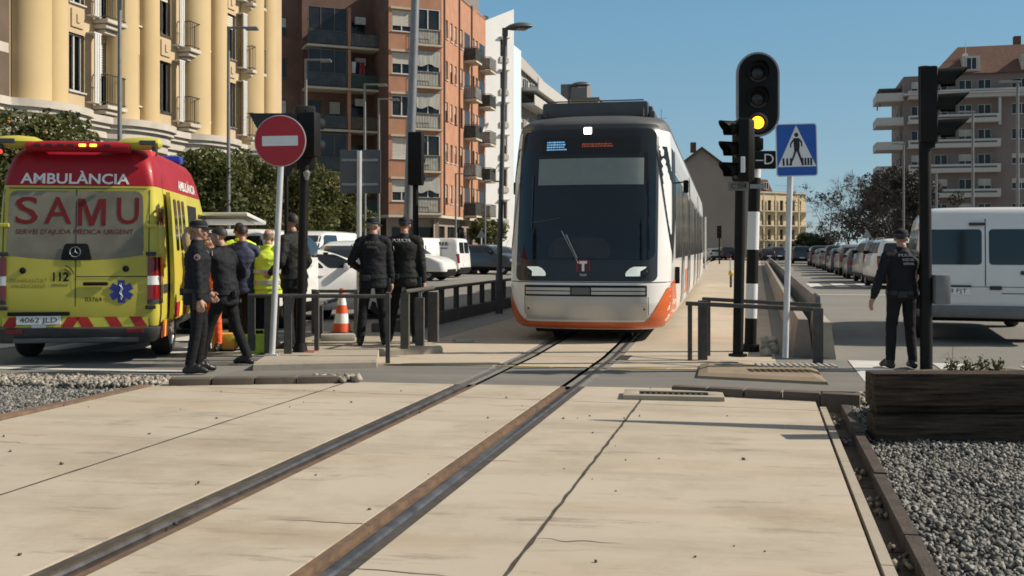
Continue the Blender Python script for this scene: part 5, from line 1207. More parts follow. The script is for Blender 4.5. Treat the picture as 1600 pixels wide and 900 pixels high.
    # headlights
    for sg in (-1, 1):
        rows = [(z, *sorted((sg * a, sg * b_))) for z, a, b_ in ((1.0, .60, .955), (1.04, .585, .97), (1.10, .60, .975), (1.15, .66, .96), (1.19, .74, .93))]
        h = tpatch(rows, 'headlight', mat('headlight_bezel', (.02, .02, .02), .25), t, .014, 10)
        rows = [(z, *sorted((sg * a, sg * b_))) for z, a, b_ in ((1.025, .615, .83), (1.06, .61, .83), (1.10, .63, .83), (1.145, .68, .90), (1.17, .74, .92))]
        tpatch(rows, 'lit_lens', mat('headlight_lens', (.75, .78, .72), .15, emit=((.9, 1, .85), .25)), h, .02, 10)
        b = MB(); b.lathe([(.045, 0), (.04, .02), (.02, .025)], 16, Matrix.Translation(S.pt(sg * .90, 1.07, .018)) @ Matrix.Rotation(R(90), 4, 'X')); b.build('lens_ring', GLASS, h, smooth=True)
    # T logo
    b = MB(); b.prism(rrect(.21, .21, .05), 0, .006, Matrix.Translation(S.pt(-.03, 1.17, .016)) @ UP); lg = b.build('logo_badge', mat('logo_red', (.28, .02, .05), .4), t)
    b = MB(); b.prism(rrect(.165, .165, .04), 0, .004, Matrix.Translation(S.pt(-.03, 1.17, .0225)) @ UP); b.build('badge_field', mat('logo_dark', (.06, .02, .03), .4), lg)
    text('T', .19, WHITE_F, lg, S.pt(-.03, 1.17, .03), (R(90), 0, 0), bold=.012, fit=.12); text('TRAM', .05, WHITE_F, lg, S.pt(-.03, 1.04, .018), (R(90), 0, 0), fit=.11)
    # bumper panel
    tpatch(rows_round(.35, .87, -.93, -.93, .93, .93, .02), 'bumper_panel', TS_, t, .012, 30)
    tpatch(rows_round(.715, .885, -.95, -.95, .93, .93, .015), 'bumper_slot', DARKI, t, .013, 30)
    for a, b_ in ((-.92, -.22), (.10, .90)): tpatch([(.745, a, b_), (.79, a, b_)], 'slot_bar', TS_, t, .03, 14); tpatch([(.805, a, b_), (.85, a, b_)], 'slot_bar', TS_, t, .028, 14)
    tpatch([(.745, -.2, .08), (.85, -.2, .08)], 'coupler_cover', mat('coupler_grey', (.12, .12, .12), .5), t, .026, 4)
    for sg in (-1, 1): tpatch([(z, *sorted((sg * (.944), sg * (.953)))) for z in (.30, .5, .71)], 'panel_gap', DARKI, t, .014, 2)
    tpatch([(.925, -S.w(.93) * .99, S.w(.93) * .99), (.936, -S.w(.93) * .99, S.w(.93) * .99)], 'panel_gap', DARKI, t, .006, 40)
    b = MB()
    for sg in (-1, 1): b.lathe([(.015, 0), (.012, .012)], 10, Matrix.Translation(S.pt(sg * .89, .52, .012)) @ Matrix.Rotation(R(90), 4, 'X'))
    b.build('fixing_bolt', BLACK, t)
    # sides
    for sg in (-1, 1):
        def sp(z0, z1, y0, y1, nm, m, off=.006, r=.06, par=t, lean=0.0):
            w0, w1 = S.w(z0), S.w(z1); k0, k1 = w0 + y0, w1 + y0 + lean
            return tpatch([(z, *((a, b_) if sg > 0 else (-b_, -a))) for z, a, b_ in rows_round(z0, z1, k0, k1, w0 + y1, w1 + y1, r)], nm, m, par, off, 10)
        rows = []
        for z in np.linspace(1.22, 3.06, 16):
            tt = (z - 1.22) / 1.84; w = S.w(z); y0 = .02 - .25 * tt; y1 = (.10 + 1.0 * min(1, tt * 2.2)) if tt < .45 else 1.05
            rows.append((z, *((w + y0, w + y1) if sg > 0 else (-w - y1, -w - y0))))
        tpatch(rows, 'cab_side_window', mat('cab_glass', (.012, .014, .016), .3, spec=.15), t, .012, 8)
        for y0, y1 in ((1.25, 2.5), (2.6, 4.0), (5.5, 7.6), (9.0, 11.0), (11.1, 13.2), (14.6, 16.8), (18.4, 20.4), (21.8, 24.0), (24.1, 26.4)): sp(1.28, 2.72, y0, y1, 'side_window', mat('side_glass', (.03, .033, .035), .18, spec=.45))
        for y0 in (4.1, 7.7, 13.3, 16.9, 20.5):
            d = sp(.36, 2.72, y0, y0 + 1.3, 'door', mat('tram_door', (.30, .31, .32), .35, .2), .010, .04)
            sp(.95, 2.6, y0 + .09, y0 + .6, 'door_window', TB, .015, .05, d); sp(.95, 2.6, y0 + .7, y0 + 1.21, 'door_window', TB, .015, .05, d)
        for y0 in (8.9, 17.9): sp(.3, 3.2, y0, y0 + .45, 'gangway_bellows', RUBBER, .016, .02)
        sp(2.78, 3.15, 1.2, 27, 'side_letterboard', mat('side_grey', (.42, .43, .44), .4), .005, .02)
        b = MB(); p = S.pt(sg * (S.w(2.3) + .95), 2.55); b.tube([p, p + V((sg * .16, -.02, .02))], .014, 6); b.box((0, 0, 0), (.09, .07, .22), bev=.025, M=Matrix.Translation(p + V((sg * .19, -.02, -.06)))); b.build('camera_mirror', BLACK, t, smooth=True)
        b = MB(); b.box(S.pt(sg * (S.w(.9) + 1.15), 1.0) + V((sg * .04, 0, 0)), (.08, .12, .28), bev=.02); b.build('intercom', BLACK, t)
    # roof equipment
    for y0, y1, h in ((1.25, 4.2, .26), (4.6, 7.6, .32), (9.6, 13.5, .3), (14.5, 17.3, .26), (19, 24, .3)):
        b = MB(); b.box((0, (y0 + y1) / 2, 3.60 + h / 2), (1.75, y1 - y0, h), bev=.05)
        for sg in (-1, 1): b.box((sg * .93, (y0 + y1) / 2, 3.54 + h * .3), (.10, y1 - y0 - .1, h * .62), bev=.03)
        for k in range(int((y1 - y0) / .5)): b.box((0, y0 + .3 + k * .5, 3.60 + h + .012), (1.5, .04, .03))
        b.build('roof_unit', TG, t, smooth=True)
    b = MB(); b.tube([(-.8, 1.2, 3.54), (-.8, 1.3, 3.88), (.8, 1.3, 3.88), (.8, 1.2, 3.6)], .012, 6); b.box((.86, 1.5, 3.72), (.16, .3, .12), bev=.02); b.build('roof_aerial', TG, t)
    # bogies
    for y in (1.9, 11.5, 20.5):
        b = MB(); b.box((0, y, .26), (1.5, 2.2, .22), bev=.05); b.box((0, y - 1.35, .22), (1.7, .12, .18), bev=.03)
        g_ = b.build('bogie', DARKI, t)
        for yy in (y - .8, y + .8):
            for sg in (-1, 1):
                b = MB(); b.lathe([(.05, -.06), (.27, -.06), (.28, -.02), (.27, .05), (.25, .06), (.05, .06)], 24, Matrix.Translation((sg * .58, yy, .285)) @ Matrix.Rotation(R(90), 4, 'Y')); b.build('wheel', mat('bogie_wheel', (.06, .055, .05), .5, .6), g_, smooth=True)
    b = MB(); b.box((0, .95, .20), (1.6, .08, .14), bev=.02); b.build('obstacle_guard', BLACK, t)
    b = MB(); b.box((0, 14.5, .27), (1.7, 26, .2)); b.build('underframe', DARKI, t)
tram()
# ================================================================ trees
def leaf_mat(name, a, b_, tr=.25):
    m = mat(name, b_, .6, scale=1.6, col2=a, trans=tr, spec=.35); return m
def leaves(name, pts, size, m, parent, seed=1, asp=.55, up=.25, extra=None):
    rng = np.random.default_rng(seed); n = len(pts); P_ = np.array(pts); N = rng.normal(size=(n, 3)); N[:, 2] += up; N /= np.linalg.norm(N, axis=1)[:, None]
    T = rng.normal(size=(n, 3)); T -= N * (T * N).sum(1)[:, None]; T /= np.linalg.norm(T, axis=1)[:, None]; B_ = np.cross(N, T); s = size * rng.uniform(.55, 1.35, (n, 1))
    fold = N * s * .18
    vs = np.stack([P_ - T * s, P_ + B_ * s * asp + fold, P_ + T * s, P_ - B_ * s * asp + fold], 1).reshape(-1, 3); fs = np.arange(n * 4).reshape(-1, 4)
    me = bpy.data.meshes.new(name); me.vertices.add(n * 4); me.vertices.foreach_set('co', vs.reshape(-1)); me.loops.add(n * 4); me.loops.foreach_set('vertex_index', fs.reshape(-1)); me.polygons.add(n); me.polygons.foreach_set('loop_start', np.arange(n) * 4); me.polygons.foreach_set('loop_total', np.full(n, 4)); me.update()
    me.materials.append(m); o = bpy.data.objects.new(name, me); C.objects.link(o); o.parent = parent; return o
BARK = mat('bark', (0.09, 0.07, 0.05), .9, scale=8, col2=(.05, .04, .03), bump=.5)
def limb_tree(rng, b, p, d, L, r, depth, tips, spread=.6, seg=3, min_r=.006, ratio=.72):
    pts = [p]; q = p.copy(); dd = d.copy(); rs = [r]
    for i in range(seg):
        dd = (dd + V(rng.normal(0, .13, 3))).normalized(); q = q + dd * L / seg; pts.append(q.copy()); rs.append(r * (1 - .38 * (i + 1) / seg))
    b.tube(pts, rs, 5 if r > .02 else 3)
    if depth == 0 or r < min_r: tips.append((q, dd)); return
    for k in range(rng.integers(2, 4) if depth > 1 else 3):
        nd = (dd + V(rng.normal(0, spread, 3)) + V((0, 0, .12))).normalized(); limb_tree(rng, b, pts[rng.integers(1, len(pts))] if k else q, nd, L * ratio * rng.uniform(.8, 1.15), rs[-1] * .72, depth - 1, tips, spread, seg, min_r, ratio)
def crown_points(rng, blobs, n):
    out = []; W_ = np.array([b[3] ** 2 for b in blobs]); W_ = W_ / W_.sum()
    for i, b in enumerate(blobs):
        k = int(n * W_[i]); d = rng.normal(size=(k, 3)); d /= np.linalg.norm(d, axis=1)[:, None]; rr = rng.uniform(.45, 1.08, (k, 1)) ** .6
        out.append(np.array(b[:3]) + d * rr * b[3] * np.array([1, 1, .85]))
    return np.concatenate(out)
OLEAF = leaf_mat('citrus_leaf', (.050, .062, .018), (.135, .145, .045))
def orange_tree(loc, seed, label, h=5.1, w=2.2, fruit=True, n=11000):
    rng = np.random.default_rng(seed); t = thing('orange_tree', label, 'tree', loc, rng.uniform(0, 6), 'orange trees along the left pavement'); b = MB(); tips = []
    limb_tree(rng, b, V((0, 0, 0)), V((0, 0, 1)), 1.6, .14, 3, tips, .7); b.build('trunk', BARK, t, smooth=True)
    blobs = [(rng.uniform(-1, 1) * w * .55, rng.uniform(-1, 1) * w * .55, 1.9 + (h - 2.4) * rng.uniform(.05, .9), rng.uniform(.45, .95)) for _ in range(16)] + [(0, 0, h * .55, 1.25), (0, 0, h - 1.0, .85)]
    P_ = crown_points(rng, blobs, n); leaves('crown', P_, .082, OLEAF, t, seed)
    if fruit:
        f = MB()
        for p in crown_points(rng, blobs, 60)[::1]:
            if rng.random() < .8: bm_ = bmesh.new(); bmesh.ops.create_icosphere(bm_, subdivisions=1, radius=.045, matrix=Matrix.Translation(p)); f.add([v.co.copy() for v in bm_.verts], [[v.index for v in q.verts] for q in bm_.faces]); bm_.free()
        fo = f.build('fruit', mat('orange_fruit', (.55, .22, .03), .5), t, smooth=True); fo['kind'] = 'stuff'
    return t
for i, (px, w, lb, h) in enumerate([(20, 2.0, 'leftmost orange tree, its dark green crown behind the ambulance roof', 5.1), (75, 1.3, 'smaller green tree just right of the leftmost orange tree behind the ambulance', 4.5), (318, 1.6, 'orange tree right behind the ambulance with its crown beside the thin lamp post', 5.0), (376, 2.0, 'orange tree with its crown behind the round no entry sign', 5.2), (432, 2.0, 'orange tree standing behind the black traffic light pole', 4.9), (487, 2.0, 'orange tree with many fruits between black pole and grey sign backs', 5.2), (532, 2.0, 'farthest orange tree, its crown behind the grey sign backs', 4.9)]):
    p = xt(px, -18.2); orange_tree((p.x, p.y, .13), 20 + i, lb, h, w)
for i, (px, Y, lb) in enumerate([(757, 82, 'small round green street tree before the white end wall'), (778, 88, 'small round green street tree beside the tall lamp post')]):
    rng = np.random.default_rng(60 + i); p = on(px, Y); t = thing('street_tree', lb, 'tree', p, 0, 'street trees by the white building'); b = MB(); tips = []; limb_tree(rng, b, V((0, 0, 0)), V((0, 0, 1)), 1.6, .1, 2, tips); b.build('trunk', BARK, t)
    leaves('crown', crown_points(rng, [(rng.uniform(-.6, .6), rng.uniform(-.6, .6), rng.uniform(2, 3.3), .8) for _ in range(9)], 2500), .13, OLEAF, t, i)
# brown bare trees on the right, with dry leaves
DRY = leaf_mat('dry_leaf', (.040, .036, .031), (.078, .069, .060), .12)
TWIG = mat('twig_grey', (.085, .07, .055), .9, var=.2)
def dry_tree(px, t_, seed, label, h, w, n):
    rng = np.random.default_rng(seed); p = xt(px, t_) if t_ < 0 else None
    r = (px - 800) / F; Y = t_ / (CU * r - SU) if t_ > 0 else p.y; p = V((r * Y, Y, .0)); t = thing('bare_tree', label, 'tree', p, rng.uniform(0, 6), 'brown winter trees along the right pavement')
    b = MB(); tips = []; limb_tree(rng, b, V((0, 0, 0)), V((0, 0, 1)), h * .34, .16, 5, tips, .62, min_r=.003, ratio=.74); b.build('trunk', TWIG, t)
    tw = MB(); pts = []
    for q, d in tips:
        for k in range(9):
            e = q + (d + V(rng.normal(0, .7, 3))).normalized() * rng.uniform(.3, .8); tw.tube([q, e], [.011, .005], 3); pts.append(q.lerp(e, rng.uniform(.3, 1)))
    tw.build('twigs', TWIG, t, fix=False)['kind'] = 'stuff'
    blobs = [(rng.uniform(-1, 1) * w * .6, rng.uniform(-1, 1) * w * .6, h * rng.uniform(.25, .92), rng.uniform(.4, 1.0) * w * .38) for _ in range(26)]
    P_ = np.concatenate([crown_points(rng, blobs, n)] ) if n else np.array([list(p) for p in pts]); leaves('crown', P_, .13, DRY, t, seed); return t
dry_tree(1303, 9.0, 3, 'leafless tree with fine twigs against the sky, farthest of the right pavement trees', 9.5, 3.0, 0)
dry_tree(1328, 9.5, 4, 'brown tree with thin twiggy top, second of the right pavement trees from the sky gap', 9.0, 3.2, 2200)
dry_tree(1362, 10.5, 5, 'dense brown tree left of the tall building and above the white small van', 8.8, 3.4, 7000)
dry_tree(1402, 11.5, 6, 'dense dark brown tree above the head of the officer in the road', 8.6, 3.4, 8500)
dry_tree(1450, 13.5, 7, 'dark brown tree behind the black right traffic signal pole', 7.4, 3.2, 7000)
for i, (px, Y, lb, h) in enumerate([(1262, 150, 'dark green shrub left of the winter trees at the far end of the road', 3.4), (1285, 140, 'dark green bush right of the far dark car under the winter trees', 3.0), (1215, 190, 'brown bare tree in front of the sunlit cream block', 6.5), (1185, 185, 'small bare tree beside the striped signal pole before the cream block', 6.0)]):
    rng = np.random.default_rng(90 + i); t = thing('bush' if i < 2 else 'bare_tree', lb, 'bush' if i < 2 else 'tree', on(px, Y)); b = MB(); tips = []; limb_tree(rng, b, V((0, 0, 0)), V((0, 0, 1)), h * .35, .1, 3 if i < 2 else 4, tips, .7); b.build('trunk', TWIG, t)
    if i < 2: leaves('crown', crown_points(rng, [(rng.uniform(-2, 2), rng.uniform(-1, 1), rng.uniform(1, h), 1.0) for _ in range(10)], 2200), .2, leaf_mat('shrub_leaf', (.02, .032, .012), (.05, .065, .025)), t, i)
    else:
        tw = MB()
        for q, d in tips:
            for k in range(4): tw.tube([q, q + (d + V(rng.normal(0, .7, 3))).normalized() * .8], [.02, .01], 3)
        tw.build('twigs', mat('twig_brown', (.16, .11, .08), .9), t, fix=False)['kind'] = 'stuff'
# clipped hedge at the back of the right pavement
def hedge():
    rng = np.random.default_rng(5); n = 9000; s = rng.uniform(28, 110, n); tt = rng.uniform(12.5, 13.7, n); z = rng.uniform(.1, 1.5, n) ; P_ = np.stack([SU * s + CU * tt, CU * s - SU * tt, z], 1)
    o = leaves('hedge', P_, .13, leaf_mat('hedge_leaf', (.022, .028, .014), (.05, .055, .03)), None, 4); tag(o, 'long dark hedge at the back of the right pavement', 'hedge', kind='stuff')
hedge()
# weeds behind the planter timbers
def weeds():
    rng = np.random.default_rng(8); t = []
    pts = [];
    for k in range(14):
        x = rng.uniform(3.45, 5.0); y = 8.12 + rng.uniform(0, .5); h = rng.uniform(.04, .16); tp = thing('weed', '', 'weed', (x, y, .43)) 
        st_ = MB(); lv = []
        for q in range(rng.integers(5, 10)):
            d = V((rng.normal(0, .5), rng.normal(0, .4), 1)).normalized(); hh = h * rng.uniform(.5, 1.6); a = V((0, 0, 0)); m_ = d * hh * .6; e = d * hh + V((rng.normal(0, .03), 0, -.01)); st_.tube([a, m_, e], [.003, .002, .001], 3)
            for r_ in np.linspace(.3, 1, 6): lv.append(tuple(d * hh * r_ + V(rng.normal(0, .012, 3))))
        st_.build('stem', mat('weed_stem', (.16, .14, .07), .8), tp, fix=False); leaves('leaves', lv, .018, leaf_mat('weed_leaf', (.05, .06, .02), (.13, .14, .05)), tp, int(k))
        t.append((x, tp))
    t.sort(key=lambda a: a[0])
    ORD = ['first', 'second', 'third', 'fourth', 'fifth', 'sixth', 'seventh', 'eighth', 'ninth', 'tenth', 'eleventh', 'twelfth', 'thirteenth', 'fourteenth']
    for (x, o), w in zip(t, ORD): o['label'] = 'low green weed growing behind the timber edging, %s from its left end' % w; o['group'] = 'weeds behind the timber edging'
    tall = thing('dry_shrub', 'tall dry twiggy weed rising beside the black right signal pole', 'shrub', (3.55, 8.3, .40)); b = MB(); tips = []; limb_tree(np.random.default_rng(4), b, V((0, 0, 0)), V((.1, 0, 1)), .13, .006, 3, tips, .55, min_r=.0005); b.build('stem', mat('dry_stem', (.22, .18, .13), .9), tall, fix=False)
weeds()
# ================================================================ street furniture
def pole(b, p0, p1, r, r1=None, n=14): b.cyl(p0, p1, r, r1, n)
Hd = EYE
# ---- no entry sign and the black signal behind it
def no_entry():
    p = gp(425, 555, .1); t = thing('no_entry_sign', 'round red no entry sign with white bar on a leaning pale pole', 'road sign', p)
    top = V((.125, 0, 2.68)); b = MB(); pole(b, (0, 0, 0), top, .038); b.box((0, 0, .01), (.16, .16, .02)); b.build('pole', POLE_W, t, smooth=True)
    c = V((.118, -.055, 2.70)); M = Matrix.Translation(c) @ Matrix.Rotation(R(90), 4, 'X') @ Matrix.Rotation(R(1), 4, 'Z')
    b = MB(); b.lathe([(.318, -.006), (.326, 0), (.326, .012), (.318, .016)], 48, M); b.build('disc_rim', mat('sign_rim', (.42, .42, .42), .5, .3), t, smooth=30)
    b = MB(); b.lathe([(.314, .0162), (.314, .018)], 48, M); b.build('red_disc', mat('sign_red', (.42, .012, .025), .4, var=.05, scale=3), t)
    b = MB(); b.prism(rrect(.45, .125, .008), .0182, .0200, M); b.build('white_bar', mat('sign_white', (.72, .73, .74), .4, var=.05), t)
    b = MB(); b.cyl((.112, 0, 2.45), (.112, 0, 2.53), .048); b.cyl((.122, 0, 2.72), (.122, 0, 2.80), .046); b.build('clamp', STEEL, t)
no_entry()
def visor(b, M, r=.11, L=.2):
    # open-bottomed tunnel visor along local +z... built along -y of M
    n = 14; rows = []
    for q, (l0, rr) in enumerate(((0, r), (L, r * 1.03))):
        row = []
        for i in range(n + 1):
            a = R(-35 + 250 * i / n); ll = l0 * (1.0 if q == 0 else (.55 + .45 * max(0, math.sin(a)))); row.append(M @ V((rr * math.cos(a), -ll, rr * math.sin(a))))
        rows.append(row)
    b.grid(rows); rows2 = [[p + (p - (M @ V((0, 0, 0)))) * .0 + V((0, 0, .006)) for p in r] for r in rows]; b.grid(rows2)
def signal_head(t, loc, face, n=3, w=.27, sp=.29, lens=None, back=None, vl=.24):
    """traffic light head; face = heading angle of lens direction (0 = towards -y)"""
    M0 = Matrix.Translation(loc) @ Matrix.Rotation(face, 4, 'Z'); h = sp * n
    b = MB(); b.box((0, 0, 0), (w, .20, h), bev=.035, M=M0 @ Matrix.Translation((0, .1, h / 2)))
    hd = b.build('signal_head', BLACKP, t, smooth=True)
    for i in range(n):
        Mi = M0 @ Matrix.Translation((0, 0, sp * (i + .5))); v = MB(); visor(v, Mi, w * .42, vl); v.build('visor', BLACKP, hd, smooth=True)
        l = MB(); l.lathe([(w * .37, 0), (w * .3, .02), (.01, .03)], 20, Mi @ Matrix.Rotation(R(90), 4, 'X')); l.build('lens', (lens or [None] * n)[i] or mat('dark_lens', (.02, .022, .022), .2), hd, smooth=True)
    return hd
def left_signal():
    p = on(469, 13.35, 0.1); k = F / 13.35; t = thing('traffic_light', 'black traffic light seen from behind on a thick black pole behind the no entry sign', 'traffic light', p)
    zt = Hd - (172 - HY) / k - .1; b = MB(); pole(b, (0, 0, 0), (.07, 0, zt - .25), .062); pole(b, (0, 0, 0), (0, 0, .12), .10, .08); pole(b, (.07, 0, zt - .26), (.075, 0, zt), .03); b.build('pole', BLACKP, t, smooth=True)
    signal_head(t, (.16, .03, zt - .62), R(165), 2, .24, .29)
    hd = signal_head(t, (.0, .16, zt - .78), R(205), 3, .26, .28)
    b = MB(); b.lathe([(.02, -.1), (.05, 0), (.02, .03)], 12, Matrix.Translation((.10, -.07, zt - .82))); b.build('bracket', STEEL, t)
    b = MB(); b.tube([(.07, 0, zt - .3), (.0, .1, zt - .35)], .018, 6); b.build('arm', BLACKP, t)
left_signal()
def yield_back():
    p = on(452, 13.75, .1); k = F / 13.75; t = thing('yield_sign', 'dark back of an inverted triangular sign behind the red disc', 'road sign', p)
    zt = Hd - (177 - HY) / k - .1; s = .98
    b = MB(); tri = [(-s / 2, 0), (s / 2, 0), (.05, -s * .86), (-.05, -s * .86)]; b.prism(tri, -.012, .012, Matrix.Translation((-.05, 0, zt)) @ UP); b.build('sign_back', mat('sign_back_dark', (.035, .037, .04), .6, .2, var=.15), t)
    b = MB(); pole(b, (-.05, .04, 0), (-.05, .04, zt - .02), .03); b.build('pole', BLACKP, t, smooth=True)
yield_back()
def sign_backs():
    Y = 17.2; k = F / Y; p = on(561, Y, .1); t = thing('road_sign', 'grey back of a rectangular sign on a pale pole above the officers', 'road sign', p)
    z = lambda py: Hd - (py - HY) / k - .1; b = MB(); pole(b, (0, -.03, 0), (.01, -.03, z(236)), .042); b.build('pole', POLE_W, t, smooth=True)
    for x, w in ((-.165, .33), (.19, .36)): b = MB(); b.box((x, .03, (z(234) + z(302)) / 2), (w - .012, .025, z(234) - z(302)), bev=.008); b.build('sign_panel', mat('sign_back_grey', (.10, .105, .11), .55, .2, var=.1, scale=2), t)
    for py in (250, 288): b = MB(); b.box((.01, .012, z(py)), (.6, .02, .04)); b.build('rail', STEEL, t)
sign_backs()
def mid_signal():
    Y = 17.6; k = F / Y; p = on(652, Y, .1); t = thing('traffic_light', 'black traffic light beside the tall grey lamp post, seen from behind', 'traffic light', p); z = lambda py: Hd - (py - HY) / k - .1
    b = MB(); pole(b, (-.03, 0, 0), (-.03, 0, z(290)), .05); b.build('pole', BLACKP, t, smooth=True); signal_head(t, (.0, .05, z(290)), R(170), 3, .25, (z(207) - z(290)) / 3)
mid_signal()
def lamp_head(t, c, s=1.0, ang=0.0, m=None):
    M = Matrix.Translation(c) @ Matrix.Rotation(ang, 4, 'Z'); b = MB(); rings = []
    for q in range(9):
        x = -.02 + .60 * q / 8; e = math.sin(math.pi * (q + .35) / 8.7) ** .6; 
        rings.append([M @ V((x * s, .17 * s * e * math.cos(R(a)), (.07 + .05 * q / 8 + (.11 if math.sin(R(a)) > 0 else .055) * e * math.sin(R(a))) * s)) for a in range(0, 360, 30)])
    b.loft(rings); h = b.build('lamp_head', m or mat('lamp_head_grey', (.10, .10, .105), .45, .2), t, smooth=True)
    b = MB(); b.lathe([(.02, -.03), (.13, -.015), (.15, .0)], 18, M @ Matrix.Translation((.33 * s, 0, .055 * s)) @ Matrix.Scale(.95, 4)); b.build('lamp_glass', mat('lamp_glass', (.3, .31, .31), .2), h, smooth=True)
def round_lamp(base, H, label, lean=0.0, r0=.062):
    t = thing('street_lamp', label, 'street lamp', base, 0, 'street lamps with oval heads by the tram track'); b = MB()
    pole(b, (0, 0, 0), (0, 0, .9), r0 * 1.35, r0 * 1.3); pole(b, (0, 0, .9), (lean, 0, H), r0, r0 * .72); b.cyl((lean, 0, H - .12), (lean, 0, H + .06), r0 * 1.05); b.build('pole', mat('dark_lamp_pole', (.085, .085, .09), .5, .2, var=.15), t, smooth=True)
    lamp_head(t, (lean + .03, 0, H - .02), 1.0 if True else 1)
p = gp(780, 490); round_lamp(p, 6.28, 'tall street lamp with oval head standing left of the tram', .13)
p = on(887, 30.0); round_lamp(st(28.8, -5.3) if False else p, 6.15, 'oval street lamp head just above the tram roof', .05)
def big_pole():
    Y = 18.3; p = on(632, Y, .1); t = thing('street_lamp', 'thick pale grey lamp post rising out of view behind the two officers', 'street lamp', p); b = MB()
    pole(b, (0, 0, 0), (.165, 0, 4.9), .085, .078); pole(b, (.165, 0, 4.9), (.30, 0, 9.2), .078, .055); b.build('pole', mat('mid_grey_pole', (.23, .235, .24), .45, .35, var=.12), t, smooth=True); lamp_head(t, (.30, 0, 9.2), 1.2, R(60))
big_pole()
# sidewalk lamps with arm
LH = 8.6
for i, (px, tt, lb, arm) in enumerate([(187, -17.0, 'slim grey pavement lamp post in front of the yellow columns, nearest the ambulance', 1), (357, -17.0, 'slim grey lamp post with a short arm left of the no entry sign', 1), (478, -17.0, 'slim lamp post with an arm before the dark brick wing', 1), (570, -17.0, 'slim lamp post seen against the brick block above the sign backs', 1), (592, -18.0, 'slim lamp post right of the sign backs, seen against the brick block', 1), (712, -18.5, 'slim lamp post before the side face of the brick block', 1), (758, -18.5, 'slim lamp post against the white end wall', 1)]):
    p = xt(px, tt); t = thing('street_lamp', lb, 'street lamp', (p.x, p.y, .13), 0, 'slim lamp posts on the left pavement'); b = MB(); h = LH if i < 5 else 6.0
    pole(b, (0, 0, 0), (0, 0, h), .075, .05, 10); b.build('pole', POLE_G, t, smooth=True); b = MB(); b.box((.45, 0, h), (1.0, .1, .07), bev=.02); b.box((.78, 0, h - .05), (.42, .2, .07), bev=.02); b.build('lamp_arm', POLE_G, t)
for i, (px, Y, lb) in enumerate([(1520, 53.7, 'slim lamp post right of the black traffic light, before the rose building'), (1590, 44, 'slim lamp post at the right edge of the view'), (1412, 70, 'slim distant lamp post left of the black traffic light'), (1463, 62, 'slim lamp post just right of the black traffic light pole')]):
    p = on(px, Y); t = thing('street_lamp', lb, 'street lamp', p, 0, 'slim lamp posts on the right pavement'); b = MB(); h = 8.6 if i != 3 else 6.0
    pole(b, (0, 0, 0), (0, 0, h), .085, .06, 10); b.build('pole', POLE_G, t, smooth=True); b = MB(); b.box((-.35, 0, h), (.9, .14, .09), bev=.03); b.build('lamp_arm', POLE_G, t)

# ---- tram signal on striped pole
def tram_signal():
    Y = 14.4; k = F / Y; p = on(1172, Y, .06); t = thing('tram_signal', 'tall tram signal with a lit amber lamp on a black and white striped pole', 'signal', p); z = lambda py: Hd - (py - HY) / k - .06
    x = lambda px: (px - 1172) / k; lx = lambda py: x(1172 + (550 - py) * 8 / 300)
    cuts = [550, 497, 443, 390, 331, 278, 262]; cols = [BLACKP, W_PAINT, BLACKP, W_PAINT, BLACKP, W_PAINT]
    for a, b_, m in zip(cuts, cuts[1:], cols): b = MB(); pole(b, (lx(a), 0, z(a)), (lx(b_), 0, z(b_)), .083, n=20); b.build('pole_band', m, t, smooth=True)
    b = MB(); pole(b, (lx(262), 0, z(262)), (lx(180), 0, z(180)), .06); b.box((lx(225), -.02, z(226)), (.17, .2, .17), bev=.02); b.build('pole_neck', BLACKP, t, smooth=True); b = MB(); b.cyl((0, 0, -.06), (0, 0, .04), .13); b.build('base_plate', BLACKP, t, smooth=True)
    cx, cz = x(1182), z(149); w, h = .60, 1.185
    def stadium(w, h, n=16): return [(w / 2 * math.cos(R(180 * i / n)), h / 2 - w / 2 + w / 2 * math.sin(R(180 * i / n))) for i in range(n + 1)] + [(w / 2 * math.cos(R(180 + 180 * i / n)), -h / 2 + w / 2 + w / 2 * math.sin(R(180 + 180 * i / n))) for i in range(n + 1)]
    M = Matrix.Translation((cx, -.09, cz)) @ UP
    b = MB(); b.prism(stadium(w, h), -.05, .012, M); b.build('backboard_rim', mat('board_rim', (.30, .31, .32), .5, .2), t, smooth=30)
    b = MB(); b.prism(stadium(w - .055, h - .055), .0125, .018, M); b.build('backboard', BLACKP, t)
    for py, lit in ((115, 0), (155, 0), (193, 1)):
        Mi = Matrix.Translation((x(1181), -.109, z(py))) @ Matrix.Rotation(R(90), 4, 'X'); r = .088 if lit else .105
        b = MB(); b.lathe([(.14, 0), (.14, .025), (.115, .03), (.11, .004)], 28, Mi, caps=False); b.build('lens_ring', mat('lens_ring_dark', (.028, .03, .032), .5), t, smooth=True)
        b = MB(); b.lathe([(r, .004), (r * .8, .02), (.01, .03)], 24, Mi); b.build('amber_lamp' if lit else 'lens', mat('amber_lit', (.8, .3, .02), .3, emit=((1, .40, .015), 3.4)) if lit else mat('dark_lens', (.03, .034, .034), .15), t, smooth=True)
        v = MB(); visor(v, Matrix.Translation((x(1181), -.11, z(py))), .135, .16); v.build('visor', BLACKP, t, smooth=True) if not lit else None
    # white lettered box
    b = MB(); b.box((x(1190), -.12, z(251)), (.33, .08, .25), bev=.012); bx = b.build('sign_box', BLACKP, t); text('–D', .21, WHITE_F, bx, (x(1191), -.163, z(251)), fit=.25)
    b = MB(); b.box((x(1182), -.1, z(292)), (.22, .03, .06)); b.build('clamp', STEEL, t)
tram_signal()
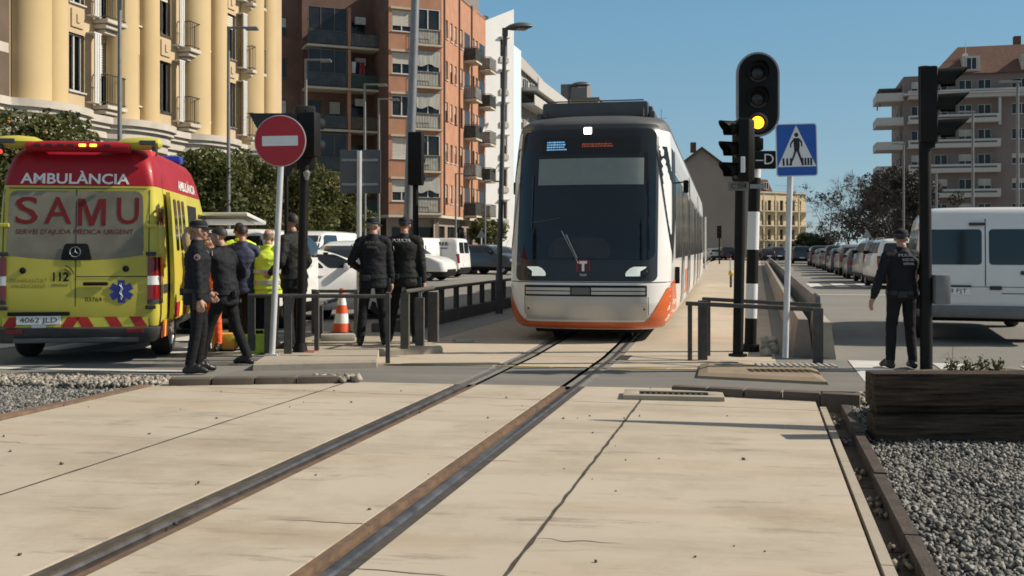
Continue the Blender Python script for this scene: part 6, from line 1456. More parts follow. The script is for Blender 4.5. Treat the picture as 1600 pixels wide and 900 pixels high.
def side_signal():
    Y = 13.0; k = F / Y; p = on(1153, Y, .08); t = thing('traffic_light', 'black traffic light with hooded lamps turned left and a white bar, on a black pole', 'traffic light', p); z = lambda py: Hd - (py - HY) / k - .08; x = lambda px: (px - 1153) / k
    b = MB(); pole(b, (0, 0, 0), (x(1157), 0, z(290)), .066, n=18); b.cyl((0, 0, 0), (0, 0, .03), .12); b.build('pole', BLACKP, t, smooth=True)
    hd = signal_head(t, (x(1150), -.02, z(284)), R(-72), 3, .25, (z(187) - z(284)) / 3)
    b = MB(); b.box((x(1158), -.15, z(236)), (.14, .05, z(187) - z(285)), bev=.015); b.build('back_case', BLACKP, t)
    b = MB(); b.box((x(1155.5), -.19, z(259)), (.055, .02, .2), bev=.008); b.build('white_bar_lamp', W_PAINT, t)
    b = MB(); b.box((x(1151), -.10, z(292)), (.25, .02, .11), bev=.006); pl = b.build('number_plate', mat('small_plate', (.16, .16, .15), .6), t); text('C 504', .08, BLACK, pl, (x(1151), -.112, z(292)), fit=.19)
side_signal()
def round_back():
    Y = 24; k = F / Y; p = on(1128, Y); t = thing('road_sign', 'small round sign seen behind the hooded signal at the tram side', 'road sign', p); z = lambda py: Hd - (py - HY) / k
    b = MB(); b.lathe([(.2, 0), (.2, .02)], 24, Matrix.Translation((0, 0, z(247))) @ Matrix.Rotation(R(90), 4, 'X')); b.build('disc', mat('sign_back_dark', (.035, .037, .04), .6), t); b = MB(); pole(b, (0, .03, 0), (0, .03, z(247)), .03); b.build('pole', POLE_G, t, smooth=True)
def ped_sign():
    Y = 12.55; k = F / Y; p = on(1227, Y, .11); t = thing('pedestrian_sign', 'square blue pedestrian crossing sign on a white pole', 'road sign', p); z = lambda py: Hd - (py - HY) / k - .11; x = lambda px: (px - 1227) / k
    b = MB(); pole(b, (0, 0, 0), (x(1235), 0, z(262)), .036); b.build('pole', mat('white_pole', (.62, .63, .64), .4, .1), t, smooth=True)
    M = Matrix.Translation((x(1242.5), -.05, z(235))) @ Matrix.Rotation(R(-1.5), 4, 'Y') @ UP; w, h = .505, .645
    b = MB(); b.prism(rrect(w, h, .035), 0, .012, M); b.build('sign_plate', mat('sign_white', (.72, .73, .74), .4, var=.05), t)
    BL = mat('sign_blue', (.015, .10, .45), .4, var=.05); b = MB(); b.prism(rrect(w - .025, h - .025, .028), .0122, .0135, M); b.build('blue_field', BL, t)
    b = MB(); b.prism([(-.235, -.205), (.235, -.205), (0, .30)], .0137, .0148, M); b.build('white_triangle', WHITE_F, t)
    K = mat('sign_black', (.012, .012, .014), .5); b = MB()
    b.prism([(.026 * math.cos(R(a)) , .195 + .028 * math.sin(R(a)) - .012) for a in range(0, 360, 30)], .015, .016, M)
    b.prism([(-.035, .145), (.03, .145), (.04, .06), (.03, -.02), (-.03, -.02), (-.035, .06)], .015, .016, M)
    b.prism([(-.03, .145), (-.075, .085), (-.082, .03), (-.066, .03), (-.06, .075), (-.03, .11)], .0151, .0161, M); b.prism([(.03, .145), (.07, .10), (.072, .04), (.056, .04), (.053, .085), (.03, .11)], .0151, .0161, M)
    b.prism([(-.03, -.015), (.0, -.015), (-.035, -.10), (-.075, -.185), (-.10, -.185), (-.058, -.10)], .0151, .0161, M); b.prism([(.0, -.015), (.03, -.015), (.058, -.10), (.085, -.185), (.06, -.185), (.03, -.10)], .0152, .0162, M)
    pg = b.build('walking_figure', K, t, fix=False)
    b = MB()
    for i, xx in enumerate((-.175, -.13, -.085, .08, .115, .15, .185)):
        d = -.35 if xx < 0 else .35; 
        if abs(xx) < .03: continue
        b.prism([(xx - .012 + d * -.035, -.19), (xx + .012 + d * -.035, -.19), (xx + .012 - d * .03 + .0, -.12 + .02), (xx - .012 - d * .03, -.12 + .02)], .01505, .01605, M)
    b.build('zebra_bars', K, t, fix=False)
    b = MB(); b.box((x(1234), 0, z(270)), (.1, .07, .05), bev=.01); b.build('clamp', STEEL, t)
ped_sign()
def right_signal():
    Y = 12.2; k = F / Y; p = on(1447.5, Y); t = thing('traffic_light', 'black three lamp traffic light facing right on a tall black pole by the van', 'traffic light', p); z = lambda py: Hd - (py - HY) / k; x = lambda px: (px - 1447.5) / k
    b = MB(); pole(b, (0, 0, -.1), (x(1444), 0, z(104)), .072, .068, n=18); b.build('pole', BLACKP, t, smooth=True)
    hd = signal_head(t, (x(1465), -.02, z(224)), R(66), 3, .30, (z(105) - z(224)) / 3, vl=.34)
    b = MB(); b.box((x(1468), -.04, z(452)), (.19, .16, .36), bev=.04); b.build('call_box', mat('call_box_grey', (.17, .17, .17), .6), t, smooth=True)
    b = MB(); b.box((x(1449), 0, z(225)), (.12, .16, .1)); b.build('bracket', BLACKP, t)
right_signal()

# ---- railings
def steel_rail(name, label, posts, rails, group=None, cat='railing', m=GREYP):
    o = V(posts[0][0]); t = thing(name, label, cat, o, 0, group)
    for p, w, d, h, rz in posts:
        b = MB(); q = V(p) - o; b.box((q.x, q.y, q.z + h / 2), (w, d, h), rz=rz, bev=.006); b.build('post', m, t)
    for p, q, r in rails: b = MB(); b.tube([V(p) - o, V(q) - o], r, 8); b.build('rail', m, t, smooth=True)
    return t
def z_at(py, Y): return EYE - (py - HY) * Y / F
# near left railing
Y1 = 13.0
posts = [(on(px, Y1 + dy, .1), w, .03, z_at(462, Y1 + dy) - .1, R(rz)) for px, w, dy, rz in ((393, .10, .5, 0), (421, .13, .2, 0), (450, .10, .1, 0))] + [(on(495, Y1 + .55, .1), .06, .06, .78, 0)]
rl = [(on(388, Y1 + .2, z_at(462, Y1 + .2)), on(611, Y1 - .05, z_at(463, Y1 - .05)), .026)]
steel_rail('railing', 'grey steel railing with flat posts in front of the no entry pole', posts + [(on(606, Y1 - .1, .0), .055, .05, z_at(457, Y1 - .1), 0)], rl)
posts = [(on(px, Y, .1), w, .035, z_at(tp, Y) - .1, R(10)) for px, Y, w, tp in ((490, 16.2, .07, 452), (556, 15.6, .06, 455))]
steel_rail('railing', 'second grey railing standing behind the traffic cone', posts, [(on(488, 16.2, z_at(455, 16.2)), on(560, 15.6, z_at(455, 15.6)), .025)])
b = MB(); o = on(502, 15.2, .1); t = steel_rail('low_rail', 'low slanting grey rail left of the traffic cone', [(o, .05, .05, .5, 0)], [(o + V((-.1, 0, .50)), on(530, 17.2, .60), .03)])
posts = [(on(633, 13.75, .1), .115, .07, z_at(459, 13.75) - .1, R(-10)), (on(656, 14.2, .1), .125, .06, z_at(465, 14.2) - .1, R(-10)), (on(677, 14.8, .1), .15, .09, z_at(456, 14.8) - .1, R(-10))]
steel_rail('railing', 'three stout grey flat posts with a top rail right of the officers', posts, [(posts[0][0] + V((0, 0, .77)), posts[2][0] + V((0, 0, .78)), .028)])
# long barrier along the left road
def barrier():
    o = st(16.0, -5.98); t = thing('barrier_fence', 'long low dark barrier with open panels along the left road', 'fence', o, -TH); n = 44; pit = 1.0; hh = .66
    for i in range(n): b = MB(); b.box((0, i * pit, hh / 2), (.07, .16, hh)); b.build('post', mat('barrier_dark', (.05, .05, .05), .7, .1, var=.2), t)
    b = MB(); b.box((0, n * pit / 2 - .5, hh + .02), (.10, n * pit, .06), bev=.015); b.build('top_rail', mat('barrier_top', (.12, .12, .12), .6, .2), t)
    b = MB(); b.box((0, n * pit / 2 - .5, .12), (.16, n * pit, .24)); b.build('base_wall', mat('barrier_base', (.10, .095, .09), .9, var=.2, scale=2), t)
barrier()
# right railing round the signal island
Ya, Yb = 13.2, 12.4
posts = [(on(1078, Ya, .0), .055, .04, z_at(474, Ya), 0), (on(1098, Ya + .1, .0), .125, .06, z_at(470, Ya), R(-10)), (on(1104, Ya + .6, 0), .10, .05, z_at(468, Ya + .6), 0), (on(1278, Yb, .05), .12, .06, z_at(482, Yb) - .05, R(-8))]
steel_rail('railing', 'grey steel railing around the signals to the right of the tram', posts, [(on(1072, Ya, z_at(474, Ya)), on(1284, Yb, z_at(484, Yb)), .028), (on(1098, Ya + .6, z_at(467, Ya + .6)), on(1283, Yb + .5, z_at(477, Yb + .5)), .026)])
# far right low rail across the road by the officer
# ---- concrete barriers right of the track
def jersey(s0, s1, tt, h, w, label, m=CONC):
    o = st(s0, tt); t = MB(); L = s1 - s0; n = max(1, int(L / 3)); g = 'concrete barrier blocks right of the track'
    for i in range(n):
        b = MB(); y0, y1 = i * L / n + .012, (i + 1) * L / n - .012; pr = [(-w, 0), (w, 0), (w * .86, h * .25), (w * .48, h), (-w * .48, h), (-w * .86, h * .25)]
        b.prism(pr, y0, y1, Matrix(((1, 0, 0, 0), (0, 0, 1, 0), (0, 1, 0, 0), (0, 0, 0, 1)))); q = b.build('concrete_barrier', m, None, smooth=False, loc=o, rotz=-TH)
        tag(q, label[0] if i == 0 else label[1], 'barrier', g)
CONC2 = mat('weathered_concrete', (0.34, 0.29, 0.24), 0.9, scale=2.5, col2=(.22, .19, .16), bump=.3, bscale=40)
jersey(14.2, 17.0, .58, .50, .13, ('short end block of the concrete barrier, nearest the sign pole', ''), CONC2)
jersey(17.2, 80, .58, .50, .12, ('long concrete barrier blocks receding along the right of the track', 'long concrete barrier blocks receding along the right of the track'), CONC2)
jersey(14.0, 16.4, .86, .48, .13, ('pale concrete block beside the right road, outer one by the railing end', ''), mat('pale_concrete', (.46, .39, .31), .9, scale=3, col2=(.34, .29, .24), bump=.3))
jersey(16.6, 90, .90, .70, .07, ('thin outer concrete wall blocks along the right road', 'thin outer concrete wall blocks along the right road'), mat('wall_concrete', (.24, .22, .20), .9, scale=2, col2=(.16, .15, .14), bump=.3))
b = MB()
for k in range(7): 
    bm_ = bmesh.new(); bmesh.ops.create_icosphere(bm_, subdivisions=1, radius=random.uniform(.05, .09), matrix=Matrix.Translation(st(14.2 + k * .35, .1 + .12 * (k % 2), .04)))
    for v in bm_.verts: v.co += V((random.uniform(-.02, .02), random.uniform(-.02, .02), random.uniform(-.02, .02)))
    q = MB().add([v.co.copy() for v in bm_.verts], [[v.index for v in f.verts] for f in bm_.faces]).build('stone', CONC, None); tag(q, 'small loose stone in the gap beside the striped signal pole', 'stone', 'loose stones by the striped pole'); bm_.free()
# ---- small posts far along the track
p = gp(1142, 449); t = thing('marker_post', 'short grey post with a yellow cap beside the track past the tram', 'post', p); b = MB(); pole(b, (0, 0, 0), (0, 0, .45), .045); b.build('post', GREYP, t); b = MB(); b.lathe([(.06, 0), (.10, .05), (.09, .14), (.04, .2)], 14, Matrix.Translation((0, 0, .44))); b.build('cap', mat('yellow_cap', (.5, .38, .05), .5), t, smooth=True)
p = gp(1141, 424); t = thing('marker_post', 'thin post with a small red disc beside the far track', 'post', p); b = MB(); pole(b, (0, 0, 0), (0, 0, 1.0), .04); b.build('post', POLE_W, t); b = MB(); b.lathe([(.14, 0), (.14, .02)], 16, Matrix.Translation((-.1, -.06, .95)) @ Matrix.Rotation(R(90), 4, 'X')); b.build('disc', RED_L, t)
p = on(1124, 95); t = thing('traffic_light', 'tiny distant black traffic light before the grey gable wall', 'traffic light', p); b = MB(); pole(b, (0, 0, 0), (0, 0, 2.6), .07); b.build('pole', BLACKP, t); signal_head(t, (0, 0, 2.4), 0, 3, .4, .38)
p = on(1102, 70); t = thing('signal_post', 'slim white post just right of the tram tail', 'post', p); b = MB(); pole(b, (0, 0, 0), (0, 0, 3.6), .06); b.build('post', W_PAINT, t)
for px, Y, lb in ((752, 62, 'white triangular sign on a thin post by the dark parked cars'), (1354, 62, 'small triangular sign above the right parked cars')):
    p = on(px, Y); t = thing('road_sign', lb, 'road sign', p); b = MB(); pole(b, (0, 0, 0), (0, 0, 2.2), .045); b.build('post', POLE_W, t); b = MB(); b.prism([(-.3, 0), (.3, 0), (0, .5)], 0, .03, Matrix.Translation((0, -.05, 2.1)) @ UP); b.build('sign_plate', mat('sign_back_grey2', (.30, .30, .29), .6), t)
# ---- cone
def cone():
    p = on(534, 15.9, .1); t = thing('traffic_cone', 'orange and white traffic cone behind the grey railing', 'cone', p); OR = mat('cone_orange', (.75, .10, .03), .5, var=.06); H_ = .73
    def r(z): return .155 - .125 * z / H_
    b = MB(); b.prism(rrect(.42, .42, .05), 0, .035); b.lathe([(.17, .035), (.16, .06)], 24); b.build('base', BLACK, t)
    for a, c_, m in ((.05, .19, OR), (.19, .34, WHITE_F), (.34, .47, OR), (.47, .58, WHITE_F), (.58, H_, OR)): b = MB(); b.lathe([(r(a), a), (r(c_), c_)], 28, caps=(c_ == H_)); b.build('band', m, t, smooth=30)
cone()
b = MB(); b.box((0, 0, .05), (.5, .22, .1), bev=.03); o = b.build('concrete_block', CONC, loc=on(528, 15.0, .1), rotz=.2, smooth=True); tag(o, 'small broken concrete block lying before the traffic cone', 'block')
b = MB(); b.box((0, 0, .03), (.3, .2, .06), bev=.02); o = b.build('stone', CONC, loc=gp(724, 535), rotz=.4, smooth=True); tag(o, 'pale flat stone left of the tram in its shadow', 'stone')
b = MB(); b.prism([(-.17, -.05), (.15, -.07), (.18, .04), (-.12, .07)], 0, .012); o = b.build('plastic_scrap', mat('pink_plastic', (.65, .06, .10), .5), loc=gp(474, 550, .1)); tag(o, 'flat pink plastic scrap at the foot of the black signal pole', 'litter')
# ---- timber edging (planter) on the right
TIM = mat('old_sleeper', (0.11, 0.075, 0.052), 0.9, scale=7, col2=(0.016, 0.013, 0.011), stretch=(.35, 5, 6), spec=.2, bump=.6, bscale=30)
g = 'stacked timber sleepers right of the slab'
for z0, h, y, x0, x1, lb in ((-.06, .235, 7.86, 2.79, 6.3, 'lower dark timber sleeper of the edging on the ballast'), (.178, .07, 7.90, 2.82, 6.3, 'thin shaded board between the upper and lower sleepers'), (.25, .245, 7.80, 2.76, 6.3, 'upper dark timber sleeper with worn top on the ballast edging')):
    b = MB(); b.box((0, 0, 0), (x1 - x0, .21 if h > .1 else .17, h), bev=.012 if h > .1 else .004); o = b.build('timber_sleeper', TIM, loc=((x0 + x1) / 2, y + .105, z0 + h / 2), smooth=True); tag(o, lb, 'timber', g)
b = MB(); b.box((0, 0, 0), (1.2, .21, .225), bev=.012); o = b.build('timber_sleeper', TIM, loc=(2.83, 8.62 + .02, -.02), rotz=R(90) - R(2), smooth=True); tag(o, 'short timber sleeper turning back from the left end of the edging', 'timber', g) if False else bpy.data.objects.remove(o)
soil = MB(); rows = [[V((3.35 + 3.4 * i / 20, y, z + .03 * mnoise.noise((i * .5, y * 4, 1)))) for i in range(21)] for y, z in ((8.03, .40), (8.3, .43), (8.7, .42), (9.1, .25), (9.6, -.05))]; soil.grid(rows); struct(soil.build('soil_bank', ground_mat('soil', (.16, .12, .085), (.06, .05, .035), (.11, .08, .05), fine=40, bump=.8), smooth='all', fix=False), 'earth bank heaped behind the timber edging')
# stake added out of view and shaped to cast the long shadow across the slab
t = thing('timber_post', 'tapered dark timber post just outside the view on the right', 'post', (4.62, 7.93, -.05)); b = MB(); b.box((0, 0, 1.2), (.16, .16, 2.4), bev=.01); b.tube([(0, 0, 2.4), (0, 0, 3.0)], [.08, .01], 8); 
bpy.data.objects.remove(t)
t = thing('shadow_stake', 'added leaning stake outside the right edge of the view, casting the long slab shadow', 'stake', (4.8, 7.72, -.06)); b = MB(); b.loft([[V((x * .05 + .11 * z, y * r + .35 * z, z)) for x, y in ((-1, -1), (1, -1), (1, 1), (-1, 1))] for z, r in ((0, .15), (1.2, .14), (2.2, .10), (2.9, .06), (3.3, .02))]); b.build('shaft', TIM, t)
# ================================================================ people
SKIN = mat('skin', (0.42, 0.235, 0.165), .55, var=.08, scale=12)
NAVY = mat('uniform_navy', (0.0065, 0.0068, 0.0085), .8, var=.35, scale=9, bump=.25, bscale=300, spec=.3)
NAVY2 = mat('jacket_navy', (0.008, 0.009, 0.013), .75, var=.3, scale=7, bump=.25, bscale=300, spec=.3)
BLACKC = mat('jacket_black', (0.006, 0.006, 0.0065), .7, var=.35, scale=7, bump=.25, bscale=300, spec=.35)
BOOT = mat('boot_black', (0.010, 0.010, 0.010), .45, var=.3, scale=9)
ORG = mat('hi_vis_orange', (0.85, 0.13, 0.025), .7, var=.08)
HIV = mat('hi_vis_yellow', (0.62, 0.78, 0.06), .7, var=.06)
REFL = mat('reflective_tape', (0.42, 0.43, 0.44), .4, .2, var=.08)
BLOND = mat('hair_fair', (0.30, 0.21, 0.10), .6, var=.3, scale=40)
DHAIR = mat('hair_dark', (0.020, 0.015, 0.012), .6, var=.3, scale=40)
GHAIR = mat('hair_grey', (0.16, 0.14, 0.125), .7, var=.3, scale=40)
GREEN_T = mat('trousers_grey_navy', (0.02, 0.023, 0.03), .8, var=.3)

def capsule(b, p0, r0, p1, r1, sx=1.0, n=12):
    p0, p1 = V(p0), V(p1); d = p1 - p0; L = d.length; q = (d if L > 1e-6 else V((0, 0, 1))).to_track_quat('Z', 'Y'); prof = []
    for i in range(5): a = R(-90 + 90 * i / 4); prof.append((max(.0008, r0 * math.cos(a)), r0 * math.sin(a)))
    for i in range(1, 5) if False else range(5): a = R(90 * i / 4); prof.append((max(.0008, r1 * math.cos(a)), L + r1 * math.sin(a)))
    b.lathe(prof, n, Matrix.Translation(p0) @ q.to_matrix().to_4x4())
def rings_solid(b, rows, n=20):
    """rows: (centre, rx, ry, forward tilt) stacked ellipses"""
    R_ = []
    for c, rx, ry in rows: R_.append([V(c) + V((rx * math.cos(2 * math.pi * k / n), ry * math.sin(2 * math.pi * k / n), 0)) for k in range(n)])
    b.loft(R_)
def ik(a, c, l1, l2, hint):
    a, c, hint = V(a), V(c), V(hint); d = c - a; L = min(d.length, (l1 + l2) * .999); d.normalize(); x = (l1 * l1 - l2 * l2 + L * L) / (2 * L); h = math.sqrt(max(0, l1 * l1 - x * x)); n = hint - d * hint.dot(d); n.normalize(); return a + d * x + n * h, a + d * L
def solidify_prims(prims, name, mats, parent, voxel, smooth_it=3, wrinkle=0.0, seed=0, cut=None):
    """prims: list of (builder fn(MB), [(p0,r0,p1,r1)], material index) merged into ONE continuous surface"""
    b = MB()
    for f, seg, mi in prims: f(b)
    o = b.build(name, mats, None, fix=True)
    m = o.modifiers.new('r', 'REMESH'); m.mode = 'VOXEL'; m.voxel_size = voxel; m.adaptivity = 0
    s = o.modifiers.new('s', 'SMOOTH'); s.iterations = smooth_it; s.factor = .5
    dg = bpy.context.evaluated_depsgraph_get(); me = bpy.data.meshes.new_from_object(o.evaluated_get(dg)); old = o.data; o.modifiers.clear(); o.data = me; bpy.data.meshes.remove(old)
    me.materials.clear()
    for mm in mats: me.materials.append(mm)
    n = len(me.vertices); co = np.zeros(n * 3); me.vertices.foreach_get('co', co); co = co.reshape(-1, 3)
    if wrinkle:
        nr = np.zeros(n * 3); me.vertices.foreach_get('normal', nr); nr = nr.reshape(-1, 3); w = np.array([mnoise.noise((c[0] * 9 + seed, c[1] * 9, c[2] * 17)) + .55 * mnoise.noise((c[0] * 21, c[1] * 21 + seed, c[2] * 30)) for c in co])
        msk = np.ones(n)
        if len(mats) > 1 or True: pass
        co2 = co + nr * (w * wrinkle)[:, None]; me.vertices.foreach_set('co', co2.reshape(-1))
    if len(mats) > 1:
        nf = len(me.polygons); ctr = np.zeros(nf * 3); me.polygons.foreach_get('center', ctr); ctr = ctr.reshape(-1, 3); best = np.full(nf, 9e9); mi_ = np.zeros(nf, int)
        for f, seg, mi in prims:
            for p0, r0, p1, r1 in seg:
                p0 = np.array(p0, float); p1 = np.array(p1, float); d = p1 - p0; t_ = np.clip(((ctr - p0) @ d) / max(1e-9, d @ d), 0, 1); ds = np.linalg.norm(ctr - p0 - t_[:, None] * d, axis=1) - (r0 + (r1 - r0) * t_); u = ds < best; best[u] = ds[u]; mi_[u] = mi
        me.polygons.foreach_set('material_index', mi_)
    me.polygons.foreach_set('use_smooth', [True] * len(me.polygons)); me.update(); o.parent = parent; return o
def person(label, loc, face, h=1.76, feet=((-.12, 0), (.12, 0)), wrists=None, lean=(0, 0), twist=0.0, jacket=NAVY2, trousers=NAVY, top=None, cap=True, hair=DHAIR, ponytail=False, bald=False, vest=None, back=None, headturn=0.0, headtilt=0.0, hold=None, bulk=1.0, belt=True, mask=False, female=False, hem=.80, group=None, beard=False, collar=True, badge=True, patches=True):
    t = thing('person', label, 'person', loc, face, group); k = h / 1.78
    def S(p): return V((p[0] * k, p[1] * k, p[2] * k))
    lx, ly = lean; hz = min([.985] + [.14 + math.sqrt(max(.1, .838 ** 2 - (f_[0] - sx_ * .092 - lean[0] * .2) ** 2 - (f_[1] - .03 - lean[1] * .2) ** 2)) for sx_, f_ in zip((-1, 1), feet)]); sw = (.165 if female else .182) * bulk
    pel = V((lx * .2, ly * .2, hz)); chest = V((lx * .75, ly * .75, 1.295 - (.985 - hz))); neck = V((lx, ly, 1.50 - (.985 - hz) * .95)); 
    Rt = Matrix.Rotation(twist, 3, 'Z')
    shL, shR = neck + Rt @ V((-sw, 0, -.075)), neck + Rt @ V((sw, 0, -.075))
    hd = neck + V((lx * .15, ly * .25 + .02, .145)); HR = Matrix.Translation(S(hd)) @ Matrix.Rotation(headturn, 4, 'Z') @ Matrix.Rotation(headtilt, 4, 'X') @ Matrix.Scale(k, 4)
    wr = wrists or ((-.27 * bulk, .04, .86), (.27 * bulk, .04, .86))
    P = []; cap_ = lambda p0, r0, p1, r1, mi: P.append((lambda b: capsule(b, S(p0), r0 * k, S(p1), r1 * k), [(tuple(S(p0)), r0 * k, tuple(S(p1)), r1 * k)], mi))
    # legs
    lb = 1.0 if not female else .94; ends = []
    for sx, ft in ((-1, feet[0]), (1, feet[1])):
        hip = pel + V((sx * .092, 0, -.04)); fz = ft[2] if len(ft) > 2 else 0.0; an = V((ft[0], ft[1] - .03, .10 + fz)); kn, an = ik(hip, an, .42, .42, (sx * .08, 1, 0))
        cap_(hip, .098 * lb, kn, .068 * lb, 1); cap_(kn, .068 * lb, kn.lerp(an, .35), .066 * lb, 1); cap_(kn.lerp(an, .35), .066 * lb, an + V((0, .0, .02)), .058, 1); cap_(an + V((0, 0, .01)), .058, an + V((0, -.005, -.03)), .05, 2)
        toe = V((sx * .035, .17, -.062 - min(0, -fz * .5))); heel = V((0, -.045, -.055)); cap_(an + heel, .042, an + toe * .72, .043, 2); cap_(an + toe * .72, .043, an + toe, .034, 2); cap_(an + V((0, 0, -.02)), .05, an + toe * .5 + V((0, 0, .012)), .042, 2); ends.append(an)
    # pelvis, torso core
    P.append((lambda b: rings_solid(b, [(S(pel + V((0, 0, -.13))), .10 * k, .08 * k), (S(pel + V((0, -.01, -.06))), .165 * k * lb * bulk, .115 * k * bulk), (S(pel + V((0, -.012, .03))), .17 * k * lb * bulk, .115 * k * bulk), (S(pel.lerp(chest, .45)), .145 * k * bulk, .10 * k * bulk), (S(chest), .165 * k * bulk, .11 * k * bulk), (S(neck + V((0, 0, -.09))), .15 * k, .085 * k), (S(neck + V((0, 0, -.02))), .07 * k, .06 * k)]), [(tuple(S(pel + V((0, 0, -.12)))), .13 * k, tuple(S(pel)), .14 * k), (tuple(S(pel)), .14 * k, tuple(S(neck + V((0, 0, -.1)))), .12 * k)], 1))
    # neck, head
    cap_(neck + V((0, -.01, -.06)), .060, neck + V((0, .005, .06)), .055, 0)
    def head(b):
        def el(c, r, n=10):
            bm_ = bmesh.new(); bmesh.ops.create_uvsphere(bm_, u_segments=16, v_segments=10, radius=1); b.add([HR @ V((c[0] + v.co.x * r[0], c[1] + v.co.y * r[1], c[2] + v.co.z * r[2])) for v in bm_.verts], [[v.index for v in f.verts] for f in bm_.faces]); bm_.free()
        el((0, -.012, .045), (.074, .094, .082)); el((0, .02, -.02), (.060, .072, .085)); el((0, .045, -.085), (.036, .036, .028)); el((0, .095, -.005), (.012, .018, .024)); el((0, .085, .025), (.009, .014, .028)); el((0, .083, -.047), (.024, .010, .009)); el((0, .078, -.064), (.02, .010, .008)); el((0, .075, .045), (.05, .018, .010))
        for sx in (-1, 1): el((sx * .078, -.005, -.005), (.010, .020, .030)); el((sx * .04, .055, -.025), (.024, .024, .03))
    hc = HR @ V((0, 0, 0)); P.append((head, [(tuple(HR @ V((0, .02, -.07))), .075 * k, tuple(HR @ V((0, 0, .05))), .085 * k)], 0))
    # arms with hands
    J = []; arm_paths = []
    for sx, sh, w in ((-1, shL, wr[0]), (1, shR, wr[1])):
        w = V(w); el_, w = ik(sh, w, .29, .27, (sx * .55, -.8, -.25)); cap_(sh, .055, el_, .043, 3 if False else 1); cap_(el_, .043, w, .029, 0); arm_paths.append((sh, el_, w))
        hand_dir = (w - el_).normalized(); side = V((0, 1, 0)); side = (side - hand_dir * side.dot(hand_dir)).normalized(); nrm = hand_dir.cross(side) * sx     # palm normal
        if nrm.dot(V((-sx, 0, 0))) < 0: nrm = -nrm
        palm = w + hand_dir * .05; cap_(w, .028, palm + side * .012, .030, 0); cap_(w + hand_dir * .03 - side * .014, .024, palm + hand_dir * .03 - side * .022, .020, 0); cap_(palm + side * .012, .028, palm + hand_dir * .03 + side * .022, .020, 0)
        for q, (o_, l) in enumerate(((.036, .074), (.0125, .083), (-.0125, .077), (-.036, .060))):
            k0 = palm + hand_dir * .035 + side * o_; k1 = k0 + hand_dir * l * .5 + nrm * l * .16; k2 = k1 + hand_dir * l * .32 + nrm * l * .36; cap_(k0, .0105, k1, .0095, 0); cap_(k1, .0095, k2, .0082, 0)
        th0 = w + hand_dir * .025 + side * .026; th1 = th0 + side * .030 + hand_dir * .030 + nrm * .012; th2 = th1 + hand_dir * .030 + side * .006 + nrm * .014; cap_(th0, .014, th1, .012, 0); cap_(th1, .012, th2, .0095, 0)
    body = solidify_prims(P, 'body', [SKIN, trousers, BOOT], t, .0085, 3, .0045, seed=hash(label) % 50)
    # jacket: one continuous shell over torso and arms
    Q = []
    def jt(b):
        rings_solid(b, [(S(pel + V((0, -.012, hem - .98 - .005))), .180 * k * lb * bulk, .132 * k * bulk), (S(pel + V((0, -.012, hem - .98 + .03))), .192 * k * lb * bulk, .142 * k * bulk), (S(pel + V((0, -.008, .10))), .178 * k * bulk, .132 * k * bulk), (S(pel.lerp(chest, .6)), .178 * k * bulk, .13 * k * bulk), (S(chest + V((0, 0, .04))), .198 * k * bulk, .142 * k * bulk), (S(neck + V((0, -.01, -.12))), .195 * k * bulk, .125 * k * bulk), (S(neck + V((0, -.012, -.055))), .14 * k, .098 * k), (S(neck + V((0, -.005, .0))), .078 * k, .078 * k), (S(neck + V((0, 0, .045 if collar else .01))), .070 * k, .070 * k)])
    Q.append((jt, [], 0)); qc = lambda p0, r0, p1, r1: Q.append((lambda b: capsule(b, S(p0), r0 * k, S(p1), r1 * k), [], 0))
    for sh, el_, w in arm_paths: qc(neck + (sh - neck) * .55 + V((0, 0, -.005)), .074, sh, .067 * bulk); qc(sh, .067 * bulk, el_, .056 * bulk); qc(el_, .056 * bulk, el_.lerp(w, .55), .053); qc(el_.lerp(w, .55), .056, el_.lerp(w, .93), .045)
    jk = solidify_prims(Q, 'jacket', [jacket], t, .011, 4, .009, seed=hash(label) % 31)
    HM = HR
    def part(nm, m, fn, par=t, sm=True): b = MB(); fn(b); return b.build(nm, m, par, smooth=60 if sm else False)
    # face details
    for sx in (-1, 1):
        part('eye', WHITE_L, lambda b: b.lathe([(.001, -.011), (.008, -.007), (.011, 0), (.008, .007), (.001, .011)], 10, HM @ Matrix.Translation((sx * .031, .072, .022)))); part('pupil', DARKI, lambda b: b.lathe([(.001, -.005), (.005, 0), (.001, .005)], 8, HM @ Matrix.Translation((sx * .031, .083, .022)))); part('eyebrow', hair, lambda b: b.box((0, 0, 0), (.034, .008, .007), M=HM @ Matrix.Translation((sx * .033, .088, .043))))
    part('lips', mat('lip', (.30, .12, .10), .5), lambda b: b.box((0, 0, 0), (.042, .01, .010), bev=.004, M=HM @ Matrix.Translation((0, .089, -.055))))
    # hair shell
    if not bald or True:
        def hr(b):
            n = 20; rows = []
            z_lo = {True: .02, False: -.045}[cap and not ponytail]
            for i in range(9):
                a = R(90 - 125 * i / 8); row = []
                for q in range(n):
                    ph = 2 * math.pi * q / n; back_ = .5 - .5 * math.sin(ph); rr = math.cos(a) if a > 0 else 1 - .12 * (1 - math.cos(a)); zz = math.sin(a) * .090
                    lim = .052 - .105 * back_ ** .7; zz = max(zz, lim)
                    row.append(HM @ V((.0785 * rr * math.cos(ph), -.012 + .100 * rr * math.sin(ph) - (.0), .045 + zz + (0 if not bald else 0))))
                rows.append(row)
            if bald: rows = rows[5:]
            for r_ in rows: r_.append(r_[0])
            b.grid(rows)
        part('hair', hair, hr)
    if ponytail: part('ponytail', hair, lambda b: b.tube([HM @ V(p) for p in ((0, -.07, .03), (0, -.115, .015), (.015, -.140, -.06), (.03, -.145, -.14), (.035, -.14, -.22), (.035, -.135, -.28))], [.03 * k, .045 * k, .052 * k, .048 * k, .034 * k, .006 * k], 10))
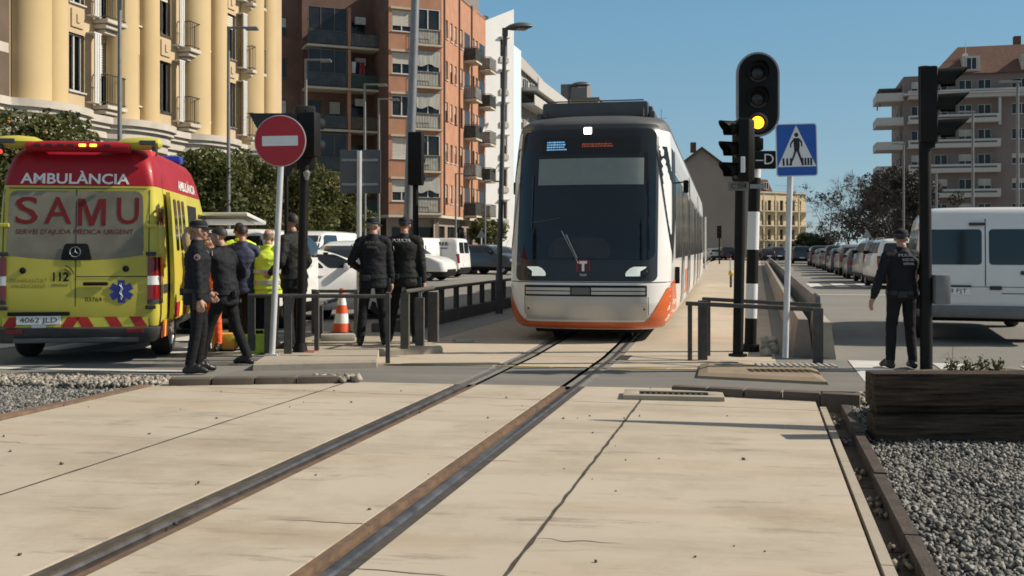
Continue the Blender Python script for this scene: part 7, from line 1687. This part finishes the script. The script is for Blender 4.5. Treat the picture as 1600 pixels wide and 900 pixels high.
    if mask: part('face_mask', mat('mask_black', (.015, .015, .017), .8), lambda b: b.lathe([(.03, -.05), (.058, -.035), (.066, 0), (.055, .03)], 16, HM @ Matrix.Translation((0, .035, -.045)), caps=False))
    if cap:
        def cp(b): b.lathe([(.083, .035), (.089, .06), (.087, .082), (.079, .104), (.056, .119), (.02, .126), (.001, .127)], 24, HM @ Matrix.Translation((0, -.012, 0)) @ Matrix.Scale(1.13, 4, (0, 1, 0)), caps=False)
        c_ = part('cap', BLACKC if jacket is not NAVY2 else NAVY2, cp)
        def brim(b):
            rows = []
            for q in range(5):
                e = q / 4; rows.append([HM @ V((.083 * math.cos(R(a)) * (1 - .10 * e), .07 * math.sin(R(a)) + .105 * e * math.sin(R(a)) ** .8 + .01, .045 - .018 * e - .012 * abs(math.cos(R(a))))) for a in range(5, 180, 14)])
            b.grid(rows); b.grid([[p + V((0, 0, -.006)) for p in r] for r in rows])
        part('cap_brim', NAVY, brim, c_); part('cap_badge', mat('cap_badge', (.35, .32, .22), .4, .3), lambda b: b.box((0, 0, 0), (.03, .006, .026), M=HM @ Matrix.Translation((0, .094, .085))), c_)
        part('cap_band', mat('cap_check', (.05, .06, .10), .7), lambda b: b.lathe([(.0905, .045), (.0915, .06)], 24, HM @ Matrix.Translation((0, -.012, 0)) @ Matrix.Scale(1.13, 4, (0, 1, 0)), caps=False), c_)
    if belt:
        z0 = pel + V((0, -.012, max(hem - .98 + .04, -.05)))
        part('belt', BOOT, lambda b: rings_solid(b, [(S(z0), .196 * k * lb * bulk, .147 * k * bulk), (S(z0 + V((0, 0, .05))), .194 * k * lb * bulk, .146 * k * bulk)]))
        part('holster', BOOT, lambda b: b.box((0, 0, 0), (.06 * k, .10 * k, .19 * k), bev=.015, M=Matrix.Translation(S(z0 + V((.205 * lb * bulk, .01, -.09)))))); part('belt_pouch', BOOT, lambda b: b.box((0, 0, 0), (.11 * k, .05 * k, .08 * k), bev=.012, M=Matrix.Translation(S(z0 + V((-.08, -.155 * bulk, .01))))))
    if patches:
        for sx, (sh, el_, w) in zip((-1, 1), arm_paths):
            d = (el_ - sh).normalized(); c_ = sh.lerp(el_, .32); out = V((sx, 0, .1)); out = (out - d * out.dot(d)).normalized(); q = out.to_track_quat('Z', 'Y').to_matrix().to_4x4()
            part('arm_patch', mat('arm_patch_grey', (.22, .21, .20), .7, var=.3, scale=40), lambda b: b.lathe([(.036, 0), (.034, .006)], 18, Matrix.Translation(S(c_ + out * (.076 * bulk))) @ q), jk)
            part('patch_centre', mat('patch_red', (.12, .03, .03), .7), lambda b: b.lathe([(.024, .006), (.022, .009)], 18, Matrix.Translation(S(c_ + out * (.076 * bulk))) @ q), jk)
    if badge: part('chest_badge', mat('badge_metal', (.45, .43, .38), .4, .4), lambda b: b.box((0, 0, 0), (.05 * k, .012 * k, .06 * k), bev=.005, M=Matrix.Translation(S(chest + V((-.085, .148 * bulk, .09))))), jk)
    if back:
        yb = chest.y - .146 * bulk - .018; sl = math.atan2(lean[1] * .25, .22)
        for s_, z_, sz, w_, m in back: text(s_, sz * k, m, jk, S(V((chest.x + lean[0] * .1, yb - .012 + .018 * max(0, (z_ - 1.3) / .1) * .6, z_))), (R(90), 0, 0), fit=w_ * k, depth=.012)
    if vest:
        W_ = []
        def vs(b): rings_solid(b, [(S(pel + V((0, -.012, -.10))), .205 * k * bulk, .157 * k * bulk), (S(pel + V((0, -.008, .10))), .196 * k * bulk, .150 * k * bulk), (S(pel.lerp(chest, .6)), .196 * k * bulk, .148 * k * bulk), (S(chest + V((0, 0, .04))), .212 * k * bulk, .158 * k * bulk), (S(neck + V((0, -.01, -.115))), .19 * k * bulk, .138 * k * bulk), (S(neck + V((0, -.012, -.04))), .10 * k, .10 * k)])
        vm = solidify_prims([(vs, [], 0)] + [(lambda b, sh=sh: capsule(b, S(neck + (sh - neck) * .6), .088 * k, S(sh), .088 * k), [], 0) for sh, _, _ in arm_paths], 'vest', [vest], t, .011, 4, .008, 3)
        for zz in (-.02, .14): part('reflective_band', REFL, lambda b: rings_solid(b, [(S(pel + V((0, -.01, zz))), .209 * k * bulk, .163 * k * bulk), (S(pel + V((0, -.01, zz + .055))), .207 * k * bulk, .161 * k * bulk)]), vm)
    if hold == 'phone':
        w = arm_paths[1][2]; part('handset', BLACK, lambda b: b.box((0, 0, 0), (.03, .06, .13), bev=.01, M=Matrix.Translation(S(w + V((0, .06, .06))))))
    return t, arm_paths, k
TXW = mat('back_letter', (.62, .62, .60), .6, var=.06); TXY = mat('back_letter_dim', (.20, .18, .13), .7, var=.1); TXG = mat('back_letter_grey', (.36, .36, .35), .6)
# officer with a ponytail, facing right and away a little, near left
person('policewoman with a fair ponytail and cap standing by the ambulance, hand at her side', gp(309, 583), -R(75), 1.80, ((-.10, .03), (.10, -.05)), ((-.22, .12, .92), (.235, .03, .84)), (0, .0), ponytail=True, hair=BLOND, mask=False, female=True, bulk=1.06, headturn=R(4), trousers=NAVY, jacket=NAVY2)
# officer mid stride with his hand near the face
person('dark haired officer mid stride beside the policewoman, one hand raised to his face', gp(353, 571), R(80), 1.76, ((-.14, .28), (.12, -.20)), ((-.10, .30, 1.46), (.28, .10, .95)), (.0, .06), twist=R(-8), cap=False, hair=DHAIR, headturn=R(10), headtilt=R(8) if False else -R(8), jacket=NAVY2, bulk=1.08)
# medic in orange behind them
person('medic in orange suit mostly hidden behind the policewoman', gp(331, 548), R(170), 1.68, ((-.11, .03), (.11, -.03)), ((-.27, .1, .9), (.2, .28, 1.05)), (0, .03), jacket=ORG, trousers=ORG, cap=False, hair=DHAIR, belt=False, badge=False, patches=False, hem=.86)
person('man in plain dark blue jacket with his back turned, beside the striding officer', gp(378, 546), R(8), 1.80, ((-.12, .0), (.12, -.02)), ((-.22, .24, 1.05), (.24, .24, 1.05)), (0, .04), cap=False, hair=DHAIR, belt=False, badge=False, patches=True, jacket=mat('jacket_blue', (.022, .030, .065), .7, var=.25, scale=6), bulk=1.0)
person('bald man in a bright yellow vest with reflective bands seen from behind', gp(417, 545), R(-8), 1.74, ((-.12, .0), (.12, .0)), ((-.2, .26, 1.0), (.26, .22, .98)), (0, .05), cap=False, bald=True, hair=GHAIR, vest=HIV, jacket=HIV, belt=False, badge=False, patches=False, bulk=1.2)
person('worker in a yellow jacket half hidden behind the man in blue', gp(374, 534), R(20), 1.86, ((-.1, .0), (.1, .0)), None, (0, 0), cap=False, hair=DHAIR, jacket=HIV, belt=False, badge=False, patches=False)
person('man in black jacket standing behind the black signal pole, looking left', gp(459, 548, .06), R(70), 1.88, ((-.12, .0), (.12, .02)), ((-.2, .22, 1.0), (.25, .12, .92)), (0, .02), cap=False, hair=DHAIR, jacket=BLACKC, bulk=1.12, badge=False, patches=False, belt=True)
b = MB(); b.box((0, 0, .13), (.42, .26, .26), bev=.04); b.tube([(-.1, 0, .26), (-.08, 0, .32), (.08, 0, .32), (.1, 0, .26)], .012, 6); o = b.build('kit_bag', mat('bag_lime', (.36, .50, .05), .7, var=.2, scale=6), loc=on(403, 14.2, .0), smooth=True); tag(o, 'lime green kit bag on the road behind the railing', 'bag')
b = MB(); b.box((0, 0, .13), (.34, .26, .24), bev=.05); o = b.build('kit_bag', mat('bag_orange', (.7, .25, .04), .7, scale=9, col2=(.45, .5, .06)), loc=on(352, 14.6, .0), smooth=True); tag(o, 'orange and lime bag on the road behind the striding officer', 'bag')
# the two officers from behind
person('officer in cap left of the pair, seen from behind, arm hanging at the railing', on(583, 14.25, .1), R(4), 1.80, ((-.17, .0), (.15, .04)), ((-.20, .20, 1.04), (.255, .04, .80)), (.0, .02), hair=GHAIR, headturn=-R(38), jacket=NAVY2, back=[('POLICIA', 1.41, .055, .20, TXY), ('LOCAL', 1.35, .045, .14, TXY)], bulk=1.04)
person('broad officer in black right of the pair with white lettering on his back', on(631, 14.6, .1), -R(6), 1.82, ((-.20, .02), (.17, .0)), ((-.24, .16, 1.0), (.285, .02, .82)), (0, .02), hair=DHAIR, jacket=BLACKC, headturn=R(10), back=[('POLICIA', 1.425, .065, .25, TXW)], bulk=1.12)
# officer in the road on the right
tt, ap, kk = person('officer in dark uniform standing alone in the right road with his back turned', on(1409, 12.35), R(6), 1.70, ((-.14, .05), (.13, .0)), ((-.40, -.02, .86), (.24, .14, .95)), (0, .0), hair=DHAIR, headturn=-R(30), jacket=NAVY2, back=[('POLICÍA', 1.43, .05, .26, TXG), ('LOCAL', 1.375, .045, .15, TXG), ('DÉNIA', 1.325, .04, .13, TXG)], bulk=1.08, hem=.90)
# paramedic at the ambulance side
person('paramedic in red and yellow beside the far end of the ambulance', on(291, 18.6, 0), -R(60), 1.78, ((-.1, 0), (.1, 0)), None, (0, 0), cap=False, hair=DHAIR, jacket=mat('medic_jacket', (.55, .50, .08), .7, scale=4, col2=(.5, .04, .04)), belt=False, badge=False, patches=False)
